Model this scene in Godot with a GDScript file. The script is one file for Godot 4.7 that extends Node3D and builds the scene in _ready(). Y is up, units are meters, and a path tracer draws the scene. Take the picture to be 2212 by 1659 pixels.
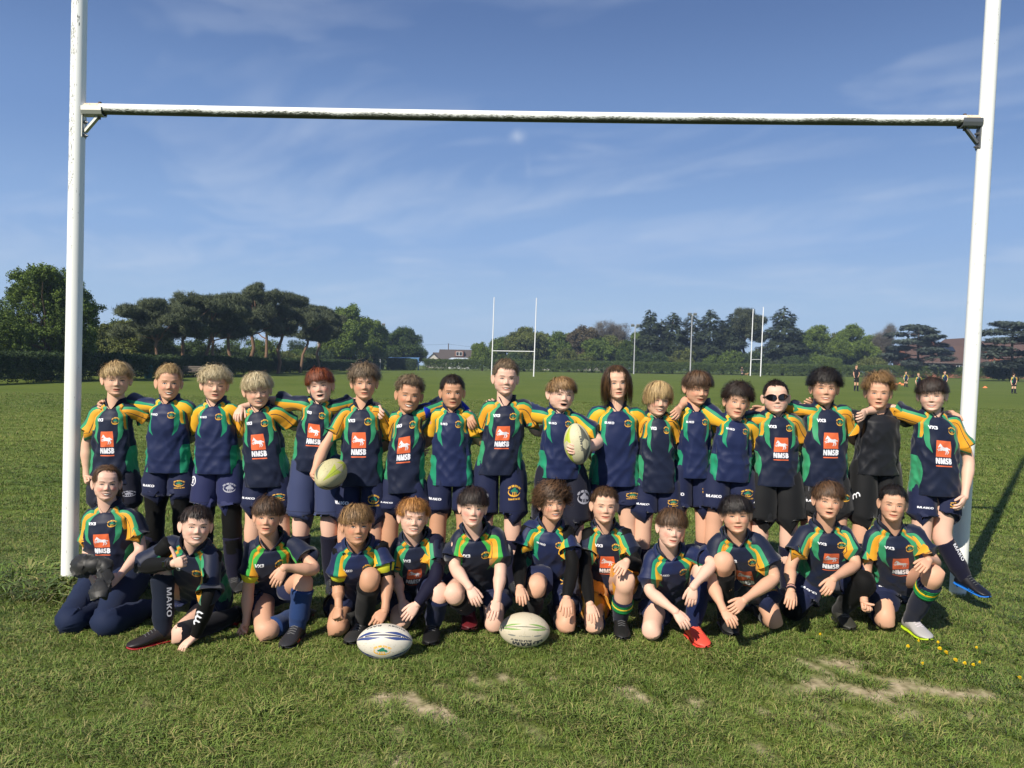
extends Node3D
# A rugby team photographed in front of a goal: standing row, kneeling row, field, tree line, far houses.

const FOCAL := 1662.0          # layout sheet: 2212 x 1659 units, focal length in the same units
const EYE := Vector3(0, 1.42, 0)
var view := Basis()
var rng := RandomNumberGenerator.new()
var used := {}
var mats := {}

# a point of the layout sheet at a distance in metres along the viewing axis
func P(x: float, y: float, d: float) -> Vector3:
	return EYE + view * (Vector3((x - 1106.0) / FOCAL, -(y - 829.5) / FOCAL, -1.0) * d)

# the spot of the flat ground seen there
func G(x: float, y: float) -> Vector3:
	var r := view * Vector3((x - 1106.0) / FOCAL, -(y - 829.5) / FOCAL, -1.0)
	return EYE + r * (-EYE.y / r.y)

# the ground spot below a sheet column, at a distance
func GX(x: float, d: float) -> Vector3:
	var p := P(x, 800.0, d)
	return Vector3(p.x, 0, p.z)

# height in metres of a sheet row above the ground at a given ground spot
func height_at(x: float, y: float, d: float) -> float:
	return P(x, y, d).y

func numbered(called: String) -> String:
	var n: int = used.get(called, 0)
	used[called] = n + 1
	return called if n == 0 else "%s_%03d" % [called, n]

func thing(called: String, label: String, category: String, at := Vector3.ZERO, group := "") -> Node3D:
	var o := Node3D.new()
	o.name = numbered(called)
	add_child(o)
	o.position = at
	tag(o, label, category, group)
	return o

func tag(o: Node, label: String, category: String, group := "", kind := "") -> void:
	if label != "": o.set_meta("label", label)
	if category != "": o.set_meta("category", category)
	if group != "": o.set_meta("group", group)
	if kind != "": o.set_meta("kind", kind)

func part(called: String, mesh: Mesh, m: Material, parent: Node) -> MeshInstance3D:
	var o := MeshInstance3D.new()
	o.name = called
	o.mesh = mesh
	o.material_override = m
	parent.add_child(o, true)
	return o

func structure(called: String, mesh: Mesh, m: Material) -> MeshInstance3D:
	var o := MeshInstance3D.new()
	o.name = numbered(called)
	o.mesh = mesh
	o.material_override = m
	add_child(o)
	o.set_meta("kind", "structure")
	return o

# linear base colour -> plain material
func mat(r: float, g: float, b: float, rough := 0.8, metal := 0.0, sheen := 0.0) -> StandardMaterial3D:
	var key := "%.3f %.3f %.3f %.2f %.2f %.2f" % [r, g, b, rough, metal, sheen]
	if mats.has(key): return mats[key]
	var m := StandardMaterial3D.new()
	m.albedo_color = Color(r, g, b).linear_to_srgb()
	m.roughness = rough
	m.metallic = metal
	if sheen > 0.0:
		m.rim_enabled = true
		m.rim = sheen
		m.rim_tint = 0.6
	mats[key] = m
	return m

func srgb(r: int, g: int, b: int) -> Color:
	return Color(r / 255.0, g / 255.0, b / 255.0)

func lin(c: Color) -> Color:
	return c.srgb_to_linear()

func vcol_mat(rough := 0.8, sheen := 0.0) -> StandardMaterial3D:
	var key := "v%.2f %.2f" % [rough, sheen]
	if mats.has(key): return mats[key]
	var m := StandardMaterial3D.new()
	m.vertex_color_use_as_albedo = true
	m.roughness = rough
	if rough > 0.58: m.metallic_specular = 0.28
	if sheen > 0.0:
		m.rim_enabled = true
		m.rim = sheen
	mats[key] = m
	return m

func tex_mat(t: Texture2D, rough := 0.8, sheen := 0.0) -> StandardMaterial3D:
	var m := StandardMaterial3D.new()
	m.albedo_texture = t
	m.roughness = rough
	if sheen > 0.0:
		m.rim_enabled = true
		m.rim = sheen
		m.rim_tint = 0.5
	return m

func noise(sd: int, freq: float, type := FastNoiseLite.TYPE_SIMPLEX_SMOOTH, octaves := 3) -> FastNoiseLite:
	var n := FastNoiseLite.new()
	n.seed = sd
	n.frequency = freq
	n.noise_type = type
	n.fractal_type = FastNoiseLite.FRACTAL_FBM if octaves > 1 else FastNoiseLite.FRACTAL_NONE
	n.fractal_octaves = octaves
	return n

func ss(a: float, b: float, x: float) -> float:
	return smoothstep(a, b, x)

# piecewise linear table [[x, y], ...]
func tab(t: Array, x: float) -> float:
	if x <= t[0][0]: return t[0][1]
	for i in range(1, t.size()):
		if x <= t[i][0]:
			var f: float = (x - t[i - 1][0]) / (t[i][0] - t[i - 1][0])
			f = f * f * (3.0 - 2.0 * f) * 0.5 + f * 0.5
			return lerpf(t[i - 1][1], t[i][1], f)
	return t[t.size() - 1][1]

# ---- mesh builder -------------------------------------------------------
class MB:
	var v := PackedVector3Array()
	var n := PackedVector3Array()
	var uv := PackedVector2Array()
	var c := PackedColorArray()
	var idx := PackedInt32Array()

	# rows of nu points; closed: last column repeats the first
	func grid(p: PackedVector3Array, nu: int, nv: int, closed: bool, col: Variant = Color.WHITE, uvs := PackedVector2Array(), flip := false) -> void:
		var base := v.size()
		var nr := PackedVector3Array()
		nr.resize(p.size())
		for j in nv - 1:
			for i in nu - 1:
				var a := j * nu + i
				var q := (p[a + nu + 1] - p[a]).cross(p[a + nu] - p[a + 1])
				nr[a] += q
				nr[a + 1] += q
				nr[a + nu] += q
				nr[a + nu + 1] += q
		var sgn := 1.0
		if closed:
			var s := 0.0
			for j in nv:
				var a := j * nu
				var sum := nr[a] + nr[a + nu - 1]
				nr[a] = sum
				nr[a + nu - 1] = sum
				var ctr := Vector3.ZERO
				for i in nu - 1: ctr += p[a + i]
				ctr /= float(nu - 1)
				for i in nu - 1: s += nr[a + i].dot(p[a + i] - ctr)
			sgn = 1.0 if s > 0.0 else -1.0
		if flip: sgn = -sgn
		for i in p.size():
			nr[i] = (nr[i] * sgn).normalized()
		v.append_array(p)
		n.append_array(nr)
		if col is PackedColorArray:
			c.append_array(col)
		else:
			var cs := PackedColorArray()
			cs.resize(p.size())
			cs.fill(col)
			c.append_array(cs)
		if uvs.size() == p.size():
			uv.append_array(uvs)
		else:
			var us := PackedVector2Array()
			us.resize(p.size())
			uv.append_array(us)
		for j in nv - 1:
			for i in nu - 1:
				var a := base + j * nu + i
				if sgn > 0.0:
					idx.append_array([a, a + nu, a + 1, a + 1, a + nu, a + nu + 1])
				else:
					idx.append_array([a, a + 1, a + nu, a + 1, a + nu + 1, a + nu])

	# tube through points with radii; ref sets where u = 0.5 lies; squash scales across ref
	func tube(path: PackedVector3Array, rad: PackedFloat32Array, sides: int, col: Variant = Color.WHITE, ref := Vector3.ZERO, squash := 1.0, cap := true, v0 := 0.0, v1 := 1.0) -> void:
		var pts := PackedVector3Array()
		var uvs := PackedVector2Array()
		var m := path.size()
		var rows := 0
		var t0 := (path[1] - path[0]).normalized()
		var f := ref
		if f.length() < 0.01 or absf(f.normalized().dot(t0)) > 0.98:
			f = Vector3.UP if absf(t0.y) < 0.8 else Vector3.BACK
		f = (f - t0 * f.dot(t0)).normalized()
		for j in m:
			var t: Vector3
			if j == 0: t = t0
			elif j == m - 1: t = (path[j] - path[j - 1]).normalized()
			else: t = ((path[j + 1] - path[j]).normalized() + (path[j] - path[j - 1]).normalized()).normalized()
			f = (f - t * f.dot(t)).normalized()
			var s := t.cross(f)
			var vv := lerpf(v0, v1, float(j) / float(m - 1))
			if cap and j == 0:
				for q in [0.0, 0.6]:
					for i in sides + 1:
						var a := TAU * (float(i) / sides - 0.5)
						pts.append(path[0] - t * rad[0] * 0.5 * sqrt(1.0 - q * q) + (f * cos(a) + s * sin(a) * squash) * rad[0] * q)
						uvs.append(Vector2(float(i) / sides, vv))
					rows += 1
			for i in sides + 1:
				var a := TAU * (float(i) / sides - 0.5)
				pts.append(path[j] + (f * cos(a) + s * sin(a) * squash) * rad[j])
				uvs.append(Vector2(float(i) / sides, vv))
			rows += 1
			if cap and j == m - 1:
				for q in [0.7, 0.0]:
					for i in sides + 1:
						var a := TAU * (float(i) / sides - 0.5)
						pts.append(path[j] + t * rad[j] * 0.8 * sqrt(1.0 - q * q) + (f * cos(a) + s * sin(a) * squash) * rad[j] * q)
						uvs.append(Vector2(float(i) / sides, vv))
					rows += 1
		grid(pts, sides + 1, rows, true, col, uvs)

	func cyl(a: Vector3, b: Vector3, r0: float, r1: float, sides := 12, col: Variant = Color.WHITE, ends := true) -> void:
		var t := (b - a).normalized()
		var f := Vector3.BACK if absf(t.z) < 0.8 else Vector3.UP
		f = (f - t * f.dot(t)).normalized()
		var s := t.cross(f)
		var pts := PackedVector3Array()
		var uvs := PackedVector2Array()
		for row in [[a, r0, 0.0], [b, r1, 1.0]]:
			for i in sides + 1:
				var an := TAU * (float(i) / sides - 0.5)
				pts.append(row[0] + (f * cos(an) + s * sin(an)) * row[1])
				uvs.append(Vector2(float(i) / sides, row[2]))
		grid(pts, sides + 1, 2, true, col, uvs)
		if ends:
			for e in [[a, r0, -1.0], [b, r1, 1.0]]:
				if e[1] > 0.0001: disc(e[0], t * e[2], f, e[1], sides, col)

	func disc(at: Vector3, nrm: Vector3, f: Vector3, r: float, sides: int, col: Variant) -> void:
		var base := v.size()
		var s := nrm.cross(f)
		var cc: Color = col if col is Color else Color.WHITE
		v.append(at); n.append(nrm); uv.append(Vector2(0.5, 0.5)); c.append(cc)
		for i in sides + 1:
			var an := TAU * float(i) / sides
			v.append(at + (f * cos(an) + s * sin(an)) * r); n.append(nrm); uv.append(Vector2(0.5, 0.5)); c.append(cc)
		for i in sides: idx.append_array([base, base + i + 2, base + i + 1])

	func ball(at: Vector3, b: Basis, col: Variant = Color.WHITE, nu := 12, nv := 9) -> void:
		var pts := PackedVector3Array()
		var uvs := PackedVector2Array()
		for j in nv:
			var ph := PI * float(j) / (nv - 1)
			for i in nu + 1:
				var a := TAU * (float(i) / nu - 0.5)
				pts.append(at + b * Vector3(sin(a) * sin(ph), cos(ph), cos(a) * sin(ph)))
				uvs.append(Vector2(float(i) / nu, float(j) / (nv - 1)))
		grid(pts, nu + 1, nv, true, col, uvs)

	func quad(a: Vector3, b: Vector3, cc: Vector3, d: Vector3, col: Color = Color.WHITE, nrm := Vector3.ZERO) -> void:
		var base := v.size()
		var nn := (b - a).cross(d - a).normalized() if nrm == Vector3.ZERO else nrm
		for q in [a, b, cc, d]:
			v.append(q); n.append(nn); c.append(col)
		uv.append_array(PackedVector2Array([Vector2(0, 1), Vector2(1, 1), Vector2(1, 0), Vector2(0, 0)]))
		if (b - a).cross(d - a).dot(nn) >= 0.0: idx.append_array([base, base + 2, base + 1, base, base + 3, base + 2])
		else: idx.append_array([base, base + 1, base + 2, base, base + 2, base + 3])

	# box with bevelled edges, b: columns are half axes
	func box(at: Vector3, b: Basis, col: Color = Color.WHITE, bev := 0.0) -> void:
		var ax := [b.x, b.y, b.z]
		for k in 3:
			var u: Vector3 = ax[(k + 1) % 3]
			var w: Vector3 = ax[(k + 2) % 3]
			var e: Vector3 = ax[k]
			var ui := u * (1.0 - bev / maxf(u.length(), 0.0001))
			var wi := w * (1.0 - bev / maxf(w.length(), 0.0001))
			for sg in [1.0, -1.0]:
				var o: Vector3 = at + e * sg
				quad(o - ui * sg - wi, o + ui * sg - wi, o + ui * sg + wi, o - ui * sg + wi, col, e.normalized() * sg)
			if bev > 0.0:
				var ei := e * (1.0 - bev / maxf(e.length(), 0.0001))
				for su in [1.0, -1.0]:
					for sw in [1.0, -1.0]:
						quad(at + u * su + wi * sw - ei, at + u * su + wi * sw + ei, at + ui * su + w * sw + ei, at + ui * su + w * sw - ei, col, (u.normalized() * su + w.normalized() * sw).normalized())

	func tri(a: Vector3, b: Vector3, cc: Vector3, col: Color, nrm: Vector3) -> void:
		var base := v.size()
		for q in [a, b, cc]:
			v.append(q); n.append(nrm); c.append(col); uv.append(Vector2.ZERO)
		if (b - a).cross(cc - a).dot(nrm) >= 0.0: idx.append_array([base, base + 2, base + 1])
		else: idx.append_array([base, base + 1, base + 2])

	func done() -> ArrayMesh:
		var arr := []
		arr.resize(Mesh.ARRAY_MAX)
		arr[Mesh.ARRAY_VERTEX] = v
		arr[Mesh.ARRAY_NORMAL] = n
		arr[Mesh.ARRAY_TEX_UV] = uv
		arr[Mesh.ARRAY_COLOR] = c
		arr[Mesh.ARRAY_INDEX] = idx
		var m := ArrayMesh.new()
		m.add_surface_from_arrays(Mesh.PRIMITIVE_TRIANGLES, arr)
		return m

# smooth path through joints with rounded corners; returns points, sets joint position in `marks` as share of the path
func bend(j: Array, steps: int, soft: float) -> PackedVector3Array:
	var out := PackedVector3Array()
	for k in j.size() - 1:
		var a: Vector3 = j[k]
		var b: Vector3 = j[k + 1]
		var len := a.distance_to(b)
		var s := minf(soft / len, 0.45)
		var lo := s if k > 0 else 0.0
		var hi := 1.0 - s if k < j.size() - 2 else 1.0
		for i in steps:
			out.append(a.lerp(b, lerpf(lo, hi, float(i) / (steps - 1))))
		if k < j.size() - 2:
			var c: Vector3 = j[k + 2]
			var p0 := a.lerp(b, 1.0 - s)
			var p2 := b.lerp(c, minf(soft / b.distance_to(c), 0.45))
			for i in 3:
				var t := (i + 1) / 4.0
				out.append(p0 * (1 - t) * (1 - t) + b * 2.0 * t * (1 - t) + p2 * t * t)
	return out

# radii for bend(): one table per bone
func radii(n_bones: int, steps: int, tables: Array) -> PackedFloat32Array:
	var out := PackedFloat32Array()
	for k in n_bones:
		for i in steps:
			out.append(tab(tables[k], float(i) / (steps - 1)))
		if k < n_bones - 1:
			var r: float = tables[k][tables[k].size() - 1][1]
			for i in 3: out.append(r)
	return out

# ---- camera, sky, sun ---------------------------------------------------
func make_light() -> void:
	view = Basis(Vector3.RIGHT, deg_to_rad(-1.46)) * Basis(Vector3.BACK, 0.016)
	var cam := Camera3D.new()
	cam.name = "camera"
	cam.transform = Transform3D(view, EYE)
	cam.fov = rad_to_deg(2.0 * atan(829.5 / FOCAL))
	cam.near = 0.05
	cam.far = 3000.0
	add_child(cam)
	var e := Environment.new()
	e.tonemap_mode = Environment.TONE_MAPPER_LINEAR
	e.tonemap_exposure = 1.3
	e.background_mode = Environment.BG_SKY
	var sky := Sky.new()
	var sm := PanoramaSkyMaterial.new()
	sm.panorama = sky_picture()
	sky.sky_material = sm
	e.sky = sky
	e.sdfgi_enabled = true
	e.ssao_enabled = true
	e.ssil_enabled = true
	e.fog_enabled = true
	e.fog_density = 0.0005
	e.fog_light_color = Color(0.72, 0.82, 0.95)
	var we := WorldEnvironment.new()
	we.name = "world_environment"
	we.environment = e
	add_child(we)
	var sun := DirectionalLight3D.new()
	sun.name = "sun"
	sun.light_color = Color(1.0, 0.965, 0.91)
	sun.light_energy = 1.5
	sun.light_angular_distance = 0.5
	sun.shadow_enabled = true
	add_child(sun)
	sun.look_at_from_position(Vector3.ZERO, Vector3(0.443, -0.629, -0.637), Vector3.UP)

func sky_picture() -> ImageTexture:
	var w := 2048
	var h := 1024
	var data := PackedFloat32Array()
	data.resize(w * h * 3)
	var broad := noise(7, 0.9, FastNoiseLite.TYPE_SIMPLEX_SMOOTH, 4)
	var fine := noise(19, 2.2, FastNoiseLite.TYPE_SIMPLEX_SMOOTH, 5)
	var mask := noise(31, 0.5, FastNoiseLite.TYPE_SIMPLEX_SMOOTH, 2)
	var k := 0
	for y in h:
		var el := PI * (0.5 - (y + 0.5) / h)
		var deg := rad_to_deg(el)
		var r: float
		var g: float
		var b: float
		if deg < 0.0:
			r = 0.31; g = 0.415; b = 0.54
		else:
			r = tab([[0, 0.345], [4, 0.297], [9, 0.220], [16, 0.142], [25, 0.084], [45, 0.061], [90, 0.045]], deg)
			g = tab([[0, 0.452], [4, 0.422], [9, 0.345], [16, 0.242], [25, 0.149], [45, 0.109], [90, 0.079]], deg)
			b = tab([[0, 0.594], [4, 0.599], [9, 0.573], [16, 0.460], [25, 0.317], [45, 0.247], [90, 0.185]], deg)
		var ce := cos(el)
		var se := sin(el)
		for x in w:
			var cl := 0.0
			if deg > -1.0:
				var a := TAU * (x + 0.5) / w
				# a flat sheet of cirrus far above: streaks drawn out along the wind
				var hgt := 1.0 / (se + 0.10)
				var px := sin(a) * ce * hgt
				var pz := -cos(a) * ce * hgt
				var u := px * 0.82 + pz * 0.57
				var q := -px * 0.57 + pz * 0.82
				var m := mask.get_noise_2d(px, pz)
				var s1 := broad.get_noise_2d(u * 0.55 + m * 0.8, q * 1.1)
				var s2 := fine.get_noise_2d(u * 0.7 + s1 * 0.5, q * 2.2 + m)
				cl = clampf(s1 * 0.8 + s2 * 0.60 * (0.6 + s1) + m * 0.5 + 0.20, 0.0, 1.0)
				cl = cl * 0.36 * (0.35 + 0.65 * ss(0.0, 12.0, deg))
				# one small puff and a wisp under it
				var az := rad_to_deg(wrapf(a, -PI, PI))
				if absf(az) < 4.0 and deg > 8.0 and deg < 22.0:
					var e2 := fine.get_noise_2d(az * 0.7, deg * 0.7) * 0.35
					cl += 0.40 * maxf(0.0, exp(-(az - 0.1) * (az - 0.1) / 0.25 - (deg - 16.4) * (deg - 16.4) / 0.13) + e2 * exp(-(az * az) / 0.6 - (deg - 16.3) * (deg - 16.3) / 0.4))
					cl += 0.10 * exp(-pow(az - 0.95 - (deg - 14.3) * -0.12, 2.0) / 0.03 - (deg - 14.3) * (deg - 14.3) / 0.5)
			data[k] = lerpf(r, 0.50, cl)
			data[k + 1] = lerpf(g, 0.56, cl)
			data[k + 2] = lerpf(b, 0.67, cl)
			k += 3
	return ImageTexture.create_from_image(Image.create_from_data(w, h, false, Image.FORMAT_RGBF, data.to_byte_array()))

# ---- field --------------------------------------------------------------
var bare_noise: FastNoiseLite
var bare_spots := []

func bareness(x: float, z: float) -> float:
	var b := 0.0
	for s in bare_spots:
		var dx: float = (x - s[0]) / s[2]
		var dz: float = (z - s[1]) / s[3]
		var q := dx * dx + dz * dz
		if q < 4.0: b = maxf(b, s[4] * exp(-q * 0.8))
	return clampf((b + bare_noise.get_noise_2d(x * 5.0, z * 6.5) * 0.75 - 0.42) * 3.2, 0.0, 1.0)

func make_field() -> void:
	bare_noise = noise(5, 1.1, FastNoiseLite.TYPE_SIMPLEX_SMOOTH, 3)
	# worn places in front of the goal: sheet x, y, half width, half depth in metres, strength
	for s in [[1850, 1490, 0.40, 0.16, 0.86], [1800, 1440, 0.25, 0.09, 0.78], [1930, 1470, 0.25, 0.10, 0.76], [2120, 1500, 0.25, 0.10, 0.76], [920, 1530, 0.4, 0.22, 0.66], [1000, 1560, 0.3, 0.12, 0.5], [1070, 1470, 0.18, 0.10, 0.66], [1220, 1460, 0.16, 0.09, 0.66], [1370, 1500, 0.16, 0.09, 0.68],
			[1140, 1430, 0.14, 0.07, 0.6], [1490, 1530, 0.2, 0.1, 0.5], [1980, 1390, 0.12, 0.1, 0.45], [850, 1640, 0.2, 0.06, 0.62], [1120, 1570, 0.2, 0.1, 0.45], [1700, 1540, 0.3, 0.12, 0.5], [1560, 1600, 0.25, 0.08, 0.45], [1950, 1530, 0.4, 0.14, 0.55],
			[230, 1500, 0.3, 0.15, 0.3], [1500, 1640, 0.2, 0.05, 0.5], [2050, 1600, 0.3, 0.1, 0.4], [1250, 1630, 0.2, 0.06, 0.4]]:
		var g := G(s[0], s[1])
		bare_spots.append([g.x, g.z, s[2], s[3], s[4]])
	var nx := 420
	var nz := 260
	var pts := PackedVector3Array()
	var cols := PackedColorArray()
	var uvs := PackedVector2Array()
	var tone := noise(3, 0.25, FastNoiseLite.TYPE_SIMPLEX_SMOOTH, 3)
	var a := 420.0 / sinh(6.3)
	for j in nz:
		var f := float(j) / (nz - 1)
		var z := 14.0 - 16.0 * f / 0.14 if f < 0.14 else -2.0 - (exp((f - 0.14) / 0.86 * 4.7) - 1.0) * 4.0
		for i in nx:
			var x := a * sinh(6.3 * (2.0 * i / (nx - 1) - 1.0))
			pts.append(Vector3(x, 0, z))
			uvs.append(Vector2(x, z) * 0.2)
			var t := tone.get_noise_2d(x * 0.5, z * 0.5) * 0.5 + tone.get_noise_2d(x * 4.0, z * 4.0) * 0.3
			var c := Color(0.108, 0.156, 0.028).lerp(Color(0.158, 0.200, 0.042), clampf(0.5 + t, 0.0, 1.0))
			if z > -8.0 and z < 0.0 and absf(x) < 8.0:
				c = c.lerp(Color(0.50, 0.41, 0.27), bareness(x, z))
			cols.append(c)
	var mb := MB.new()
	mb.grid(pts, nx, nz, false, cols, uvs)
	for i in mb.n.size(): mb.n[i] = Vector3.UP
	var m := StandardMaterial3D.new()
	m.vertex_color_use_as_albedo = true
	m.roughness = 0.95
	m.metallic_specular = 0.2
	var nt := NoiseTexture2D.new()
	nt.width = 512
	nt.height = 512
	nt.seamless = true
	nt.noise = noise(8, 0.05, FastNoiseLite.TYPE_SIMPLEX_SMOOTH, 5)
	var ramp := Gradient.new()
	ramp.colors = PackedColorArray([Color(0.74, 0.74, 0.70), Color(1.0, 1.0, 1.0)])
	ramp.offsets = PackedFloat32Array([0.15, 0.7])
	nt.color_ramp = ramp
	m.albedo_texture = nt
	m.uv1_scale = Vector3(3, 3, 3)
	structure("ground", mb.done(), m)
	grass()

func blade_tuft(sd: int, count: int, spread: float, hmin: float, hmax: float, straw: float) -> ArrayMesh:
	var r := RandomNumberGenerator.new()
	r.seed = sd
	var mb := MB.new()
	for i in count:
		var an := r.randf() * TAU
		var at := Vector3(cos(an), 0, sin(an)) * spread * sqrt(r.randf())
		var out := Vector3(cos(an + r.randfn(0, 0.9)), 0, sin(an + r.randfn(0, 0.9)))
		var hgt := r.randf_range(hmin, hmax)
		var lean := r.randf_range(0.4, 2.0)
		var w := r.randf_range(0.0009, 0.0018)
		var side := out.cross(Vector3.UP).normalized() * w
		var c := Color(0.108, 0.182, 0.032).lerp(Color(0.210, 0.275, 0.068), r.randf())
		if r.randf() < straw: c = Color(0.36, 0.31, 0.14).lerp(Color(0.24, 0.24, 0.08), r.randf())
		var mid := at + Vector3.UP * hgt * 0.6 + out * hgt * lean * 0.35
		var tip := at + Vector3.UP * hgt * (1.0 - lean * 0.30) + out * hgt * lean
		var nn := (Vector3.UP * 0.9 - out * 0.45 + side.normalized() * r.randf_range(-0.4, 0.4)).normalized()
		var base := mb.v.size()
		for q in [at - side, at + side, mid - side * 0.9, mid + side * 0.9, tip]:
			mb.v.append(q)
			mb.n.append(nn)
			mb.uv.append(Vector2.ZERO)
			mb.c.append(c)
		mb.idx.append_array([base, base + 2, base + 1, base + 1, base + 2, base + 3, base + 2, base + 4, base + 3])
	return mb.done()

func grass() -> void:
	var m := StandardMaterial3D.new()
	m.vertex_color_use_as_albedo = true
	m.roughness = 0.55
	m.metallic_specular = 0.35
	m.backlight_enabled = true
	m.backlight = Color(0.10, 0.13, 0.03)
	var zones := [[-2.2, -6.6, 0.027, 0.62, 15, 0.034], [-6.6, -13.0, 0.062, 0.72, 22, 0.048], [-13.0, -30.0, 0.19, 0.75, 26, 0.07]]
	var kinds := 3
	var lawn := Node3D.new()
	lawn.name = "grass"
	add_child(lawn)
	tag(lawn, "short mown green grass of the playing field", "grass", "", "stuff")
	var r := RandomNumberGenerator.new()
	r.seed = 77
	var tone := noise(3, 0.25, FastNoiseLite.TYPE_SIMPLEX_SMOOTH, 3)
	var clump := noise(12, 2.2, FastNoiseLite.TYPE_SIMPLEX_SMOOTH, 2)
	var post := G(150, 1262)
	for zi in zones.size():
		var zn: Array = zones[zi]
		var bufs := []
		for k in kinds: bufs.append(PackedFloat32Array())
		var z: float = zn[0]
		var step: float = zn[2]
		while z > zn[1]:
			var half: float = -z * 0.70 + 0.7
			var x := -half
			while x < half:
				var px := x + r.randf_range(-1.0, 1.0) * step
				var pz := z + r.randf_range(-1.0, 1.0) * step
				x += step
				var b := bareness(px, pz) if z > -7.0 else 0.0
				if r.randf() < b * 0.96: continue
				var s := r.randf_range(0.75, 1.25) * (1.0 + 0.45 * clump.get_noise_2d(px, pz)) * (1.0 - 0.35 * b)
				if Vector2(px - post.x, (pz - post.z) * 1.3).length() < 0.42 + 0.1 * clump.get_noise_2d(px * 3.0, pz * 3.0): s *= 3.0
				if zi == 2: s *= 1.5
				elif zi == 1: s *= 1.15
				var an := r.randf() * TAU
				var ca := cos(an) * s
				var sa := sin(an) * s
				var t := clampf(0.5 + tone.get_noise_2d(px * 0.5, pz * 0.5) * 0.5 + tone.get_noise_2d(px * 4.0, pz * 4.0) * 0.4 + r.randf_range(-0.22, 0.22), 0.0, 1.0)
				var cr := lerpf(0.74, 1.18, t)
				var cg := lerpf(0.82, 1.10, t)
				var cb := lerpf(0.85, 1.05, t)
				var k := r.randi() % kinds
				bufs[k].append_array(PackedFloat32Array([ca, 0, sa, px, 0, s, 0, 0.0, -sa, 0, ca, pz, cr, cg, cb, 1.0]))
			z -= step
		for k in kinds:
			var mm := MultiMesh.new()
			mm.transform_format = MultiMesh.TRANSFORM_3D
			mm.use_colors = true
			mm.mesh = blade_tuft(100 + zi * 10 + k, zn[4], zn[5], 0.012, 0.034, 0.22)
			mm.instance_count = bufs[k].size() / 16
			mm.buffer = bufs[k]
			var o := MultiMeshInstance3D.new()
			o.name = "grass_blades"
			o.multimesh = mm
			o.material_override = m
			lawn.add_child(o, true)

# ---- rugby goal ---------------------------------------------------------
func speckle_texture(sd: int, w: int, h: int, base: Color, marks: Array) -> ImageTexture:
	# marks: [x0, x1, y0, y1, count, size min, size max, colour]
	var im := Image.create(w, h, false, Image.FORMAT_RGB8)
	im.fill(base)
	var r := RandomNumberGenerator.new()
	r.seed = sd
	for q in marks:
		for i in int(q[4]):
			var x: float = r.randf_range(q[0], q[1]) * w
			var y: float = r.randf_range(q[2], q[3]) * h
			var s: float = r.randf_range(q[5], q[6])
			var c: Color = q[7]
			for k in 3:
				im.fill_rect(Rect2i(int(x + r.randf_range(-s, s)), int(y + r.randf_range(-s, s) * 1.4), maxi(1, int(s * r.randf_range(0.5, 1.3))), maxi(1, int(s * r.randf_range(0.5, 1.6)))), base.lerp(c, r.randf_range(0.5, 1.0)))
	return ImageTexture.create_from_image(im)

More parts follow.
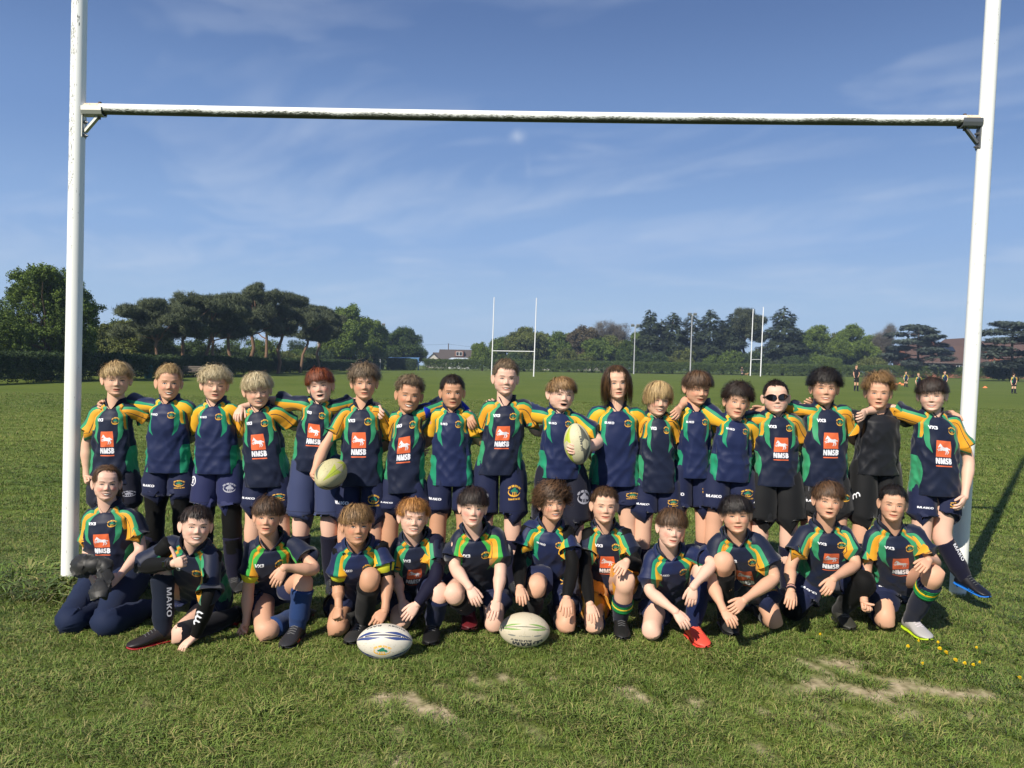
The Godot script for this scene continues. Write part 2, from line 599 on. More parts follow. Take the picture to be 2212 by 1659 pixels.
func make_goal() -> void:
	var white := srgb(232, 233, 228)
	var grime := Color(0.10, 0.11, 0.09)
	var rust := Color(0.50, 0.33, 0.18)
	# u: 0.5 faces the field's dead-ball side (where we stand), v 0 at the foot
	var t1 := speckle_texture(1, 256, 1024, white, [[0.25, 0.85, 0.0, 1.0, 60, 0.7, 2.0, grime], [0.22, 0.52, 0.30, 0.50, 420, 0.6, 2.4, grime], [0.2, 0.6, 0.10, 0.34, 260, 0.6, 3.0, grime], [0.24, 0.36, 0.36, 0.46, 120, 1.5, 4, grime], [0.3, 0.7, 0.97, 1.0, 60, 0.8, 3, Color(0.35, 0.36, 0.25)]])
	var t2 := speckle_texture(2, 256, 1024, white, [[0.2, 0.85, 0.0, 1.0, 70, 0.7, 1.8, grime], [0.62, 0.76, 0.34, 0.48, 200, 0.5, 1.8, grime], [0.3, 0.7, 0.05, 0.3, 50, 0.6, 1.6, grime], [0.3, 0.7, 0.97, 1.0, 70, 0.8, 3, Color(0.35, 0.36, 0.25)]])
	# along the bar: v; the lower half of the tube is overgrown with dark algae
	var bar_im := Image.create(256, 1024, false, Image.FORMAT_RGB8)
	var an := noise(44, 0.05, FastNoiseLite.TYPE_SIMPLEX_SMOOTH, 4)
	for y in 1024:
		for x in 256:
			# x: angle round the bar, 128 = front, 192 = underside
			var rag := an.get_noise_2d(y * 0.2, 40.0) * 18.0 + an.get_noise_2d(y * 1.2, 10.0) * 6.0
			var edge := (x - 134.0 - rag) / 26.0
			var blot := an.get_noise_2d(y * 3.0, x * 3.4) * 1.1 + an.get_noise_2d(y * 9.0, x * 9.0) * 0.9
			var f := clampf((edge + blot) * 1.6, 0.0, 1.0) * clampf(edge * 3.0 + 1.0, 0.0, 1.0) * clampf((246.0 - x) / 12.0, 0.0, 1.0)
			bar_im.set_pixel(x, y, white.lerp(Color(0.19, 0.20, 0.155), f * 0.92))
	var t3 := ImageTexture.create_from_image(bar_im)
	var goal := thing("rugby_goal", "tall white rugby goal posts with crossbar behind the team", "goal posts", G(1111, 1275))
	var o := goal.position
	var posts := [[[150.0, 1268.0, 4.80], [172.0, 0.0], t1, 1.0], [[2068.0, 1296.0, 4.90], [2146.0, 0.0], t2, -1.0]]
	var joint := []
	for q in posts:
		var b: Vector3 = P(q[0][0], q[0][1], q[0][2])
		b.y = 0.0
		var top: Vector3 = P(q[1][0], q[1][1], q[0][2])
		var dir := (top - b).normalized()
		var tip := b + dir * 8.0
		var mb := MB.new()
		var path := PackedVector3Array()
		var rad := PackedFloat32Array()
		for k in 33:
			path.append((b - dir * 0.15).lerp(tip, k / 32.0) - o)
			rad.append(lerpf(0.0485, 0.040, k / 32.0))
		mb.tube(path, rad, 32, Color.WHITE, Vector3.BACK, 1.0, true, 1.0, -0.567)
		part("post", mb.done(), tex_mat(q[2], 0.38), goal)
		joint.append([b + dir * (2.94 if q[3] > 0 else 2.96), dir, q[3]])
	# crossbar
	var ja: Vector3 = P(186, 235, 4.80)
	var jb: Vector3 = P(2112, 261, 4.90)
	var ax := (jb - ja).normalized()
	var mb := MB.new()
	var path := PackedVector3Array()
	var rad := PackedFloat32Array()
	for k in 25:
		var t := k / 24.0
		path.append(ja.lerp(jb, t) - o + Vector3.DOWN * 0.012 * sin(PI * t))
		rad.append(0.0335)
	mb.tube(path, rad, 28, Color.WHITE, Vector3.BACK, 1.0, true, 0.0, 1.0)
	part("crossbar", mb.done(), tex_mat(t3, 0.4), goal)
	# bracket on each post: cradle, back plate, diagonal strut, bolts
	for k in 2:
		var sg := 1.0 if k == 0 else -1.0
		var e := ja if k == 0 else jb
		var down := -(joint[k][1] as Vector3)
		var along := ax * sg
		var front := along.cross(down) * sg
		if front.z < 0: front = -front
		var steel := mat(0.42, 0.42, 0.38, 0.5, 0.6) if k == 0 else mat(0.13, 0.14, 0.15, 0.5, 0.4)
		var br := Node3D.new()
		br.name = "bracket"
		goal.add_child(br, true)
		var h := MB.new()
		var c0: Vector3 = e - o
		# cradle: U channel under and round the lower half of the bar
		var prof := [[-0.039, 0.006], [-0.039, -0.020], [-0.030, -0.040], [0.0, -0.047], [0.030, -0.040], [0.039, -0.020], [0.039, 0.006]]
		for i in prof.size() - 1:
			var a0: Vector3 = front * prof[i][0] - down * prof[i][1]
			var a1: Vector3 = front * prof[i + 1][0] - down * prof[i + 1][1]
			var mid := (a0 + a1) / 2.0
			var hx := along * 0.062
			var hy := (a1 - a0) / 2.0
			h.box(c0 + along * 0.050 + mid, Basis(hx, hy * 1.02, hx.cross(hy).normalized() * 0.003))
		part("cradle", h.done(), steel, br)
		h = MB.new()
		var post_at: Vector3 = c0 - along * 0.012
		h.box(post_at + down * 0.115, Basis(along * 0.004, down * 0.068, front * 0.026), Color.WHITE, 0.002)
		part("back_plate", h.done(), steel, br)
		h = MB.new()
		var s0 := post_at + down * 0.145 + along * 0.008
		var s1 := c0 + along * 0.075 + down * 0.05
		var sd := (s1 - s0) / 2.0
		h.box((s0 + s1) / 2.0, Basis(sd, front * 0.014, sd.cross(front).normalized() * 0.008), Color.WHITE, 0.0015)
		part("strut", h.done(), steel, br)
		for q in [0.085, 0.168]:
			h = MB.new()
			h.cyl(post_at + down * q + along * 0.003, post_at + down * q + along * 0.016, 0.012, 0.012, 6)
			h.cyl(post_at + down * q + along * 0.016, post_at + down * q + along * 0.026, 0.006, 0.006, 8)
			part("bolt", h.done(), mat(0.2, 0.2, 0.2, 0.4, 0.8), br)
		h = MB.new()
		h.cyl(c0 + along * 0.085 - down * 0.030, c0 + along * 0.085 - down * 0.043, 0.011, 0.010, 6)
		part("bolt", h.done(), mat(0.10, 0.075, 0.06, 0.7, 0.5), br)
		h = MB.new()
		h.cyl(c0 + along * 0.085 + down * 0.045, c0 + along * 0.085 + down * 0.065, 0.007, 0.007, 8)
		part("bolt_end", h.done(), mat(0.10, 0.075, 0.06, 0.7, 0.5), br)
		# bare rusty sleeve where the paint has gone, at the end of the bar
		h = MB.new()
		h.cyl(c0 + along * 0.0, c0 + along * 0.088, 0.0347, 0.0347, 24, Color.WHITE, true)
		part("bar_end_sleeve", h.done(), tex_mat(speckle_texture(9 + k, 128, 64, srgb(226, 205, 178), [[0, 1, 0, 1, 60, 1, 4, Color(0.55, 0.40, 0.28)]]), 0.6), br)

# ---- drawing into pictures (print on cloth and balls, faces) -------------
func poly(im: Image, pts: PackedVector2Array, col: Color) -> void:
	var y0 := 1e9
	var y1 := -1e9
	for p in pts:
		y0 = minf(y0, p.y)
		y1 = maxf(y1, p.y)
	var h := im.get_height()
	for y in range(maxi(0, int(floor(y0))), mini(h - 1, int(ceil(y1))) + 1):
		var yc := y + 0.5
		var xs := []
		for i in pts.size():
			var a := pts[i]
			var b := pts[(i + 1) % pts.size()]
			if (a.y <= yc) != (b.y <= yc):
				xs.append(a.x + (yc - a.y) / (b.y - a.y) * (b.x - a.x))
		xs.sort()
		for k in range(0, xs.size() - 1, 2):
			var xa := int(round(xs[k]))
			var xb := int(round(xs[k + 1]))
			if xb > xa: im.fill_rect(Rect2i(xa, y, xb - xa, 1), col)

func P2(a: Array) -> PackedVector2Array:
	var o := PackedVector2Array()
	for i in range(0, a.size(), 2): o.append(Vector2(a[i], a[i + 1]))
	return o

func mirror(pts: PackedVector2Array, cx: float) -> PackedVector2Array:
	var o := PackedVector2Array()
	for p in pts: o.append(Vector2(2.0 * cx - p.x, p.y))
	return o

func oval(im: Image, cx: float, cy: float, rx: float, ry: float, col: Color, turn := 0.0) -> void:
	var o := PackedVector2Array()
	for i in 28:
		var a := TAU * i / 28.0
		o.append(Vector2(cx, cy) + Vector2(cos(a) * rx, sin(a) * ry).rotated(turn))
	poly(im, o, col)

# soft-edged spot blended over what is there
func spot(im: Image, cx: float, cy: float, rx: float, ry: float, col: Color, strength: float) -> void:
	for y in range(maxi(0, int(cy - ry)), mini(im.get_height(), int(cy + ry) + 1)):
		for x in range(maxi(0, int(cx - rx)), mini(im.get_width(), int(cx + rx) + 1)):
			var q := Vector2((x - cx) / rx, (y - cy) / ry).length_squared()
			if q < 1.0: im.set_pixel(x, y, im.get_pixel(x, y).lerp(col, strength * (1.0 - q) * (1.0 - q)))

var fonts := {}
func glyphs(txt: String, bold: bool) -> Array:
	var key := txt + str(bold)
	if fonts.has(key): return fonts[key]
	var f := SystemFont.new()
	f.font_names = PackedStringArray(["Droid Sans"])
	if bold: f.font_weight = 800
	var t := TextMesh.new()
	t.font = f
	t.font_size = 64
	t.pixel_size = 1.0
	t.depth = 0.0
	t.curve_step = 3.0
	t.text = txt
	var arr := t.get_mesh_arrays()
	var vs: PackedVector3Array = arr[Mesh.ARRAY_VERTEX]
	var ix = arr[Mesh.ARRAY_INDEX]
	var out := PackedVector2Array()
	var lo := Vector2(1e9, 1e9)
	var hi := Vector2(-1e9, -1e9)
	if ix == null or ix.size() == 0: ix = PackedInt32Array(range(vs.size()))
	for i in ix:
		var p := Vector2(vs[i].x, -vs[i].y)
		out.append(p)
		lo = lo.min(p)
		hi = hi.max(p)
	fonts[key] = [out, lo, hi]
	return fonts[key]

# text in a box cx, cy, width, height (pixels); turn about the centre; fat repeats strokes to thicken
func text(im: Image, txt: String, cx: float, cy: float, w: float, h: float, col: Color, turn := 0.0, fat := 0.0, slant := 0.0) -> void:
	var g := glyphs(txt, true)
	var tri: PackedVector2Array = g[0]
	var lo: Vector2 = g[1]
	var size: Vector2 = g[2] - lo
	var offs := [Vector2.ZERO] if fat == 0.0 else [Vector2(-fat, 0), Vector2(fat, 0), Vector2(0, -fat), Vector2(0, fat)]
	for o in offs:
		for k in range(0, tri.size(), 3):
			var pts := PackedVector2Array()
			for i in 3:
				var p := (tri[k + i] - lo) / size - Vector2(0.5, 0.5)
				pts.append(Vector2(cx, cy) + Vector2(p.x * w - p.y * h * slant, p.y * h).rotated(turn) + o)
			poly(im, pts, col)

# letters set on an arc over a centre
func arc_text(im: Image, txt: String, cx: float, cy: float, rx: float, ry: float, a0: float, a1: float, size: float, col: Color, fat := 0.0) -> void:
	for i in txt.length():
		if txt[i] == " ": continue
		var a := lerpf(a0, a1, float(i) / (txt.length() - 1))
		text(im, txt[i], cx + sin(a) * rx, cy - cos(a) * ry, size * 0.75, size, col, a * ry / rx, fat)

# the club badge: tree over a golden crescent, name on an arc
func badge(im: Image, cx: float, cy: float, r: float, mono := false, word := "") -> void:
	var gold := srgb(228, 172, 58)
	var green := srgb(34, 122, 96)
	if mono:
		gold = srgb(170, 170, 180)
		green = srgb(170, 170, 180)
	var k := r / 40.0
	# crescent
	var outer := PackedVector2Array()
	for i in 21:
		var a := lerpf(-0.75, PI + 0.55, i / 20.0)
		outer.append(Vector2(cx + cos(a) * 40 * k, cy + 4 * k + sin(a) * 24 * k))
	for i in 21:
		var a := lerpf(PI + 0.55, -0.75, i / 20.0)
		outer.append(Vector2(cx + 2 * k + cos(a) * 37 * k, cy + 1 * k + sin(a) * 19 * k))
	poly(im, outer, gold)
	for q in [[0, -8, 13, 9], [-13, -3, 9, 7], [14, -2, 10, 8], [4, -15, 9, 7], [20, 3, 7, 5], [-4, 1, 10, 5]]:
		oval(im, cx + q[0] * k, cy + q[1] * k, q[2] * k, q[3] * k, green)
	for q in [-9, 0, 9]:
		poly(im, P2([cx + (q - 1.8) * k, cy + 1 * k, cx + (q + 1.8) * k, cy + 1 * k, cx + (q * 1.3 + 3.0) * k, cy + 22 * k, cx + (q * 1.3 - 3.0) * k, cy + 22 * k]), gold)
	arc_text(im, "NEW MILTON RFC", cx, cy + 6 * k, 46 * k, 36 * k, -0.85, 1.05, 10.5 * k, gold, 0.5 * k)
	if word != "": text(im, word, cx + 2 * k, cy + 39 * k, 78 * k, 11 * k, gold, 0.0, 0.4 * k)

func horse(im: Image, cx: float, cy: float, s: float, col: Color) -> void:
	# running horse facing left, unit box about 100 x 80
	var body := [-46, -10, -40, -20, -34, -30, -31, -36, -28, -31, -20, -26, -12, -16, 0, -10, 14, -10, 26, -12, 34, -8, 42, -2, 47, -4, 50, 4, 44, 6, 37, 1, 34, 6, 36, 14, 41, 22, 34, 30, 28, 36, 23, 36, 28, 29, 31, 22, 26, 16, 20, 12, 22, 20, 20, 28, 13, 36, 8, 36, 14, 27, 15, 18, 10, 11, -4, 12, -14, 10, -22, 14, -32, 12, -38, 14, -44, 18, -46, 14, -38, 8, -28, 8, -26, 6, -32, 4, -44, 6, -50, 10, -51, 5, -42, 0, -30, -1, -28, -8, -30, -16, -35, -12, -42, -6]
	var pts := PackedVector2Array()
	for i in range(0, body.size(), 2): pts.append(Vector2(cx + body[i] * s / 100.0, cy + body[i + 1] * s / 100.0))
	poly(im, pts, col)

func claw_mark(im: Image, cx: float, cy: float, s: float, col: Color, turn := 0.0) -> void:
	# three interlocking heads in a row
	for i in 3:
		var o := Vector2(0, (i - 1) * 0.36 * s).rotated(turn)
		var pts := PackedVector2Array()
		for k in 13:
			var a := lerpf(-2.3, 1.2, k / 12.0)
			pts.append(Vector2(cx, cy) + o + Vector2(cos(a) * -0.26 * s, sin(a) * 0.26 * s).rotated(turn))
		for k in 13:
			var a := lerpf(1.2, -2.3, k / 12.0)
			pts.append(Vector2(cx, cy) + o + Vector2(cos(a) * -0.12 * s - 0.02 * s, sin(a) * 0.15 * s).rotated(turn))
		poly(im, pts, col)

func wordmark(im: Image, which: String, cx: float, cy: float, w: float, col: Color, turn := 0.0) -> void:
	if which == "mako":
		var h := w * 0.20
		for q in [["M", -0.37, 0.24], ["K", 0.13, 0.2], ["O", 0.38, 0.25]]:
			var o := Vector2(w * q[1], 0).rotated(turn)
			text(im, q[0], cx + o.x, cy + o.y, w * q[2], h, col, turn, w * 0.012)
		var a := P2([-0.20, 0.5, -0.10, -0.5, -0.03, -0.5, 0.0, 0.5, -0.06, 0.5, -0.08, -0.1, -0.14, 0.5])
		var pts := PackedVector2Array()
		for p in a: pts.append(Vector2(cx, cy) + Vector2(p.x * w, p.y * h).rotated(turn))
		poly(im, pts, col)
	else:
		text(im, "VX3", cx, cy, w, w * 0.29, col, turn, w * 0.018)

const NAVY_A := Color(0.082, 0.110, 0.200)
const NAVY_B := Color(0.098, 0.138, 0.285)
const GOLD := Color(0.855, 0.605, 0.16)
const GREEN := Color(0.20, 0.56, 0.385)
const ORANGE := Color(0.89, 0.42, 0.25)
const OFF_WHITE := Color(0.90, 0.90, 0.92)

# one picture wraps the trunk of a jersey: front in the middle, collar at the top, hem at the bottom
func jersey_picture(kind: String) -> ImageTexture:
	var W := 1024
	var H := 640
	var im := Image.create(W, H, false, Image.FORMAT_RGB8)
	var mako := kind == "mako"
	var base := NAVY_B if mako else NAVY_A
	if kind == "plain": base = Color(0.085, 0.092, 0.115)
	im.fill(base)
	if kind != "plain":
		var gold := Color(0.885, 0.665, 0.16) if mako else GOLD
		var green := Color(0.12, 0.53, 0.39) if mako else GREEN
		if kind == "polo_green": green = Color(0.24, 0.63, 0.26)
		for s in 4:   # front left, front right, back left, back right
			var m := func(pts: PackedVector2Array) -> PackedVector2Array:
				var o := pts
				if s >= 2: o = mirror(o, 256.0)
				if s % 2 == 1: o = mirror(o, 512.0)
				return o
			poly(im, m.call(P2([340, 0, 310, 80, 296, 140, 290, 215, 330, 215, 346, 140, 356, 80, 400, 0])), green)
			poly(im, m.call(P2([400, 0, 356, 80, 346, 140, 330, 205, 306, 210, 312, 140, 326, 80, 352, 0])), gold)
			poly(im, m.call(P2([436, 0, 400, 70, 388, 150, 396, 235, 424, 316, 372, 268, 346, 215, 336, 160, 350, 84, 394, 0])), green)
			if not mako:
				poly(im, m.call(P2([386, 0, 344, 82, 336, 140, 338, 140, 347, 82, 390, 0])), base)
				poly(im, m.call(P2([250, 345, 306, 352, 338, 396, 352, 460, 346, 530, 322, 600, 296, 640, 250, 640])), green)
			else:
				poly(im, m.call(P2([250, 395, 334, 395, 356, 440, 370, 640, 250, 640])), green)
		if mako: wordmark(im, "mako", 418, 134, 92, OFF_WHITE)
		else: wordmark(im, "vx3", 422, 124, 80, OFF_WHITE)
		badge(im, 606, 138, 38)
	# neck opening edges and hem stitching
	im.fill_rect(Rect2i(0, 622, W, 2), base.darkened(0.25))
	if kind == "sponsor":
		im.fill_rect(Rect2i(446, 216, 132, 124), ORANGE)
		horse(im, 512, 278, 114, OFF_WHITE)
		text(im, "NMSB", 512, 370, 130, 42, OFF_WHITE, 0.0, 2.4)
		im.fill_rect(Rect2i(446, 404, 132, 9), ORANGE)
	return ImageTexture.create_from_image(im)

# sleeve: u round the arm with the front in the middle, v from shoulder to cuff
func sleeve_picture(kind: String) -> ImageTexture:
	var mako := kind == "mako"
	var base := NAVY_B if mako else NAVY_A
	if kind == "plain": base = Color(0.085, 0.092, 0.115)
	var im := Image.create(256, 64, false, Image.FORMAT_RGB8)
	im.fill(base)
	if kind != "plain":
		var gold := Color(0.885, 0.665, 0.16) if mako else GOLD
		var green := Color(0.12, 0.53, 0.39) if mako else GREEN
		if kind == "polo_green": green = Color(0.24, 0.63, 0.26)
		im.fill_rect(Rect2i(84, 0, 88, 64), green)
		im.fill_rect(Rect2i(100, 0, 56, 64), gold)
		if not mako: im.fill_rect(Rect2i(120, 0, 3, 64), base)
	return ImageTexture.create_from_image(im)

# shorts: u round the leg, front in the middle; left half of the picture one leg, right half the other
func shorts_picture(kind: String) -> ImageTexture:
	var im := Image.create(1024, 384, false, Image.FORMAT_RGB8)
	var base := Color(0.085, 0.115, 0.240)
	match kind:
		"black": base = Color(0.065, 0.068, 0.075)
		"faded": base = Color(0.205, 0.240, 0.375)
		"cotton": base = Color(0.130, 0.155, 0.310)
		"dark": base = Color(0.080, 0.090, 0.150)
		"gold": base = Color(0.88, 0.60, 0.16)
		"print": base = Color(0.115, 0.115, 0.125)
	im.fill(base)
	if kind == "print":
		im.fill_rect(Rect2i(0, 0, 1024, 110), Color(0.62, 0.63, 0.68))
		var r := RandomNumberGenerator.new()
		r.seed = 4
		for i in 160:
			var x := r.randi() % 1024
			poly(im, P2([x, 60 + r.randi() % 40, x + 24, 100, x + 12, 135, x - 18, 120]), base)
		for i in 70:
			im.fill_rect(Rect2i((i * 46) % 1024, 150 + (i * 46 / 1024) * 60 + r.randi() % 20, 3, 20), Color(0.5, 0.5, 0.54))
	match kind:
		"navy", "print":
			wordmark(im, "mako", 236, 300, 86, OFF_WHITE)
			badge(im, 775, 280, 34, false, "Exmouth Tour 2025" if kind == "navy" else "")
		"cotton":
			badge(im, 780, 285, 36, true)
			oval(im, 190, 250, 28, 30, OFF_WHITE)
			oval(im, 190, 252, 22, 23, base)
			text(im, "K", 190, 250, 22, 26, OFF_WHITE, 0.0, 1.5)
		"dark": badge(im, 805, 285, 36, true)
		"black": claw_mark(im, 180, 300, 54, OFF_WHITE, 1.2)
		"gold": im.fill_rect(Rect2i(120, 0, 40, 384), Color(0.95, 0.75, 0.35))
	im.fill_rect(Rect2i(0, 366, 1024, 3), base.darkened(0.3))
	return ImageTexture.create_from_image(im)

func cloth_bump() -> NoiseTexture2D:
	if mats.has("cloth_bump"): return mats["cloth_bump"]
	var nt := NoiseTexture2D.new()
	nt.width = 256
	nt.height = 256
	nt.seamless = true
	nt.noise = noise(21, 0.02, FastNoiseLite.TYPE_SIMPLEX_SMOOTH, 5)
	mats["cloth_bump"] = nt
	return nt

func cloth(t: Texture2D, rough := 0.62) -> StandardMaterial3D:
	var m := tex_mat(t, rough, 0.25)
	m.metallic_specular = 0.35
	return m

# ---- people -------------------------------------------------------------
const HEAD := 0.213
var head_front := [[0.0, 0.27], [0.03, 0.335], [0.10, 0.385], [0.18, 0.372], [0.25, 0.392], [0.33, 0.400], [0.46, 0.402], [0.58, 0.418], [0.70, 0.412], [0.80, 0.372], [0.88, 0.300], [0.95, 0.190], [0.985, 0.100], [1.0, 0.0]]
var head_back := [[0.0, -0.05], [0.08, 0.02], [0.16, 0.12], [0.28, 0.27], [0.42, 0.39], [0.56, 0.455], [0.70, 0.450], [0.82, 0.375], [0.91, 0.262], [0.97, 0.150], [1.0, 0.0]]
var head_wide := [[0.0, 0.085], [0.03, 0.14], [0.10, 0.222], [0.20, 0.288], [0.32, 0.322], [0.45, 0.338], [0.58, 0.350], [0.72, 0.346], [0.82, 0.305], [0.90, 0.234], [0.96, 0.148], [0.99, 0.075], [1.0, 0.0]]

func g2(x: float, y: float, sx: float, sy: float) -> float:
	return exp(-(x * x) / (sx * sx) - (y * y) / (sy * sy))

# relief of a face in metres; x, y from the middle of the head
func face_relief(x: float, y: float, smile: float) -> float:
	var ax := absf(x)
	var dz := 0.0
	var run := ss(0.012, -0.026, y) * (1.0 - ss(-0.029, -0.040, y))
	dz += 0.0160 * run * exp(-(x * x) / pow(0.0065 + 0.0045 * ss(0.0, -0.028, y), 2.0))
	dz += 0.0055 * g2(ax - 0.0115, y + 0.0315, 0.006, 0.006)
	dz -= 0.0065 * g2(ax - 0.030, y - 0.001, 0.014, 0.0095)
	dz += 0.0045 * g2(ax - 0.031, y + 0.002, 0.011, 0.0055)
	dz += 0.0035 * g2(ax - 0.028, y - 0.017, 0.016, 0.006)
	dz += (0.004 + 0.004 * smile) * g2(ax - 0.037, y + 0.030, 0.017, 0.015)
	dz -= 0.002 * g2(ax - 0.026 - 0.006 * smile, y + 0.050, 0.006, 0.014)
	var lip := exp(-(x * x) / 0.00042)
	dz += 0.0048 * lip * (exp(-pow((y + 0.0535) / 0.0048, 2.0)) + 1.1 * exp(-pow((y + 0.0665) / 0.0052, 2.0)))
	dz -= 0.0035 * lip * exp(-pow((y + 0.0600) / 0.0028, 2.0))
	dz -= 0.003 * g2(x, y + 0.078, 0.02, 0.006)
	dz += 0.0055 * g2(x, y + 0.092, 0.016, 0.012)
	return dz

func make_head(mb: MB, at: Vector3, b: Basis, skin: Color, full: float, smile: float, detail := 1.0) -> void:
	var nv := int(62 * detail)
	var nu := int(56 * detail)
	var pts := PackedVector3Array()
	var uvs := PackedVector2Array()
	for j in nv:
		var f := float(j) / (nv - 1)
		var yn := f
		if f < 0.06: yn = f * 0.7
		var fr := tab(head_front, yn)
		var bk := tab(head_back, yn)
		var wd := tab(head_wide, yn) * (1.0 + full * g2(yn - 0.25, 0.0, 0.2, 1.0))
		var y := (yn - 0.5) * HEAD
		for i in nu + 1:
			var s := 2.0 * i / nu - 1.0
			var a := PI * signf(s) * pow(absf(s), 1.35)
			var ca := cos(a)
			var sa := sin(a)
			var x := wd * HEAD * signf(sa) * pow(absf(sa), 0.86)
			var z := (fr if ca > 0.0 else bk) * HEAD * signf(ca) * pow(absf(ca), 0.92 if ca > 0.0 else 1.0)
			if ca > 0.0: z += face_relief(x, y, smile) * ss(0.0, 0.35, ca)
			pts.append(at + b * Vector3(x, y, z))
			uvs.append(Vector2(clampf(x / 0.20 + 0.5, 0.01, 0.99), clampf(0.5 - y / 0.26, 0.01, 0.99)) if ca > 0.0 else Vector2(0.02, 0.5))
	mb.grid(pts, nu + 1, nv, true, skin, uvs)
	for sg in [-1.0, 1.0]:
		var e := PackedVector3Array()
		var eu := PackedVector2Array()
		var eb := b * Basis(Vector3.UP, sg * -0.55) * Basis(Vector3.RIGHT, -0.18)
		var ec := at + b * Vector3(sg * 0.0735 * (1.0 + full * 0.3), -0.008, -0.010)
		for j in 9:
			var ph := PI * j / 8.0
			for i in 13:
				var a := TAU * i / 12.0
				var d := Vector3(sin(a) * sin(ph), cos(ph), cos(a) * sin(ph))
				# a shell: rim proud, hollow in the middle of the outer face
				var p := Vector3(d.x * 0.007, d.y * 0.032, d.z * 0.0205 * (1.0 + 0.25 * d.y))
				if d.x * sg > 0.0: p.x -= sg * 0.006 * exp(-(d.y * d.y + d.z * d.z) / 0.22)
				p.z -= 0.004
				e.append(ec + eb * (p + Vector3(sg * 0.008, 0, 0)))
				eu.append(Vector2(0.02, 0.5))
		mb.grid(e, 13, 9, true, skin, eu)

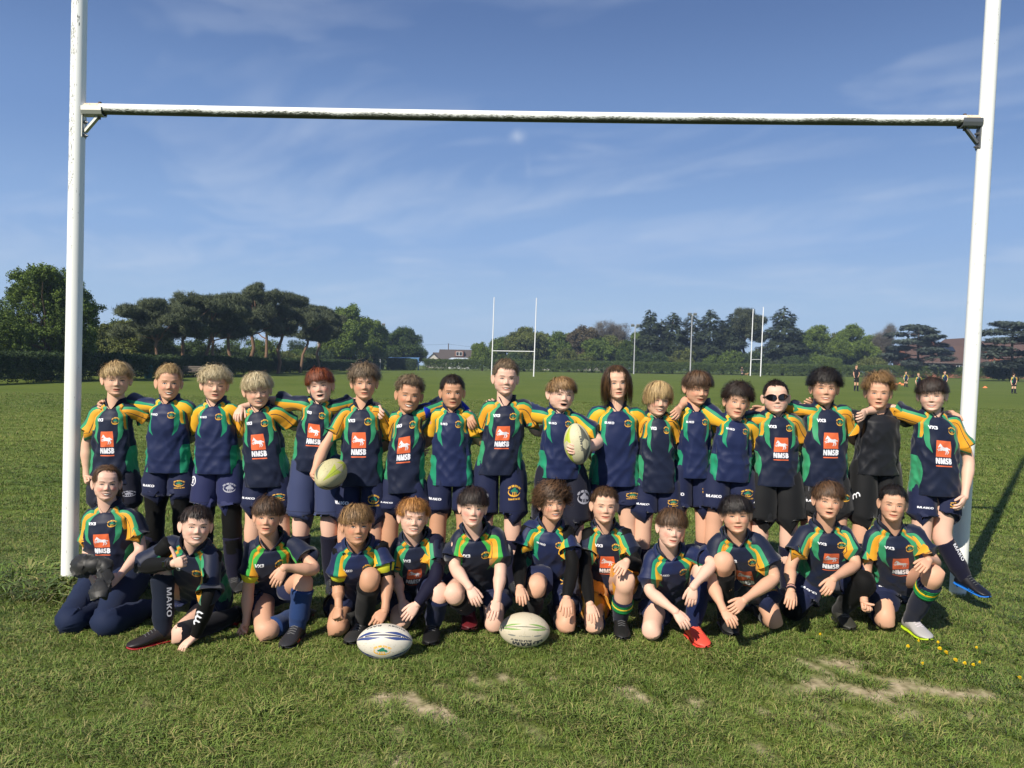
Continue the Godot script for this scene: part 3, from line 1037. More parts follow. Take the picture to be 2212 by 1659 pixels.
# a face: skin, brows, eyes, lips; planar picture of 200 x 260 mm, one pixel a millimetre times two
func face_picture(o: Dictionary) -> ImageTexture:
	var k := 2.0
	var im := Image.create(400, 520, false, Image.FORMAT_RGB8)
	var skin: Color = o.skin
	var r := RandomNumberGenerator.new()
	r.seed = int(o.get("seed", 1))
	im.fill(skin)
	var X := func(x: float) -> float: return 200.0 + x * k * 1000.0
	var Y := func(y: float) -> float: return 260.0 - y * k * 1000.0
	var rosy := Color(skin.r * 1.0, skin.g * 0.80, skin.b * 0.80)
	var red: float = o.get("rosy", 0.5)
	for sg in [-1.0, 1.0]:
		spot(im, X.call(sg * 0.043), Y.call(-0.028), 50, 44, rosy, red)
	spot(im, X.call(0.0), Y.call(-0.026), 28, 24, rosy, red * 0.7)
	for i in 260:      # uneven skin: small redder and paler blotches
		var tone := Color(skin.r * 0.97, skin.g * 0.86, skin.b * 0.84) if i % 2 == 0 else skin.lightened(0.12)
		spot(im, r.randf_range(60, 340), r.randf_range(60, 470), r.randf_range(4, 16), r.randf_range(4, 16), tone, r.randf_range(0.15, 0.45))
	if o.has("freckles"):
		for i in int(o.freckles):
			var fx := r.randfn(0.0, 0.032)
			var fy := r.randfn(-0.018, 0.017)
			spot(im, X.call(fx), Y.call(fy), r.randf_range(2.2, 4.2), r.randf_range(2.2, 4.2), Color(skin.r * 0.72, skin.g * 0.55, skin.b * 0.42), 0.8)
	var brow: Color = o.get("brow", Color(0.35, 0.25, 0.15))
	var squint: float = o.get("squint", 0.5)
	var look: float = o.get("look", 0.0)
	for sg in [-1.0, 1.0]:
		var ex: float = X.call(sg * 0.0305)
		var ey: float = Y.call(-0.0015)
		# brow: thin arc of hairs
		for q in 16:
			var t := q / 15.0
			var bx: float = ex + sg * lerpf(-26, 32, t)
			var by: float = Y.call(0.0165) - 6.0 * sin(PI * clampf(t * 0.9 + 0.1, 0, 1)) + (3.0 * squint if t < 0.4 else 0.0)
			spot(im, bx, by, 8.0, 6.6 - 2.6 * t, skin.lerp(brow, 0.85), 0.9)
		var hh := lerpf(9.5, 4.0, squint)
		var lid := Color(skin.r * 0.80, skin.g * 0.68, skin.b * 0.62)
		if squint < 0.97:
			oval(im, ex, ey, 24, hh + 1.5, lid)
			oval(im, ex, ey, 22, hh, Color(0.90, 0.88, 0.86))
			oval(im, ex + look * 8.0, ey, minf(10.0, hh * 1.7), hh, o.get("iris", Color(0.28, 0.36, 0.42)))
			oval(im, ex + look * 8.0, ey, minf(5.0, hh), minf(5.0, hh), Color(0.03, 0.03, 0.03))
		# lashes
		for q in 24:
			var t := q / 23.0
			var lx: float = ex + lerpf(-24, 24, t)
			var ly := ey - hh * sin(PI * t) - 0.5
			if squint >= 0.97: ly = ey + 4.0 * sin(PI * t)
			spot(im, lx, ly, 6.4, 5.6, Color(0.09, 0.055, 0.045), 1.0)
		# crease above
		for q in 20:
			var t := q / 19.0
			spot(im, ex + lerpf(-22, 25, t), ey - hh - 7.0 - 3.0 * sin(PI * t), 3.0, 2.2, lid, 0.55)
	# nostrils
	for sg in [-1.0, 1.0]: spot(im, X.call(sg * 0.0075), Y.call(-0.0385), 6.0, 3.6, Color(0.25, 0.12, 0.10), 0.8)
	var lipc := Color(minf(skin.r * 0.86, 1.0), skin.g * 0.54, skin.b * 0.53)
	var my: float = Y.call(-0.0600)
	var smile: float = o.get("smile", 0.3)
	var mw := lerpf(40.0, 58.0, smile)
	var open: float = o.get("open", 0.0)
	var curve := func(t: float) -> float: return smile * 19.0 * (4.0 * (t - 0.5) * (t - 0.5)) - smile * 6.0
	for q in 40:
		var t := q / 39.0
		var edge := sqrt(maxf(0.0, 1.0 - pow(2.0 * t - 1.0, 2.0)))
		var x := 200.0 + lerpf(-mw, mw, t)
		var y: float = my - curve.call(t)
		spot(im, x, y - 4.0 - open * 5.0 * edge, 5.0, 5.0 * (0.5 + edge), lipc, 0.75)
		spot(im, x, y + 5.0 + open * 9.0 * edge, 5.0, 6.5 * (0.45 + edge), lipc, 0.75)
	var inside: String = o.get("mouth", "closed")
	var up := PackedVector2Array()
	var lowp := PackedVector2Array()
	for q in 25:
		var t := q / 24.0
		var edge := sqrt(maxf(0.0, 1.0 - pow(2.0 * t - 1.0, 2.0)))
		var x := 200.0 + lerpf(-mw * 0.92, mw * 0.92, t)
		var y: float = my - curve.call(t)
		up.append(Vector2(x, y - (2.2 + open * 9.0) * edge))
		lowp.append(Vector2(x, y + (3.0 + open * 16.0) * edge))
	var both := up.duplicate()
	for q in range(24, -1, -1): both.append(lowp[q])
	poly(im, both, Color(0.22, 0.07, 0.06) if inside != "guard" else Color(0.03, 0.035, 0.045))
	if inside == "teeth":
		var th := up.duplicate()
		for q in range(24, -1, -1): th.append(up[q].lerp(lowp[q], 0.72))
		poly(im, th, Color(0.93, 0.91, 0.86))
		for q in range(-3, 4): im.fill_rect(Rect2i(200 + q * 11, int(my - 6), 1, int(8 + open * 4)), Color(0.82, 0.79, 0.74))
	if inside == "braces":
		var th := up.duplicate()
		for q in range(24, -1, -1): th.append(up[q].lerp(lowp[q], 0.8))
		poly(im, th, Color(0.80, 0.79, 0.78))
		for q in range(-3, 4): im.fill_rect(Rect2i(197 + q * 10, int(my - 1), 6, 3), Color(0.42, 0.42, 0.45))
	return ImageTexture.create_from_image(im)

# hair: a cap under many curved locks that follow the skull
func make_hair(at: Vector3, b: Basis, o: Dictionary, full: float) -> ArrayMesh:
	var r := RandomNumberGenerator.new()
	r.seed = int(o.get("seed", 1)) * 7 + 3
	var mb := MB.new()
	var dark: Color = lin(o.dark)
	var light: Color = lin(o.light)
	var rad := Vector3(0.0765 * (1.0 + full * 0.25), 0.098, 0.0925)
	var mid := Vector3(0, 0.0145, -0.004)
	var fringe: float = o.get("fringe", 0.35)
	var low_side: float = o.get("side", 1.42)
	var low_back: float = o.get("back", 2.15)
	var line: float = o.get("line", 0.86)
	var lim := func(al: float) -> float:
		var t := absf(al)
		return lerpf(lerpf(line, low_side, ss(0.55, 1.2, t)), low_back, ss(1.9, 2.5, t))
	var shell := func(ps: float, al: float, off: float) -> Vector3:
		var d := Vector3(sin(ps) * sin(al), cos(ps), sin(ps) * cos(al))
		return mid + Vector3(d.x * (rad.x + off), d.y * (rad.y + off), d.z * (rad.z + off))
	# cap
	var cp := PackedVector3Array()
	for j in 15:
		for i in 37:
			var al := TAU * i / 36.0 - PI
			var ps: float = lim.call(al) * j / 14.0
			cp.append(at + b * shell.call(ps, al, 0.003 + (0.002 if j < 13 else -0.004)))
	mb.grid(cp, 37, 15, true, dark.lerp(light, 0.3))
	var count: int = int(o.get("count", 1000) * 2.9)
	var length: float = o.get("length", 0.055)
	var lift: float = o.get("lift", 0.006)
	var vol: float = o.get("vol", 0.010)
	var sweep: float = o.get("sweep", 0.0)
	var curl: float = o.get("curl", 0.0)
	var mess: float = o.get("mess", 0.25)
	var crown_f: float = o.get("forward", 0.0)     # how far locks on top run to the front
	var droop: float = o.get("droop", 0.0)         # straight fall below the ears
	var low_cut: float = o.get("cut", 0.004)
	var segs := 6 if curl == 0.0 else 11
	var wide: float = o.get("width", 0.0036) * 0.40
	var clump := noise(int(o.get("seed", 1)) + 300, 3.0, FastNoiseLite.TYPE_SIMPLEX_SMOOTH, 2)
	for n in count:
		var al := r.randf_range(-PI, PI)
		if r.randf() < 0.35: al = r.randfn(0.0, 0.9)
		var top: float = lim.call(al)
		var ps := acos(clampf(lerpf(1.0, cos(top), r.randf()), -1.0, 1.0))
		var lay := r.randf()
		var len := length * r.randf_range(0.65, 1.15)
		var front := ss(1.15, 0.5, absf(al))
		if front < 0.3 and droop == 0.0: len *= lerpf(1.0, o.get("short_side", 0.6), ss(0.7, 1.3, ps))
		var p: Vector3 = shell.call(ps, al, 0.002)
		# growth direction: down from the crown, swept sideways, top pushed forwards
		var outw := (p - mid).normalized()
		var dirv := Vector3(sin(al) * cos(ps), -sin(ps), cos(al) * cos(ps))
		dirv += Vector3(sweep, 0, crown_f) * ss(1.3, 0.5, ps)
		var cq := Vector3(outw.x * 2.2, outw.y * 1.6, outw.z * 2.2)
		dirv += Vector3(clump.get_noise_3dv(cq), 0.0, clump.get_noise_3dv(cq + Vector3(7, 0, 0))) * (0.7 + mess)
		dirv += Vector3(r.randfn(0, 1), r.randfn(0, 1), r.randfn(0, 1)) * mess * 0.6
		dirv = (dirv - outw * dirv.dot(outw)).normalized()
		var c := dark.lerp(light, clampf(r.randfn(0.5, 0.22) + clump.get_noise_3dv(cq * 1.7) * 0.7, 0.0, 1.0))
		var up_off := vol * lay + lift * r.randf() * ss(1.7, 0.6, ps)
		var w := wide * r.randf_range(0.7, 1.4)
		if r.randf() < 0.05: up_off += r.randf_range(0.004, 0.016)
		var ph0 := r.randf() * TAU
		var ragged := 0.022 * clump.get_noise_2d(al * 2.4, 3.0) + 0.012 * clump.get_noise_2d(al * 7.0, 9.0)
		var left := PackedVector3Array()
		var pos := p
		var stepl := len / segs
		for s in segs + 1:
			var f := float(s) / segs
			outw = ((pos - mid) / (rad * rad)).normalized()
			var off := up_off * sin(minf(f * 2.2, 1.57))
			var q := pos + outw * off
			if curl > 0.0:
				var sidew := outw.cross(dirv).normalized()
				q += (sidew * cos(ph0 + f * TAU * 1.6) + outw * (sin(ph0 + f * TAU * 1.6) * 0.9 + 0.6)) * curl * minf(1.0, f * 3.0)
			left.append(q)
			# advance along the shell, then hang
			var nxt := pos + dirv * stepl
			var e := (nxt - mid) / (rad + Vector3.ONE * 0.003)
			if e.length() < 1.0 or (droop == 0.0 and e.y > -0.15) or (droop > 0.0 and e.y > 0.0): nxt = mid + e.normalized() * (rad + Vector3.ONE * 0.003)
			if droop > 0.0 and nxt.y < 0.03:
				dirv = dirv.lerp(Vector3(0, -1, 0), 0.75).normalized()
			else:
				var fall := Vector3(0, -0.35, 0)
				dirv = (nxt - pos).normalized() + fall * 0.2
			dirv = dirv.normalized()
			# a fringe stops above the eyes
			if front > 0.4 and nxt.z > 0.05 and nxt.y < 0.088 - fringe * 0.11 + r.randf_range(-0.005, 0.005) + ragged: 
				break
			if front < 0.4 and droop == 0.0 and nxt.y < mid.y - (low_cut if absf(al) < 2.0 else 0.075): 
				break
			pos = nxt
		if left.size() < 3: continue
		var base := mb.v.size()
		var m := left.size()
		for s in m:
			var f := float(s) / (m - 1)
			var t := (left[mini(s + 1, m - 1)] - left[maxi(s - 1, 0)]).normalized()
			var on := ((left[s] - mid) / (rad * rad)).normalized()
			var sd := t.cross(on).normalized()
			var ww := w * (1.0 - 0.82 * f * f) * (0.6 + 0.4 * minf(1.0, f * 4.0))
			var nn := (on + sd * r.randf_range(-0.5, 0.5)).normalized()
			for g in [-1.0, 1.0]:
				mb.v.append(at + b * (left[s] + sd * ww * g))
				mb.n.append((b * (nn + sd * g * 0.5)).normalized())
				mb.c.append(c)
				mb.uv.append(Vector2.ZERO)
			if s < m - 1:
				var k := base + s * 2
				mb.idx.append_array([k, k + 2, k + 1, k + 1, k + 2, k + 3])
	return mb.done()

# hand: wrist, direction of the fingers, way the palm faces, thumb side
func make_hand(mb: MB, at: Vector3, dir: Vector3, palm: Vector3, thumb: float, pose: String, skin: Color, size := 1.0, sd := 1) -> void:
	var r := RandomNumberGenerator.new()
	r.seed = sd
	var f := dir.normalized()
	var n := (palm - f * palm.dot(f)).normalized()
	var s := f.cross(n) * thumb
	var k := size
	var curls := [0.30, 0.40, 0.25]
	var tcurl := 0.2
	var tdir := (s * 0.50 + f * 0.90 + n * 0.30).normalized()
	var spread := 0.06
	match pose:
		"flat": curls = [0.30, 0.28, 0.2]; spread = 0.05
		"fist": curls = [1.25, 1.55, 1.0]; tdir = (n * 0.7 + f * 0.7 - s * 0.25).normalized(); tcurl = 0.5
		"thumb": curls = [1.35, 1.6, 1.0]; tdir = (s * 1.0 - f * 0.05).normalized(); tcurl = -0.15
		"drape": curls = [0.25, 0.45, 0.35]; spread = 0.045
		"grip": curls = [0.45, 0.55, 0.45]; spread = 0.12
		"point": curls = [0.45, 0.9, 0.6]; tcurl = 0.4
	# palm
	var pts := PackedVector3Array()
	var rows := [[-0.012, 0.021, 0.018], [0.008, 0.023, 0.017], [0.03, 0.029, 0.0165], [0.055, 0.033, 0.015], [0.072, 0.0325, 0.012], [0.080, 0.026, 0.007], [0.083, 0.004, 0.002]]
	for q in rows:
		for i in 13:
			var a := TAU * i / 12.0
			var ca := cos(a)
			var sa := sin(a)
			pts.append(at + (f * q[0] + s * (signf(ca) * pow(absf(ca), 0.8) * q[1]) + n * (signf(sa) * pow(absf(sa), 0.8) * q[2])) * k)
	var du := PackedVector2Array()
	du.resize(pts.size())
	du.fill(Vector2(0.02, 0.5))
	mb.grid(pts, 13, rows.size(), true, skin, du)
	var finger := func(base: Vector3, d0: Vector3, bendn: Vector3, lens: Array, cs: Array, r0: float, r1: float) -> void:
		var path := PackedVector3Array([base])
		var d := d0
		var axis := d0.cross(bendn).normalized()
		var p := base
		for j in 3:
			d = d.rotated(axis, cs[j])
			path.append(p + d * lens[j] * 0.5)
			p += d * lens[j]
			path.append(p)
		var rad := PackedFloat32Array()
		for j in path.size():
			rad.append(lerpf(r0, r1, float(j) / (path.size() - 1)) * (1.06 if j % 2 == 0 and j > 0 and j < path.size() - 1 else 1.0))
		var st := mb.uv.size()
		mb.tube(path, rad, 8, skin)
		for j in range(st, mb.uv.size()): mb.uv[j] = Vector2(0.02, 0.5)
	for q in 4:
		var off: float = [0.0245, 0.0085, -0.0078, -0.0228][q]
		var ln: float = [0.058, 0.066, 0.061, 0.047][q]
		var cs := []
		for c in curls: cs.append(c * r.randf_range(0.85, 1.2))
		if pose == "point": cs = [0.15, 0.1, 0.05] if q == 0 else cs
		var d := (f + s * spread * (1.5 - q)).normalized()
		finger.call(at + (f * (0.070 - 0.003 * absf(q - 1.0)) + s * off - n * 0.001) * k, d, n, [ln * 0.46 * k, ln * 0.30 * k, ln * 0.24 * k], cs, 0.0088 * k, 0.0066 * k)
	finger.call(at + (f * 0.016 + s * 0.020 + n * 0.004) * k, tdir, (n * 0.5 - s * 0.6 + f * 0.3).normalized(), [0.030 * k, 0.026 * k, 0.020 * k], [0.0, tcurl, tcurl * 0.8], 0.0118 * k, 0.0078 * k)

# tube of skin or cloth along joints
func limb(mb: MB, joints: Array, tables: Array, sides: int, col: Color, ref: Vector3, squash := 1.0, soft := 0.05, steps := 9) -> void:
	var st := mb.uv.size()
	mb.tube(bend(joints, steps, soft), radii(joints.size() - 1, steps, tables), sides, col, ref, squash)
	for j in range(st, mb.uv.size()): mb.uv[j] = Vector2(0.02, 0.5)

var round_table := []
func oval_angle(u: float) -> float:
	# share of the way round a flattened ring, by length, to the angle; 0 = back, 0.5 = front
	if round_table.is_empty():
		var last := Vector2(0, -0.66)
		var acc := 0.0
		for i in 401:
			var a := TAU * (i / 400.0 - 0.5)
			var p := Vector2(signf(sin(a)) * pow(absf(sin(a)), 0.84), signf(cos(a)) * pow(absf(cos(a)), 0.84) * 0.66)
			if i == 0: last = p
			acc += p.distance_to(last)
			last = p
			round_table.append(acc)
		for i in 401: round_table[i] /= acc
	var lo := 0
	var hi := 400
	while hi - lo > 1:
		var m := (lo + hi) / 2
		if round_table[m] < u: lo = m
		else: hi = m
	var f: float = (u - round_table[lo]) / maxf(1e-6, round_table[hi] - round_table[lo])
	return TAU * ((lo + f) / 400.0 - 0.5)

var pics := {}
func pic(kind: String) -> StandardMaterial3D:
	if not pics.has(kind):
		var q := kind.split(":")
		match q[0]:
			"jersey": pics[kind] = cloth(jersey_picture(q[1]), 0.55)
			"sleeve": pics[kind] = cloth(sleeve_picture(q[1]), 0.55)
			"shorts": pics[kind] = cloth(shorts_picture(q[1]), 0.7)
	return pics[kind]

func seg_dist(p: Vector3, a: Vector3, b: Vector3) -> float:
	var ab := b - a
	var t := clampf((p - a).dot(ab) / ab.length_squared(), 0.0, 1.0)
	return p.distance_to(a + ab * t)

# jersey trunk: rings from hem to collar
func make_trunk(hem: Vector3, neck: Vector3, sa: Vector3, sb: Vector3, hem_w: float, deep: float, arms: Array, sd: int) -> ArrayMesh:
	var nu := 84
	var nv := 66
	var wr := noise(sd * 13 + 5, 3.4, FastNoiseLite.TYPE_SIMPLEX_SMOOTH, 1)
	var axis := neck - hem
	var L := axis.length()
	var up := axis / L
	var xs := (sb - sa).normalized()
	var sw := sa.distance_to(sb) * 0.5
	var xh := Vector3(xs.x, xs.y * 0.3, xs.z * 0.5).normalized()
	var slope := 1.0 if sd % 2 == 0 else -1.0
	var slack := clampf(1.6 - L * 2.6, 0.3, 1.4)
	var pts := PackedVector3Array()
	var uvs := PackedVector2Array()
	var wt := [[0.0, hem_w], [0.10, hem_w * 0.985], [0.34, hem_w * 0.93], [0.56, lerpf(hem_w, sw, 0.45)], [0.74, sw * 0.99], [0.84, sw * 0.97], [0.905, sw * 0.84], [0.95, sw * 0.64], [0.98, 0.075], [1.0, 0.060]]
	var dt := [[0.0, deep * 1.06], [0.2, deep * 1.0], [0.45, deep * 0.92], [0.66, deep * 0.94], [0.80, deep * 0.88], [0.90, deep * 0.70], [0.96, 0.062], [1.0, 0.056]]
	for j in nv:
		var t := 1.0 - pow(1.0 - float(j) / (nv - 1), 1.15)
		var X := xh.lerp(xs, ss(0.2, 0.85, t)).normalized()
		var Z := X.cross(up).normalized()
		var Y := Z.cross(X)
		var w := tab(wt, t)
		var d := tab(dt, t)
		var ctr := hem + axis * t + Z * (0.012 * sin(PI * t) - 0.012 * ss(0.8, 1.0, t))
		for i in nu + 1:
			var u := float(i) / nu
			var a := oval_angle(u)
			var x := signf(sin(a)) * pow(absf(sin(a)), 0.84)
			var z := signf(cos(a)) * pow(absf(cos(a)), 0.84)
			if i == nu:
				x = 0.0
				z = -1.0
			var outd := (X * x / w + Z * z / d).normalized()
			var p := ctr + X * x * w + Z * z * d
			# shoulders slope: collar ring is flat, the ring below sags at its sides
			p -= up * 0.020 * absf(x) * ss(0.80, 0.95, t) * (1.0 - ss(0.95, 1.0, t))
			# the front of the neck opening dips
			if t > 0.9: p -= up * 0.045 * maxf(0.0, z) * ss(0.93, 1.0, t) * (1.0 - absf(x))
			# blend towards the sleeves
			for am in arms:
				var q: float = seg_dist(p, am[0], am[1]) - am[2]
				if q < 0.06 and q > -0.06: p += outd * (0.06 - absf(q)) * (0.06 - absf(q)) / 0.24 * 0.8
			# folds
			var px := x * w
			var py := t * L
			var free := (0.30 + 0.70 * (1.0 - ss(0.5, 0.92, t))) * (0.55 + 0.45 * absf(x))
			var big := wr.get_noise_3d(px * 0.9, py * 0.6, z * 0.3)
			# drag lines from the armpits to the opposite hip, and slack across the waist
			var g1 := absf(wr.get_noise_3d((px * 0.8 + py * 0.6 * slope) * 3.2, (py * 0.8 - px * 0.6 * slope) * 0.9, z * 0.5 + 4.0))
			var g2v := absf(wr.get_noise_3d((px * 0.75 - py * 0.66 * slope) * 3.6, (py * 0.75 + px * 0.66 * slope) * 1.0, z * 0.5 + 9.0))
			var g3 := absf(wr.get_noise_3d(px * 0.8, py * 3.0, z * 0.4 + 15.0)) * ss(0.0, 0.2, t) * (1.0 - ss(0.35, 0.65, t))
			p += outd * (big * 0.014 - g1 * 0.016 - g2v * 0.009 - g3 * slack * 0.016 + 0.006) * free
			if i == nu: p = pts[j * (nu + 1)]
			pts.append(p)
			uvs.append(Vector2(u, 1.0 - t))
	var mb := MB.new()
	# fold the hem inwards, so that the cloth has an edge
	var inner := PackedVector3Array()
	var iu := PackedVector2Array()
	for i in nu + 1:
		var p := pts[i]
		inner.append(p.lerp(hem, 0.10) + up * 0.03)
		iu.append(Vector2(float(i) / nu, 0.99))
	for i in nu + 1:
		inner.append(pts[i].lerp(hem, 0.02) - up * 0.002)
		iu.append(Vector2(float(i) / nu, 0.995))
	inner.append_array(pts)
	iu.append_array(uvs)
	mb.grid(inner, nu + 1, nv + 2, true, Color.WHITE, iu)
	return mb.done()

func make_sleeve(root: Vector3, sh: Vector3, el: Vector3, share: float, r: float, front: Vector3, sd: int) -> ArrayMesh:
	var end := sh.lerp(el, share)
	var wr := noise(sd * 7 + 2, 6.5, FastNoiseLite.TYPE_SIMPLEX_SMOOTH, 1)
	var path := bend([root, sh, end], 13, 0.045)
	var m := path.size()
	path.append(end.lerp(sh, -0.004))
	path.append(end.lerp(sh, 0.06))
	var rad := PackedFloat32Array()
	for j in m:
		var f := float(j) / (m - 1)
		rad.append(tab([[0.0, r * 0.72], [0.3, r * 0.90], [0.55, r * 0.98], [0.8, r * 1.08], [1.0, r * 1.24]], f))
	rad.append(r * 1.20)
	rad.append(r * 0.85)
	var mb := MB.new()
	mb.tube(path, rad, 36, Color.WHITE, front, 1.0, false)
	for i in mb.v.size():
		var p := mb.v[i]
		mb.v[i] = p + mb.n[i] * (wr.get_noise_3d(p.x, p.y * 0.7, p.z) * 0.014 - absf(wr.get_noise_3d(p.x * 1.7 + 3.0, p.y * 1.2, p.z * 1.7)) * 0.012)
		mb.uv[i].y = clampf(mb.uv[i].y * float(path.size() - 1) / (m - 1), 0.0, 0.98)
	return mb.done()

func make_boot(heel: Vector3, dir: Vector3, up: Vector3, upper: Color, sole: Color, accent: Color, parent: Node3D, laces := Color(0.05, 0.05, 0.05)) -> void:
	# heel: under the ankle, on the ground; dir points to the toes
	var f := dir.normalized()
	var u := (up - f * up.dot(f)).normalized()
	var s := u.cross(f).normalized()
	var L := 0.225
	var ctr := heel - f * 0.055
	# length share, half width, height, base lift
	var rows := [[0.0, 0.004, 0.03, 0.035], [0.02, 0.026, 0.062, 0.016], [0.10, 0.033, 0.088, 0.012], [0.22, 0.035, 0.100, 0.012], [0.34, 0.035, 0.090, 0.012], [0.48, 0.037, 0.074, 0.012], [0.62, 0.042, 0.060, 0.012], [0.76, 0.044, 0.050, 0.013], [0.88, 0.039, 0.042, 0.016], [0.96, 0.026, 0.034, 0.020], [1.0, 0.004, 0.026, 0.024]]
	var pts := PackedVector3Array()
	var cols := PackedColorArray()
	var lu := lin(upper)
	var la := lin(accent)
	for q in rows:
		for i in 21:
			var a := TAU * i / 20.0 - PI / 2.0
			var x: float = cos(a) * q[1]
			var y := sin(a)
			var hh: float = (q[2] - q[3]) * 0.5
			var yy: float = q[3] + hh + (signf(y) * pow(absf(y), 0.7 if y < 0 else 1.0)) * hh
			pts.append(ctr + f * q[0] * L + s * x + u * yy)
			cols.append(lu)
	var mb := MB.new()
	mb.grid(pts, 21, rows.size(), true, cols)
	var b := part("boot", mb.done(), vcol_mat(0.45), parent)
	# sole with studs
	mb = MB.new()
	pts = PackedVector3Array()
	for q in rows:
		for i in 13:
			var a := TAU * i / 12.0
			pts.append(ctr + f * (q[0] * L * 1.01 - 0.001) + s * cos(a) * (q[1] + 0.0025) + u * (maxf(0.012, q[3] - 0.004) + sin(a) * 0.006))
	mb.grid(pts, 13, rows.size(), true, lin(sole))
	for q in [[0.12, 0.02], [0.12, -0.02], [0.6, 0.028], [0.6, -0.028], [0.8, 0.024], [0.8, -0.024]]:
		var p: Vector3 = ctr + f * q[0] * L + s * q[1]
		mb.cyl(p + u * 0.010, p - u * 0.003, 0.007, 0.005, 6, lin(sole))
	part("sole", mb.done(), vcol_mat(0.5), b)
	# laces and side stripes
	mb = MB.new()
	for q in 5:
		var t := 0.36 + q * 0.065
		var hh := tab([[0.34, 0.092], [0.48, 0.0765], [0.62, 0.0625], [0.76, 0.052]], t)
		var c := ctr + f * t * L + u * hh
		mb.tube(PackedVector3Array([c - s * 0.018 - u * 0.006, c, c + s * 0.018 - u * 0.006]), PackedFloat32Array([0.0025, 0.0028, 0.0025]), 6, lin(laces))
	part("laces", mb.done(), vcol_mat(0.8), b)
	if accent != upper:
		for sg in [-1.0, 1.0]:
			for q in 3:
				var t := 0.52 + q * 0.07
				var wv := tab([[0.48, 0.037], [0.62, 0.042], [0.76, 0.044]], t)
				mb = MB.new()
				var lo: Vector3 = ctr + f * (t + 0.02) * L + s * sg * (wv + 0.001) + u * 0.020
				var hi: Vector3 = ctr + f * (t - 0.02) * L + s * sg * (wv * 0.72 + 0.002) + u * (tab([[0.48, 0.060], [0.76, 0.043]], t))
				var w2 := f * 0.0042
				mb.quad(lo - w2, lo + w2, hi + w2, hi - w2, la, s * sg)
				part("stripe", mb.done(), vcol_mat(0.5), b)

func unit3(a: Variant, d: float) -> Vector3:
	if a is Vector3: return a
	return P(a[0], a[1], d + (a[2] if a.size() > 2 else 0.0))

# everyone looks towards the person taking the picture, give or take a turn, nod and tilt in degrees
func head_basis(at: Vector3, hy: Array) -> Basis:
	var to := EYE - at
	var yaw := atan2(to.x, to.z) * 0.92
	var lift := atan2(to.y, Vector2(to.x, to.z).length()) * 0.75
	if to.length() > 20.0: lift = 0.0
	return Basis(Vector3.UP, yaw + deg_to_rad(hy[0])) * Basis(Vector3.RIGHT, deg_to_rad(hy[1]) * 0.7 - lift) * Basis(Vector3.BACK, deg_to_rad(-hy[2]))

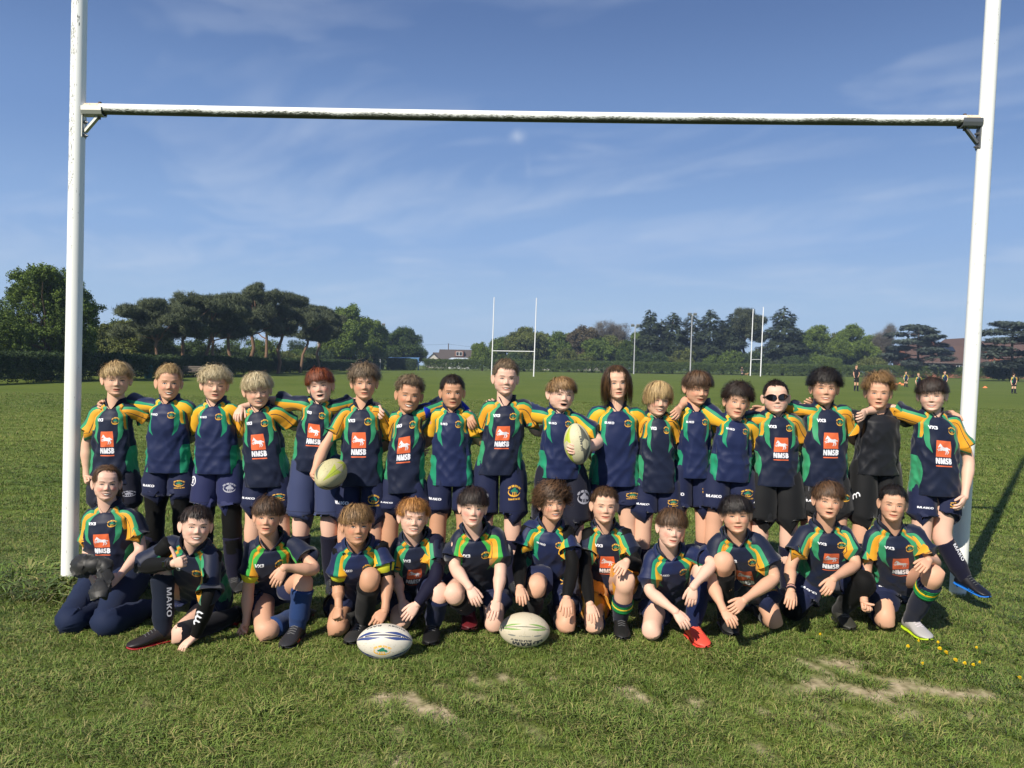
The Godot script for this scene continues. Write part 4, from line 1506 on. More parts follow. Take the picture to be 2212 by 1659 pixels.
# A person. Sheet coordinates; "a" is the arm or leg on the left of the sheet, "b" on the right.
func person(o: Dictionary) -> Node3D:
	var d: float = o.d
	var sd: int = o.seed
	var skin_s: Color = o.get("skin", srgb(226, 180, 156))
	var skin := lin(skin_s)
	var head_at := unit3(o.head, d)
	var hy: Array = o.get("turn", [0, 0, 0])
	var hb := head_basis(head_at, hy)
	var hs: float = o.get("hs", 0.965)
	head_at -= hb.y * (1.0 - hs) * HEAD * 0.5
	var hb0 := hb
	hb = hb * Basis.from_scale(Vector3(hs * 0.955 * (1.0 + 0.045 * sin(sd * 2.1)), hs * 0.98 * (1.0 + 0.03 * sin(sd * 3.7)), hs * 0.97))
	var sa := unit3(o.sa, d)
	var sb := unit3(o.sb, d)
	var full: float = o.get("full", 0.0)
	var bulk: float = o.get("bulk", 1.0)
	var k: float = o.get("scale", 1.0)
	var hem := unit3(o.hem, d)
	var up := ((sa + sb) * 0.5 - hem).normalized()
	var neck: Vector3 = (sa + sb) * 0.5 + up * o.get("neck_up", 0.044)
	# the neck leans towards the head
	var under := head_at + hb * Vector3(0, -HEAD * 0.30, -0.018)
	neck = neck.lerp(Vector3(under.x, neck.y, neck.z), 0.5)
	var foot: Vector3 = o.get("foot_mid", Vector3.ZERO)
	var pelvis := hem + up * 0.02 if not o.has("pelvis") else unit3(o.pelvis, d)
	var origin := Vector3(pelvis.x, 0, pelvis.z)
	var root := thing("person", o.label, "person", origin, o.get("group", ""))
	var mv := func(p: Vector3) -> Vector3: return p - origin
	head_at -= origin; sa -= origin; sb -= origin; hem -= origin; neck -= origin; under -= origin; pelvis -= origin
	var deepv := (sb - sa).normalized().cross(up).normalized()
	var arms := {}
	for s in ["a", "b"]:
		var j: Array = o["arm_" + s]
		var el := unit3(j[0], d) - origin
		var wr := unit3(j[1], d) - origin
		var hd := unit3(j[2], d) - origin
		arms[s] = {"sh": sa if s == "a" else sb, "el": el, "wr": wr, "hd": hd, "pose": j[3] if j.size() > 3 else "drape", "palm": j[4] if j.size() > 4 else Vector3(0, -0.3, -1)}
	# ---- body
	var mb := MB.new()
	make_head(mb, head_at, hb, skin, full, o.get("face", {}).get("smile", 0.3))
	limb(mb, [neck - up * 0.08, under], [[[0.0, 0.056 * bulk], [0.35, 0.050], [1.0, 0.047]]], 18, skin, Vector3.BACK, 1.0, 0.02, 8)
	for s in ["a", "b"]:
		var q: Dictionary = arms[s]
		var dirh: Vector3 = (q.hd - q.wr).normalized()
		var rr := bulk * k
		limb(mb, [(q.sh as Vector3).lerp(q.el, 0.10), q.el, q.wr, q.wr + dirh * 0.012], [[[0.0, 0.030 * rr], [0.3, 0.037 * rr], [0.7, 0.0345 * rr], [1.0, 0.0325 * rr]], [[0.0, 0.0325 * rr], [0.22, 0.0355 * rr], [0.6, 0.029 * rr], [1.0, 0.0215 * k]], [[0.0, 0.0225 * k], [1.0, 0.0215 * k]]], 14, skin, Vector3.BACK, 1.0, 0.04, 8)
		var thumb := 1.0 if s == "a" else -1.0
		make_hand(mb, q.wr, dirh, q.palm, thumb * o.get("thumb_" + s, 1.0), q.pose, skin, 0.88 * k, sd * 2 + (0 if s == "a" else 1))
	# trunk under the clothes
	limb(mb, [pelvis - deepv * 0.02, pelvis.lerp(neck, 0.5) - deepv * 0.02, neck - up * 0.09 - deepv * 0.02], [[[0.0, 0.06], [1.0, 0.055]], [[0.0, 0.055], [0.6, 0.055], [1.0, 0.045]]], 14, skin, Vector3.BACK, 1.5, 0.1, 6)
	var legs := {}
	var hipx := (sb - sa).normalized()
	hipx = Vector3(hipx.x, 0, hipx.z * 0.5).normalized()
	for s in ["a", "b"]:
		var sg := -1.0 if s == "a" else 1.0
		var hip: Vector3 = pelvis + hipx * sg * 0.072 * bulk
		var kn: Vector3
		var an: Vector3
		var toe: Vector3
		if o.has("leg_" + s):
			var j: Array = o["leg_" + s]
			kn = unit3(j[0], d) - origin
			an = unit3(j[1], d) - origin
			toe = (j[2] as Vector3) if j.size() > 2 else Vector3(0, 0, 1)
		else:
			an = Vector3(pelvis.x + sg * 0.10, 0.065, pelvis.z + 0.0)
			kn = hip.lerp(an, 0.50) + Vector3(0, 0, 0.02)
			toe = Vector3(sg * 0.3, 0, 1)
		legs[s] = {"hip": hip, "kn": kn, "an": an, "toe": toe}
		var tb := bulk * k
		var leg_from := mb.v.size()
		limb(mb, [hip, kn, an], [[[0.0, 0.058 * tb], [0.35, 0.070 * tb], [0.8, 0.056 * tb], [1.0, 0.053 * k]], [[0.0, 0.053 * k], [0.12, 0.049 * k], [0.36, 0.052 * tb], [0.7, 0.040 * k], [1.0, 0.032 * k]]], 22, skin, Vector3.BACK, 1.0, 0.045, 18)
		# round the knee out
		var out := kn * 2.0 - hip - an
		out = out.normalized() if out.length() > 0.08 else Vector3(0, 0, 1)
		for i in range(leg_from, mb.v.size()):
			var q := mb.v[i] - kn
			var dd := q.length()
			if dd < 0.075 and not o.has("leggings"):
				var face_out := clampf(q.dot(out) / maxf(dd, 0.001) * 1.2 + 0.2, 0.0, 1.0)
				var R := 0.0525 * k
				var h := maxf(0.018 - absf(dd - R), 0.0)
				mb.v[i] = kn + q / dd * lerpf(dd, maxf(dd, R) + h * h / 0.072, face_out)
	var face: Dictionary = o.get("face", {}).duplicate()
	face["skin"] = skin_s
	face["seed"] = sd
	face["brow"] = o.hair.dark
	var fm := tex_mat(face_picture(face), 0.52, 0.0)
	fm.metallic_specular = 0.35
	part("body", mb.done(), fm, root)
	# ---- hair
	var hr: Dictionary = o.hair.duplicate()
	hr["seed"] = sd
	var hair := part("hair", make_hair(head_at, hb, hr, full), vcol_mat(0.48), root)
	if hr.has("tail"):
		var h2 := MB.new()
		var r := RandomNumberGenerator.new()
		r.seed = 5
		for i in 60:
			var p0 := Vector3(0.03, 0.02, -0.095) + Vector3(r.randfn(0, 0.008), r.randfn(0, 0.008), 0)
			var p1 := p0 + Vector3(0.03, -0.03, -0.03) + Vector3(r.randfn(0, 0.01), r.randfn(0, 0.01), r.randfn(0, 0.01))
			var p2 := p1 + Vector3(0.02, -0.10, 0.0) + Vector3(r.randfn(0, 0.02), r.randfn(0, 0.02), r.randfn(0, 0.02))
			h2.tube(PackedVector3Array([head_at + hb * p0, head_at + hb * p1, head_at + hb * p2]), PackedFloat32Array([0.004, 0.006, 0.001]), 5, lin(hr.dark).lerp(lin(hr.light), r.randf()))
		part("ponytail", h2.done(), vcol_mat(0.5), hair)
	# ---- jersey
	var kit: String = o.get("kit", "sponsor")
	var sl := 0.62 if kit != "plain" else 0.5
	var sr: float = (0.0515 if kit != "plain" else 0.0455) * bulk
	var blends := []
	for s in ["a", "b"]:
		blends.append([arms[s].sh, (arms[s].sh as Vector3).lerp(arms[s].el, sl), sr])
	var deep: float = o.get("deep", 0.106) * bulk
	var jersey := part("jersey", make_trunk(hem, neck, sa, sb, o.hem_w, deep, blends, sd), pic("jersey:" + kit), root)
	var cx := (sb - sa).normalized()
	for s in ["a", "b"]:
		var q: Dictionary = arms[s]
		var inner: Vector3 = (q.sh as Vector3).lerp(neck, 0.5) - up * 0.040
		# the golden band looks forwards and to the inside of the arm; the outside stays navy
		var lat := cx * (-1.0 if s == "a" else 1.0)
		var ad: Vector3 = ((q.el as Vector3) - q.sh).normalized()
		var outer := lat * -ad.dot(up) + up * ad.dot(lat)
		part("sleeve", make_sleeve(inner, q.sh - up * 0.006, q.el, o.get("sleeve_len", sl), sr, deepv - outer * 0.85, sd + (1 if s == "a" else 9)), pic("sleeve:" + kit), jersey)
	# collar
	var cb := MB.new()
	var base_col := lin(NAVY_B if kit == "mako" else (Color(0.085, 0.092, 0.115) if kit == "plain" else NAVY_A))
	var cp := PackedVector3Array()
	var cz := cx.cross(up).normalized()
	var high: float = 0.030 if kit != "plain" else 0.008
	for q in [[0.0, 0.0615, 0.058], [0.5, 0.0595, 0.057], [1.0, 0.0600, 0.058], [1.0, 0.0565, 0.0545], [0.0, 0.054, 0.052]]:
		for i in 33:
			var a := TAU * (i / 32.0 - 0.5)
			var x := sin(a)
			var z := cos(a)
			var dip := 0.045 * maxf(0.0, z) * (1.0 - absf(signf(x) * pow(absf(x), 0.84)))
			var open := ss(0.75, 1.0, z)       # the collar parts at the throat
			var hh: float = q[0] * high * (1.0 - 0.75 * open) 
			cp.append(neck + cx * x * q[1] + cz * (z * q[2] - 0.012 + 0.012 * q[0] * maxf(0, z)) + up * (hh - dip - 0.002))
	cb.grid(cp, 33, 5, true, base_col)
	part("collar", cb.done(), vcol_mat(0.6, 0.2), jersey)
	# base layer sleeves
	if o.has("under"):
		var uc: Color = lin(o.under[0])
		for s in o.under[1]:
			var q: Dictionary = arms[s]
			var hb2 := MB.new()
			var endp: Vector3 = (q.el as Vector3).lerp(q.wr, o.under[2] if o.under.size() > 2 else 0.96)
			limb(hb2, [q.sh, q.el, endp], [[[0.0, 0.050 * bulk], [0.7, 0.0375 * bulk], [1.0, 0.0355 * bulk]], [[0.0, 0.0355 * bulk], [0.25, 0.0385 * bulk], [0.7, 0.0315 * bulk], [1.0, 0.0255]]], 18, uc, Vector3.BACK, 1.0, 0.04, 12)
			var wn := noise(sd + 40, 22.0, FastNoiseLite.TYPE_SIMPLEX_SMOOTH, 2)
			for i in hb2.v.size(): hb2.v[i] += hb2.n[i] * wn.get_noise_3dv(hb2.v[i]) * 0.004
			part("base_layer_sleeve", hb2.done(), vcol_mat(0.75, 0.04), jersey)
	if o.has("cuff"):
		for s in o.cuff[1]:
			var q: Dictionary = arms[s]
			var c0: Vector3 = (q.sh as Vector3).lerp(q.el, sl + 0.01)
			var c1: Vector3 = (q.sh as Vector3).lerp(q.el, sl + 0.07)
			var hb2 := MB.new()
			hb2.tube(PackedVector3Array([c0, c1]), PackedFloat32Array([sr * 0.98, sr * 0.98]), 20, lin(o.cuff[0]))
			part("cuff", hb2.done(), vcol_mat(0.7), jersey)
	# ---- shorts
	var sk: String = o.get("shorts", "navy")
	if sk != "trousers":
		var shorts := Node3D.new()
		shorts.name = "shorts"
		root.add_child(shorts, true)
		var wn := noise(sd + 90, 7.0, FastNoiseLite.TYPE_SIMPLEX_SMOOTH, 2)
		for s in ["a", "b"]:
			var q: Dictionary = legs[s]
			var sg := -1.0 if s == "a" else 1.0
			var share: float = o.get("shorts_len", 0.62)
			var path := PackedVector3Array()
			var rad := PackedFloat32Array()
			var top: Vector3 = pelvis + up * 0.06 + hipx * sg * 0.050
			var end: Vector3 = (q.hip as Vector3).lerp(q.kn, share)
			var raw := bend([top, q.hip, end], 12, 0.05)
			for i in raw.size():
				path.append(raw[i])
				rad.append(tab([[0.0, 0.062], [0.3, 0.074], [0.5, 0.082], [0.7, 0.089], [1.0, 0.092]], float(i) / (raw.size() - 1)) * bulk * o.get("shorts_w", 1.0))
			path.append(end.lerp(q.hip, -0.01))
			rad.append(rad[rad.size() - 1] * 0.975)
			path.append(end.lerp(q.hip, 0.10))
			rad.append(rad[rad.size() - 1] * 0.85)
			var h := MB.new()
			h.tube(path, rad, 44, Color.WHITE, Vector3(0, 0.2, 1), 1.0, false)
			for i in h.v.size():
				var p := h.v[i]
				h.v[i] = p + h.n[i] * (wn.get_noise_3d(p.x * 1.6, p.y * 0.6, p.z * 1.6) * 0.016 - absf(wn.get_noise_3d(p.x * 3.0, p.y * 1.0, p.z * 3.0 + 5.0)) * 0.014)
				# flat inner side, so that the two legs meet without crossing far
				var inx := (h.v[i] - pelvis).dot(hipx) * sg
				if inx < 0.004: h.v[i] += hipx * sg * (0.004 - inx) * 0.9
				h.uv[i] = Vector2((1.0 - h.uv[i].x + (0.0 if s == "a" else 1.0)) * 0.5, clampf(h.uv[i].y * (path.size() - 1.0) / (path.size() - 3.0), 0.0, 0.99))
			part("shorts_leg", h.done(), pic("shorts:" + sk), shorts)
	# ---- leggings, socks, boots
	var kit_legs: Dictionary = o.get("feet", {})
	for s in ["a", "b"]:
		var q: Dictionary = legs[s]
		if o.has("leggings"):
			var h := MB.new()
			var lw: float = o.get("legging_w", 1.0)
			limb(h, [(q.hip as Vector3).lerp(q.kn, 0.0 if sk == "trousers" else 0.34), q.kn, (q.kn as Vector3).lerp(q.an, 0.97)], [[[0.0, (0.086 if sk == "trousers" else 0.074) * bulk * lw], [0.4, 0.072 * bulk * lw], [0.8, 0.060 * lw], [1.0, 0.058 * lw]], [[0.0, 0.058 * lw], [0.36, 0.056 * lw], [0.75, 0.043 * lw], [1.0, 0.036 * lw]]], 20, lin(o.leggings), Vector3.BACK, 1.0, 0.05, 13)
			var wn := noise(sd + 60, 14.0, FastNoiseLite.TYPE_SIMPLEX_SMOOTH, 2)
			for i in h.v.size(): h.v[i] += h.n[i] * wn.get_noise_3dv(h.v[i]) * (0.006 if lw < 1.1 else 0.014)
			part("legging" if sk != "trousers" else "trouser_leg", h.done(), vcol_mat(0.75, 0.06), root)
		var sock: Array = kit_legs.get("sock_" + s, kit_legs.get("sock", [srgb(24, 28, 46), 0.24]))
		if sock[1] < 1.0:
			var h := MB.new()
			var t0: Vector3 = (q.kn as Vector3).lerp(q.an, sock[1])
			var wn := noise(sd + 70, 16.0, FastNoiseLite.TYPE_SIMPLEX_SMOOTH, 2)
			var r0 := tab([[0.0, 0.0545], [0.12, 0.052], [0.36, 0.0560], [0.7, 0.044], [1.0, 0.036]], sock[1])
			limb(h, [t0, (q.kn as Vector3).lerp(q.an, 0.55), (q.kn as Vector3).lerp(q.an, 1.04)], [[[0.0, r0 + 0.003], [0.25, r0 + 0.001], [1.0, 0.0525 * k]], [[0.0, 0.0525 * k], [0.5, 0.0445 * k], [1.0, 0.039 * k]]], 20, lin(sock[0]), Vector3.BACK, 1.0, 0.05, 10)
			for i in h.v.size(): h.v[i] += h.n[i] * (0.0025 + wn.get_noise_3dv(h.v[i]) * 0.004)
			var so := part("sock", h.done(), vcol_mat(0.9, 0.2), root)
			if sock.size() > 2:
				for i in 5:
					var hb2 := MB.new()
					var c0: Vector3 = (q.kn as Vector3).lerp(q.an, sock[1] + 0.035 * i)
					var c1: Vector3 = (q.kn as Vector3).lerp(q.an, sock[1] + 0.035 * (i + 1))
					hb2.tube(PackedVector3Array([c0, c0.lerp(c1, 0.5), c1]), PackedFloat32Array([r0 + 0.004, r0 + 0.006, r0 + 0.004]), 20, lin(sock[2] if i != 2 else sock[3]))
					part("hoop", hb2.done(), vcol_mat(0.9), so)
		if not o.get("no_boots", false):
			var bt: Array = kit_legs.get("boot_" + s, kit_legs.get("boot", [srgb(44, 44, 46), srgb(26, 26, 26), srgb(44, 44, 46)]))
			var toe: Vector3 = q.toe
			var an: Vector3 = q.an
			if toe.y < -0.3:
				# foot stretched behind a kneeling leg: toes on the ground
				make_boot(an + Vector3(0, 0.0, 0.01) - toe.normalized() * 0.01 + Vector3(0, 0.02, -0.055), toe, Vector3(0, 0.35, -1), bt[0], bt[1], bt[2], root)
			else:
				make_boot(Vector3(an.x, maxf(0.003, an.y - 0.068), an.z), toe, Vector3.UP, bt[0], bt[1], bt[2], root, bt[3] if bt.size() > 3 else bt[0].lightened(0.25))
	root.set_meta("made", true)
	root.remove_meta("made")
	return root

# ---- the team -----------------------------------------------------------
# a point of the sheet at a height above the ground
func GH(x: float, y: float, h: float) -> Vector3:
	var r := view * Vector3((x - 1106.0) / FOCAL, -(y - 829.5) / FOCAL, -1.0)
	return EYE + r * ((h - EYE.y) / r.y)

# arm hidden behind the neighbour's back; s = -1 towards the left of the sheet
func hug(sx: float, sy: float, s: float) -> Array:
	return [[sx + s * 18, sy + 62, 0.10], [sx + s * 70, sy + 80, 0.17], [sx + s * 92, sy + 76, 0.17], "flat", Vector3(0, 0, 1)]

func hair_of(kind: String, shade: String) -> Dictionary:
	var tones := {"blond": [srgb(132, 104, 64), srgb(222, 192, 138)], "pale": [srgb(152, 132, 94), srgb(234, 218, 178)], "sandy": [srgb(92, 68, 42), srgb(176, 138, 90)], "brown": [srgb(44, 30, 20), srgb(112, 82, 54)],
		"dark": [srgb(22, 16, 13), srgb(62, 46, 36)], "black": [srgb(14, 12, 12), srgb(44, 36, 32)], "red": [srgb(74, 30, 16), srgb(160, 84, 42)], "ginger": [srgb(120, 72, 28), srgb(210, 152, 82)], "ash": [srgb(70, 58, 46), srgb(150, 128, 100)]}
	var h := {}
	match kind:
		"fringe": h = {"fringe": 0.38, "length": 0.085, "forward": 0.55, "vol": 0.021, "lift": 0.012, "sweep": 0.15, "mess": 0.16, "short_side": 0.55}
		"swept": h = {"fringe": 0.48, "length": 0.095, "forward": 0.45, "vol": 0.022, "lift": 0.010, "sweep": 0.8, "mess": 0.20, "short_side": 0.5}
		"heavy": h = {"fringe": 0.52, "length": 0.10, "forward": 0.70, "vol": 0.024, "lift": 0.010, "sweep": 0.25, "mess": 0.22, "short_side": 0.6, "count": 1300}
		"tousled": h = {"fringe": 0.40, "length": 0.075, "forward": 0.3, "vol": 0.030, "lift": 0.024, "sweep": 0.2, "mess": 0.7, "short_side": 0.5, "count": 1200}
		"spiky": h = {"fringe": 0.18, "length": 0.045, "forward": 0.3, "vol": 0.016, "lift": 0.030, "mess": 0.6, "short_side": 0.35, "line": 0.80}
		"short": h = {"fringe": 0.20, "length": 0.040, "forward": 0.5, "vol": 0.013, "lift": 0.010, "mess": 0.3, "short_side": 0.45, "line": 0.84, "count": 1200}
		"crop": h = {"fringe": 0.08, "length": 0.018, "forward": 0.4, "vol": 0.005, "mess": 0.3, "short_side": 0.8, "line": 0.84, "count": 1500, "width": 0.0028}
		"wet": h = {"fringe": 0.36, "length": 0.060, "forward": 0.7, "vol": 0.008, "lift": 0.010, "mess": 0.22, "short_side": 0.4, "width": 0.0052, "count": 700}
		"quiff": h = {"fringe": 0.15, "length": 0.075, "forward": -0.2, "vol": 0.034, "lift": 0.026, "sweep": 0.8, "mess": 0.35, "short_side": 0.35, "line": 0.80, "curl": 0.003}
		"waves": h = {"fringe": 0.42, "length": 0.075, "forward": 0.6, "vol": 0.030, "lift": 0.018, "mess": 0.5, "short_side": 0.5, "curl": 0.007, "count": 850}
		"curls": h = {"fringe": 0.44, "length": 0.070, "forward": 0.4, "vol": 0.032, "lift": 0.020, "mess": 0.7, "short_side": 0.9, "cut": 0.03, "curl": 0.015, "count": 620, "width": 0.0046}
		"bob": h = {"fringe": 0.56, "length": 0.120, "forward": 0.5, "vol": 0.020, "sweep": 0.2, "mess": 0.08, "short_side": 1.0, "side": 1.75, "cut": 0.045, "count": 1300}
		"long": h = {"fringe": 0.10, "length": 0.185, "forward": 0.0, "vol": 0.026, "sweep": 0.0, "mess": 0.10, "droop": 1.0, "line": 0.78, "count": 1300}
		"tied": h = {"fringe": 0.02, "length": 0.10, "forward": -0.9, "vol": 0.006, "mess": 0.08, "line": 0.74, "tail": 1, "count": 1100}
	h["dark"] = tones[shade][0]
	h["light"] = tones[shade][1]
	return h

const FAIR := Color(0.845, 0.675, 0.575)
const PALE := Color(0.862, 0.700, 0.618)
const WARM := Color(0.812, 0.630, 0.520)
const TAN := Color(0.750, 0.565, 0.450)

func standing_row() -> void:
	var g := "standing back row of the team"
	var front := Vector3(0.1, 0.2, -1)
	var d := 4.75
	person({"seed": 1, "d": d, "group": g, "label": "person standing right beside the scuffed post, one fist hanging, another's hand on the shoulder", "skin": FAIR, "head": [252, 819, -0.02], "turn": [4, 4, 2], "sa": [214, 886], "sb": [281, 884], "hem": [250, 1040, 0.03], "hem_w": 0.138,
		"hair": hair_of("swept", "blond"), "face": {"squint": 0.85, "smile": 0.0, "rosy": 0.2}, "kit": "sponsor", "arm_a": [[187, 958, 0.0], [187, 1026, -0.03], [192, 1046, -0.06], "fist", Vector3(1, 0, 0.3)], "arm_b": [[330, 905, 0.10], [390, 880, 0.15], [424, 868, 0.02], "drape", front], "shorts": "dark", "shorts_len": 0.50})
	person({"seed": 2, "d": d, "group": g, "label": "person with black leggings under navy shorts, arm stretched behind the neighbour's neck", "skin": WARM, "head": [365, 826, -0.02], "turn": [4, 2, 2], "sa": [329, 874], "sb": [405, 877], "hem": [368, 1016, 0.02], "hem_w": 0.135,
		"hair": hair_of("short", "blond"), "face": {"squint": 0.4, "smile": 0.9, "open": 0.5, "mouth": "teeth"}, "kit": "mako", "arm_a": [[262, 868, 0.14], [220, 872, 0.06], [200, 890, -0.10], "drape", front], "arm_b": hug(405, 877, 1.0), "leggings": srgb(13, 13, 15), "shorts_len": 0.50})
	person({"seed": 3, "d": d, "group": g, "label": "person with eyes shut in plain-front jersey and faded navy cotton shorts over black leggings", "skin": FAIR, "head": [464, 831, -0.02], "turn": [6, 3, 3], "sa": [437, 882], "sb": [505, 880], "hem": [474, 1018, 0.02], "hem_w": 0.140,
		"hair": hair_of("tousled", "pale"), "face": {"squint": 1.0, "smile": 0.1, "open": 0.15}, "kit": "mako", "arm_a": hug(437, 882, -1.0), "arm_b": hug(505, 880, 1.0), "shorts": "cotton", "leggings": srgb(13, 13, 15), "shorts_len": 0.64})
	person({"seed": 4, "d": d, "group": g, "label": "person with head bowed and eyes closed, in sponsored jersey under a neighbour's forearm", "skin": FAIR, "head": [556, 842, -0.03], "turn": [8, 10, -4], "sa": [532, 896], "sb": [600, 888], "hem": [581, 1046, 0.02], "hem_w": 0.136,
		"hair": hair_of("heavy", "pale"), "face": {"squint": 1.0, "smile": 0.6, "open": 0.2, "mouth": "teeth"}, "kit": "sponsor", "arm_a": hug(532, 896, -1.0), "arm_b": [[640, 925, 0.10], [700, 880, 0.16], [728, 862, 0.02], "drape", front], "shorts_len": 0.50})
	person({"seed": 5, "d": d - 0.03, "group": g, "label": "person in pale faded navy shorts, both arms over neighbours' shoulders, dark mouthguard in", "skin": PALE, "head": [692, 833, -0.02], "turn": [-6, -2, -8], "sa": [655, 870], "sb": [716, 880], "hem": [684, 1012, 0.03], "hem_w": 0.134,
		"hair": hair_of("heavy", "red"), "face": {"squint": 0.85, "smile": 0.3, "open": 0.9, "mouth": "guard", "freckles": 130, "rosy": 0.7}, "kit": "sponsor", "arm_a": [[580, 866, 0.13], [522, 880, 0.02], [504, 912, -0.10], "drape", front], "arm_b": [[775, 868, 0.14], [815, 876, 0.03], [822, 908, -0.11], "drape", front],
		"shorts": "faded", "shorts_w": 1.08, "feet": {"sock": [srgb(26, 28, 40), 0.22]}, "shorts_len": 0.84})
	person({"seed": 6, "d": d - 0.03, "group": g, "label": "person holding a muddy green and cream rugby ball against the hip", "skin": WARM, "head": [787, 826, -0.02], "turn": [2, 4, 0], "sa": [744, 888], "sb": [818, 886], "hem": [781, 1044, 0.02], "hem_w": 0.140,
		"hair": hair_of("tousled", "ash"), "face": {"squint": 0.55, "smile": 0.0}, "kit": "sponsor", "arm_a": [[700, 968, -0.08], [677, 1024, -0.20], [694, 1046, -0.26], "grip", Vector3(0.3, 0.9, 0.1)], "arm_b": [[845, 950, 0.13], [895, 972, 0.12], [922, 972, 0.02], "drape", Vector3(-0.3, 0, -1)], "shorts_len": 0.70})
	person({"seed": 7, "d": d, "group": g, "label": "person in twisted sponsored jersey with a blue long-sleeved arm round the next neck", "skin": TAN, "head": [884, 853, -0.03], "turn": [4, 2, 6], "sa": [853, 902], "sb": [912, 890], "hem": [873, 1060, 0.0], "hem_w": 0.130,
		"hair": hair_of("spiky", "ash"), "face": {"squint": 0.75, "smile": 1.0, "open": 0.45, "mouth": "teeth"}, "kit": "sponsor", "arm_a": hug(853, 902, -1.0), "arm_b": [[978, 868, 0.13], [1012, 892, 0.0], [1022, 928, -0.08], "drape", front], "under": [srgb(22, 52, 160), ["b"], 0.92], "shorts_len": 0.42})
	person({"seed": 8, "d": d, "group": g, "label": "person in plain-front jersey with a blue-sleeved hand hanging over the shoulder", "skin": TAN, "head": [977, 847, -0.02], "turn": [4, 3, 0], "sa": [944, 893], "sb": [1010, 894], "hem": [977, 1044, 0.02], "hem_w": 0.130,
		"hair": hair_of("short", "dark"), "face": {"squint": 0.3, "smile": 0.35, "rosy": 0.3, "iris": Color(0.2, 0.13, 0.08)}, "kit": "mako", "arm_a": hug(944, 893, -1.0), "arm_b": [[1036, 955, 0.06], [1090, 965, 0.17], [1115, 960, 0.17], "flat", Vector3(0, 0, 1)], "shorts_len": 0.55})
	person({"seed": 9, "d": d, "group": g, "label": "tallest person of the back row, in sponsored jersey, arms around both neighbours' backs", "skin": PALE, "head": [1092, 816, -0.02], "turn": [6, 2, 2], "sa": [1058, 880], "sb": [1132, 878], "hem": [1078, 1020, 0.02], "hem_w": 0.140, "bulk": 1.06, "full": 0.06,
		"hair": hair_of("short", "ash"), "face": {"squint": 0.7, "smile": 0.8, "open": 0.2, "mouth": "teeth", "freckles": 30}, "kit": "sponsor", "arm_a": hug(1058, 880, -1.0), "arm_b": [[1158, 935, 0.07], [1215, 915, 0.16], [1246, 890, 0.03], "drape", front], "shorts_len": 0.76})
	person({"seed": 10, "d": d - 0.04, "group": g, "label": "person with dark mouthguard hugging a cream rugby ball to the chest", "skin": PALE, "head": [1212, 851, -0.02], "turn": [16, 2, 4], "sa": [1172, 894], "sb": [1243, 898], "hem": [1214, 1028, 0.02], "hem_w": 0.136, "bulk": 1.05, "full": 0.08,
		"hair": hair_of("swept", "sandy"), "face": {"squint": 0.7, "smile": 0.2, "open": 1.0, "mouth": "guard", "rosy": 0.5}, "kit": "mako", "arm_a": [[1125, 890, 0.15], [1075, 874, 0.12], [1050, 872, -0.04], "drape", front], "arm_b": [[1296, 955, -0.03], [1258, 974, -0.23], [1236, 972, -0.29], "grip", Vector3(0.1, 0.1, -1)], "shorts": "dark", "shorts_w": 1.05, "shorts_len": 0.84})
	person({"seed": 11, "d": d, "group": g, "label": "person with shoulder-length hair and hands behind the back, wide jersey", "skin": FAIR, "head": [1332, 826, -0.02], "turn": [8, 2, -3], "sa": [1292, 889], "sb": [1376, 892], "hem": [1328, 1044, 0.02], "hem_w": 0.158, "bulk": 1.08, "full": 0.05,
		"hair": hair_of("long", "brown"), "face": {"squint": 0.4, "smile": 0.0, "rosy": 0.2}, "kit": "mako", "arm_a": [[1270, 965, 0.08], [1300, 1010, 0.18], [1322, 1020, 0.18], "flat", Vector3(0, 0, 1)], "arm_b": [[1392, 965, 0.08], [1362, 1010, 0.18], [1345, 1020, 0.18], "flat", Vector3(0, 0, 1)], "shorts_len": 0.44})
	person({"seed": 12, "d": d - 0.02, "group": g, "label": "person with a pudding-bowl bob looking down sideways, hand of a neighbour on the shoulder", "skin": FAIR, "head": [1421, 860, -0.03], "turn": [16, 12, 4], "sa": [1394, 904], "sb": [1450, 906], "hem": [1418, 1058, 0.02], "hem_w": 0.120,
		"hair": hair_of("bob", "blond"), "face": {"squint": 0.9, "smile": 0.8, "open": 0.15, "mouth": "teeth"}, "kit": "club", "arm_a": [[1378, 965, 0.10], [1362, 1010, 0.16], [1362, 1030, 0.16], "flat", Vector3(0, 0, 1)], "arm_b": hug(1450, 906, 1.0), "shorts_len": 0.50})
	person({"seed": 13, "d": d + 0.02, "group": g, "label": "person glancing down to one side, a neighbour's bare forearm across the shoulder", "skin": WARM, "head": [1506, 837, -0.02], "turn": [22, 14, 2], "sa": [1466, 892], "sb": [1534, 892], "hem": [1492, 1027, 0.02], "hem_w": 0.118,
		"hair": hair_of("heavy", "brown"), "face": {"squint": 0.9, "smile": 0.5, "open": 0.1}, "kit": "mako", "arm_a": hug(1466, 892, -1.0), "arm_b": hug(1534, 892, 1.0), "shorts_len": 0.60})
	person({"seed": 14, "d": d - 0.03, "group": g, "label": "person leaning over with a raised sleeve pulling the jersey askew, arm round a neighbour's neck", "skin": WARM, "head": [1592, 867, -0.04], "turn": [8, 4, 8], "sa": [1556, 906], "sb": [1622, 918], "hem": [1572, 1034, 0.02], "hem_w": 0.134, "bulk": 1.05,
		"hair": hair_of("waves", "dark"), "face": {"squint": 0.6, "smile": 0.4}, "kit": "mako", "arm_a": [[1490, 862, 0.12], [1468, 880, 0.0], [1455, 902, -0.10], "drape", front], "arm_b": hug(1622, 918, 1.0), "shorts_len": 0.56})
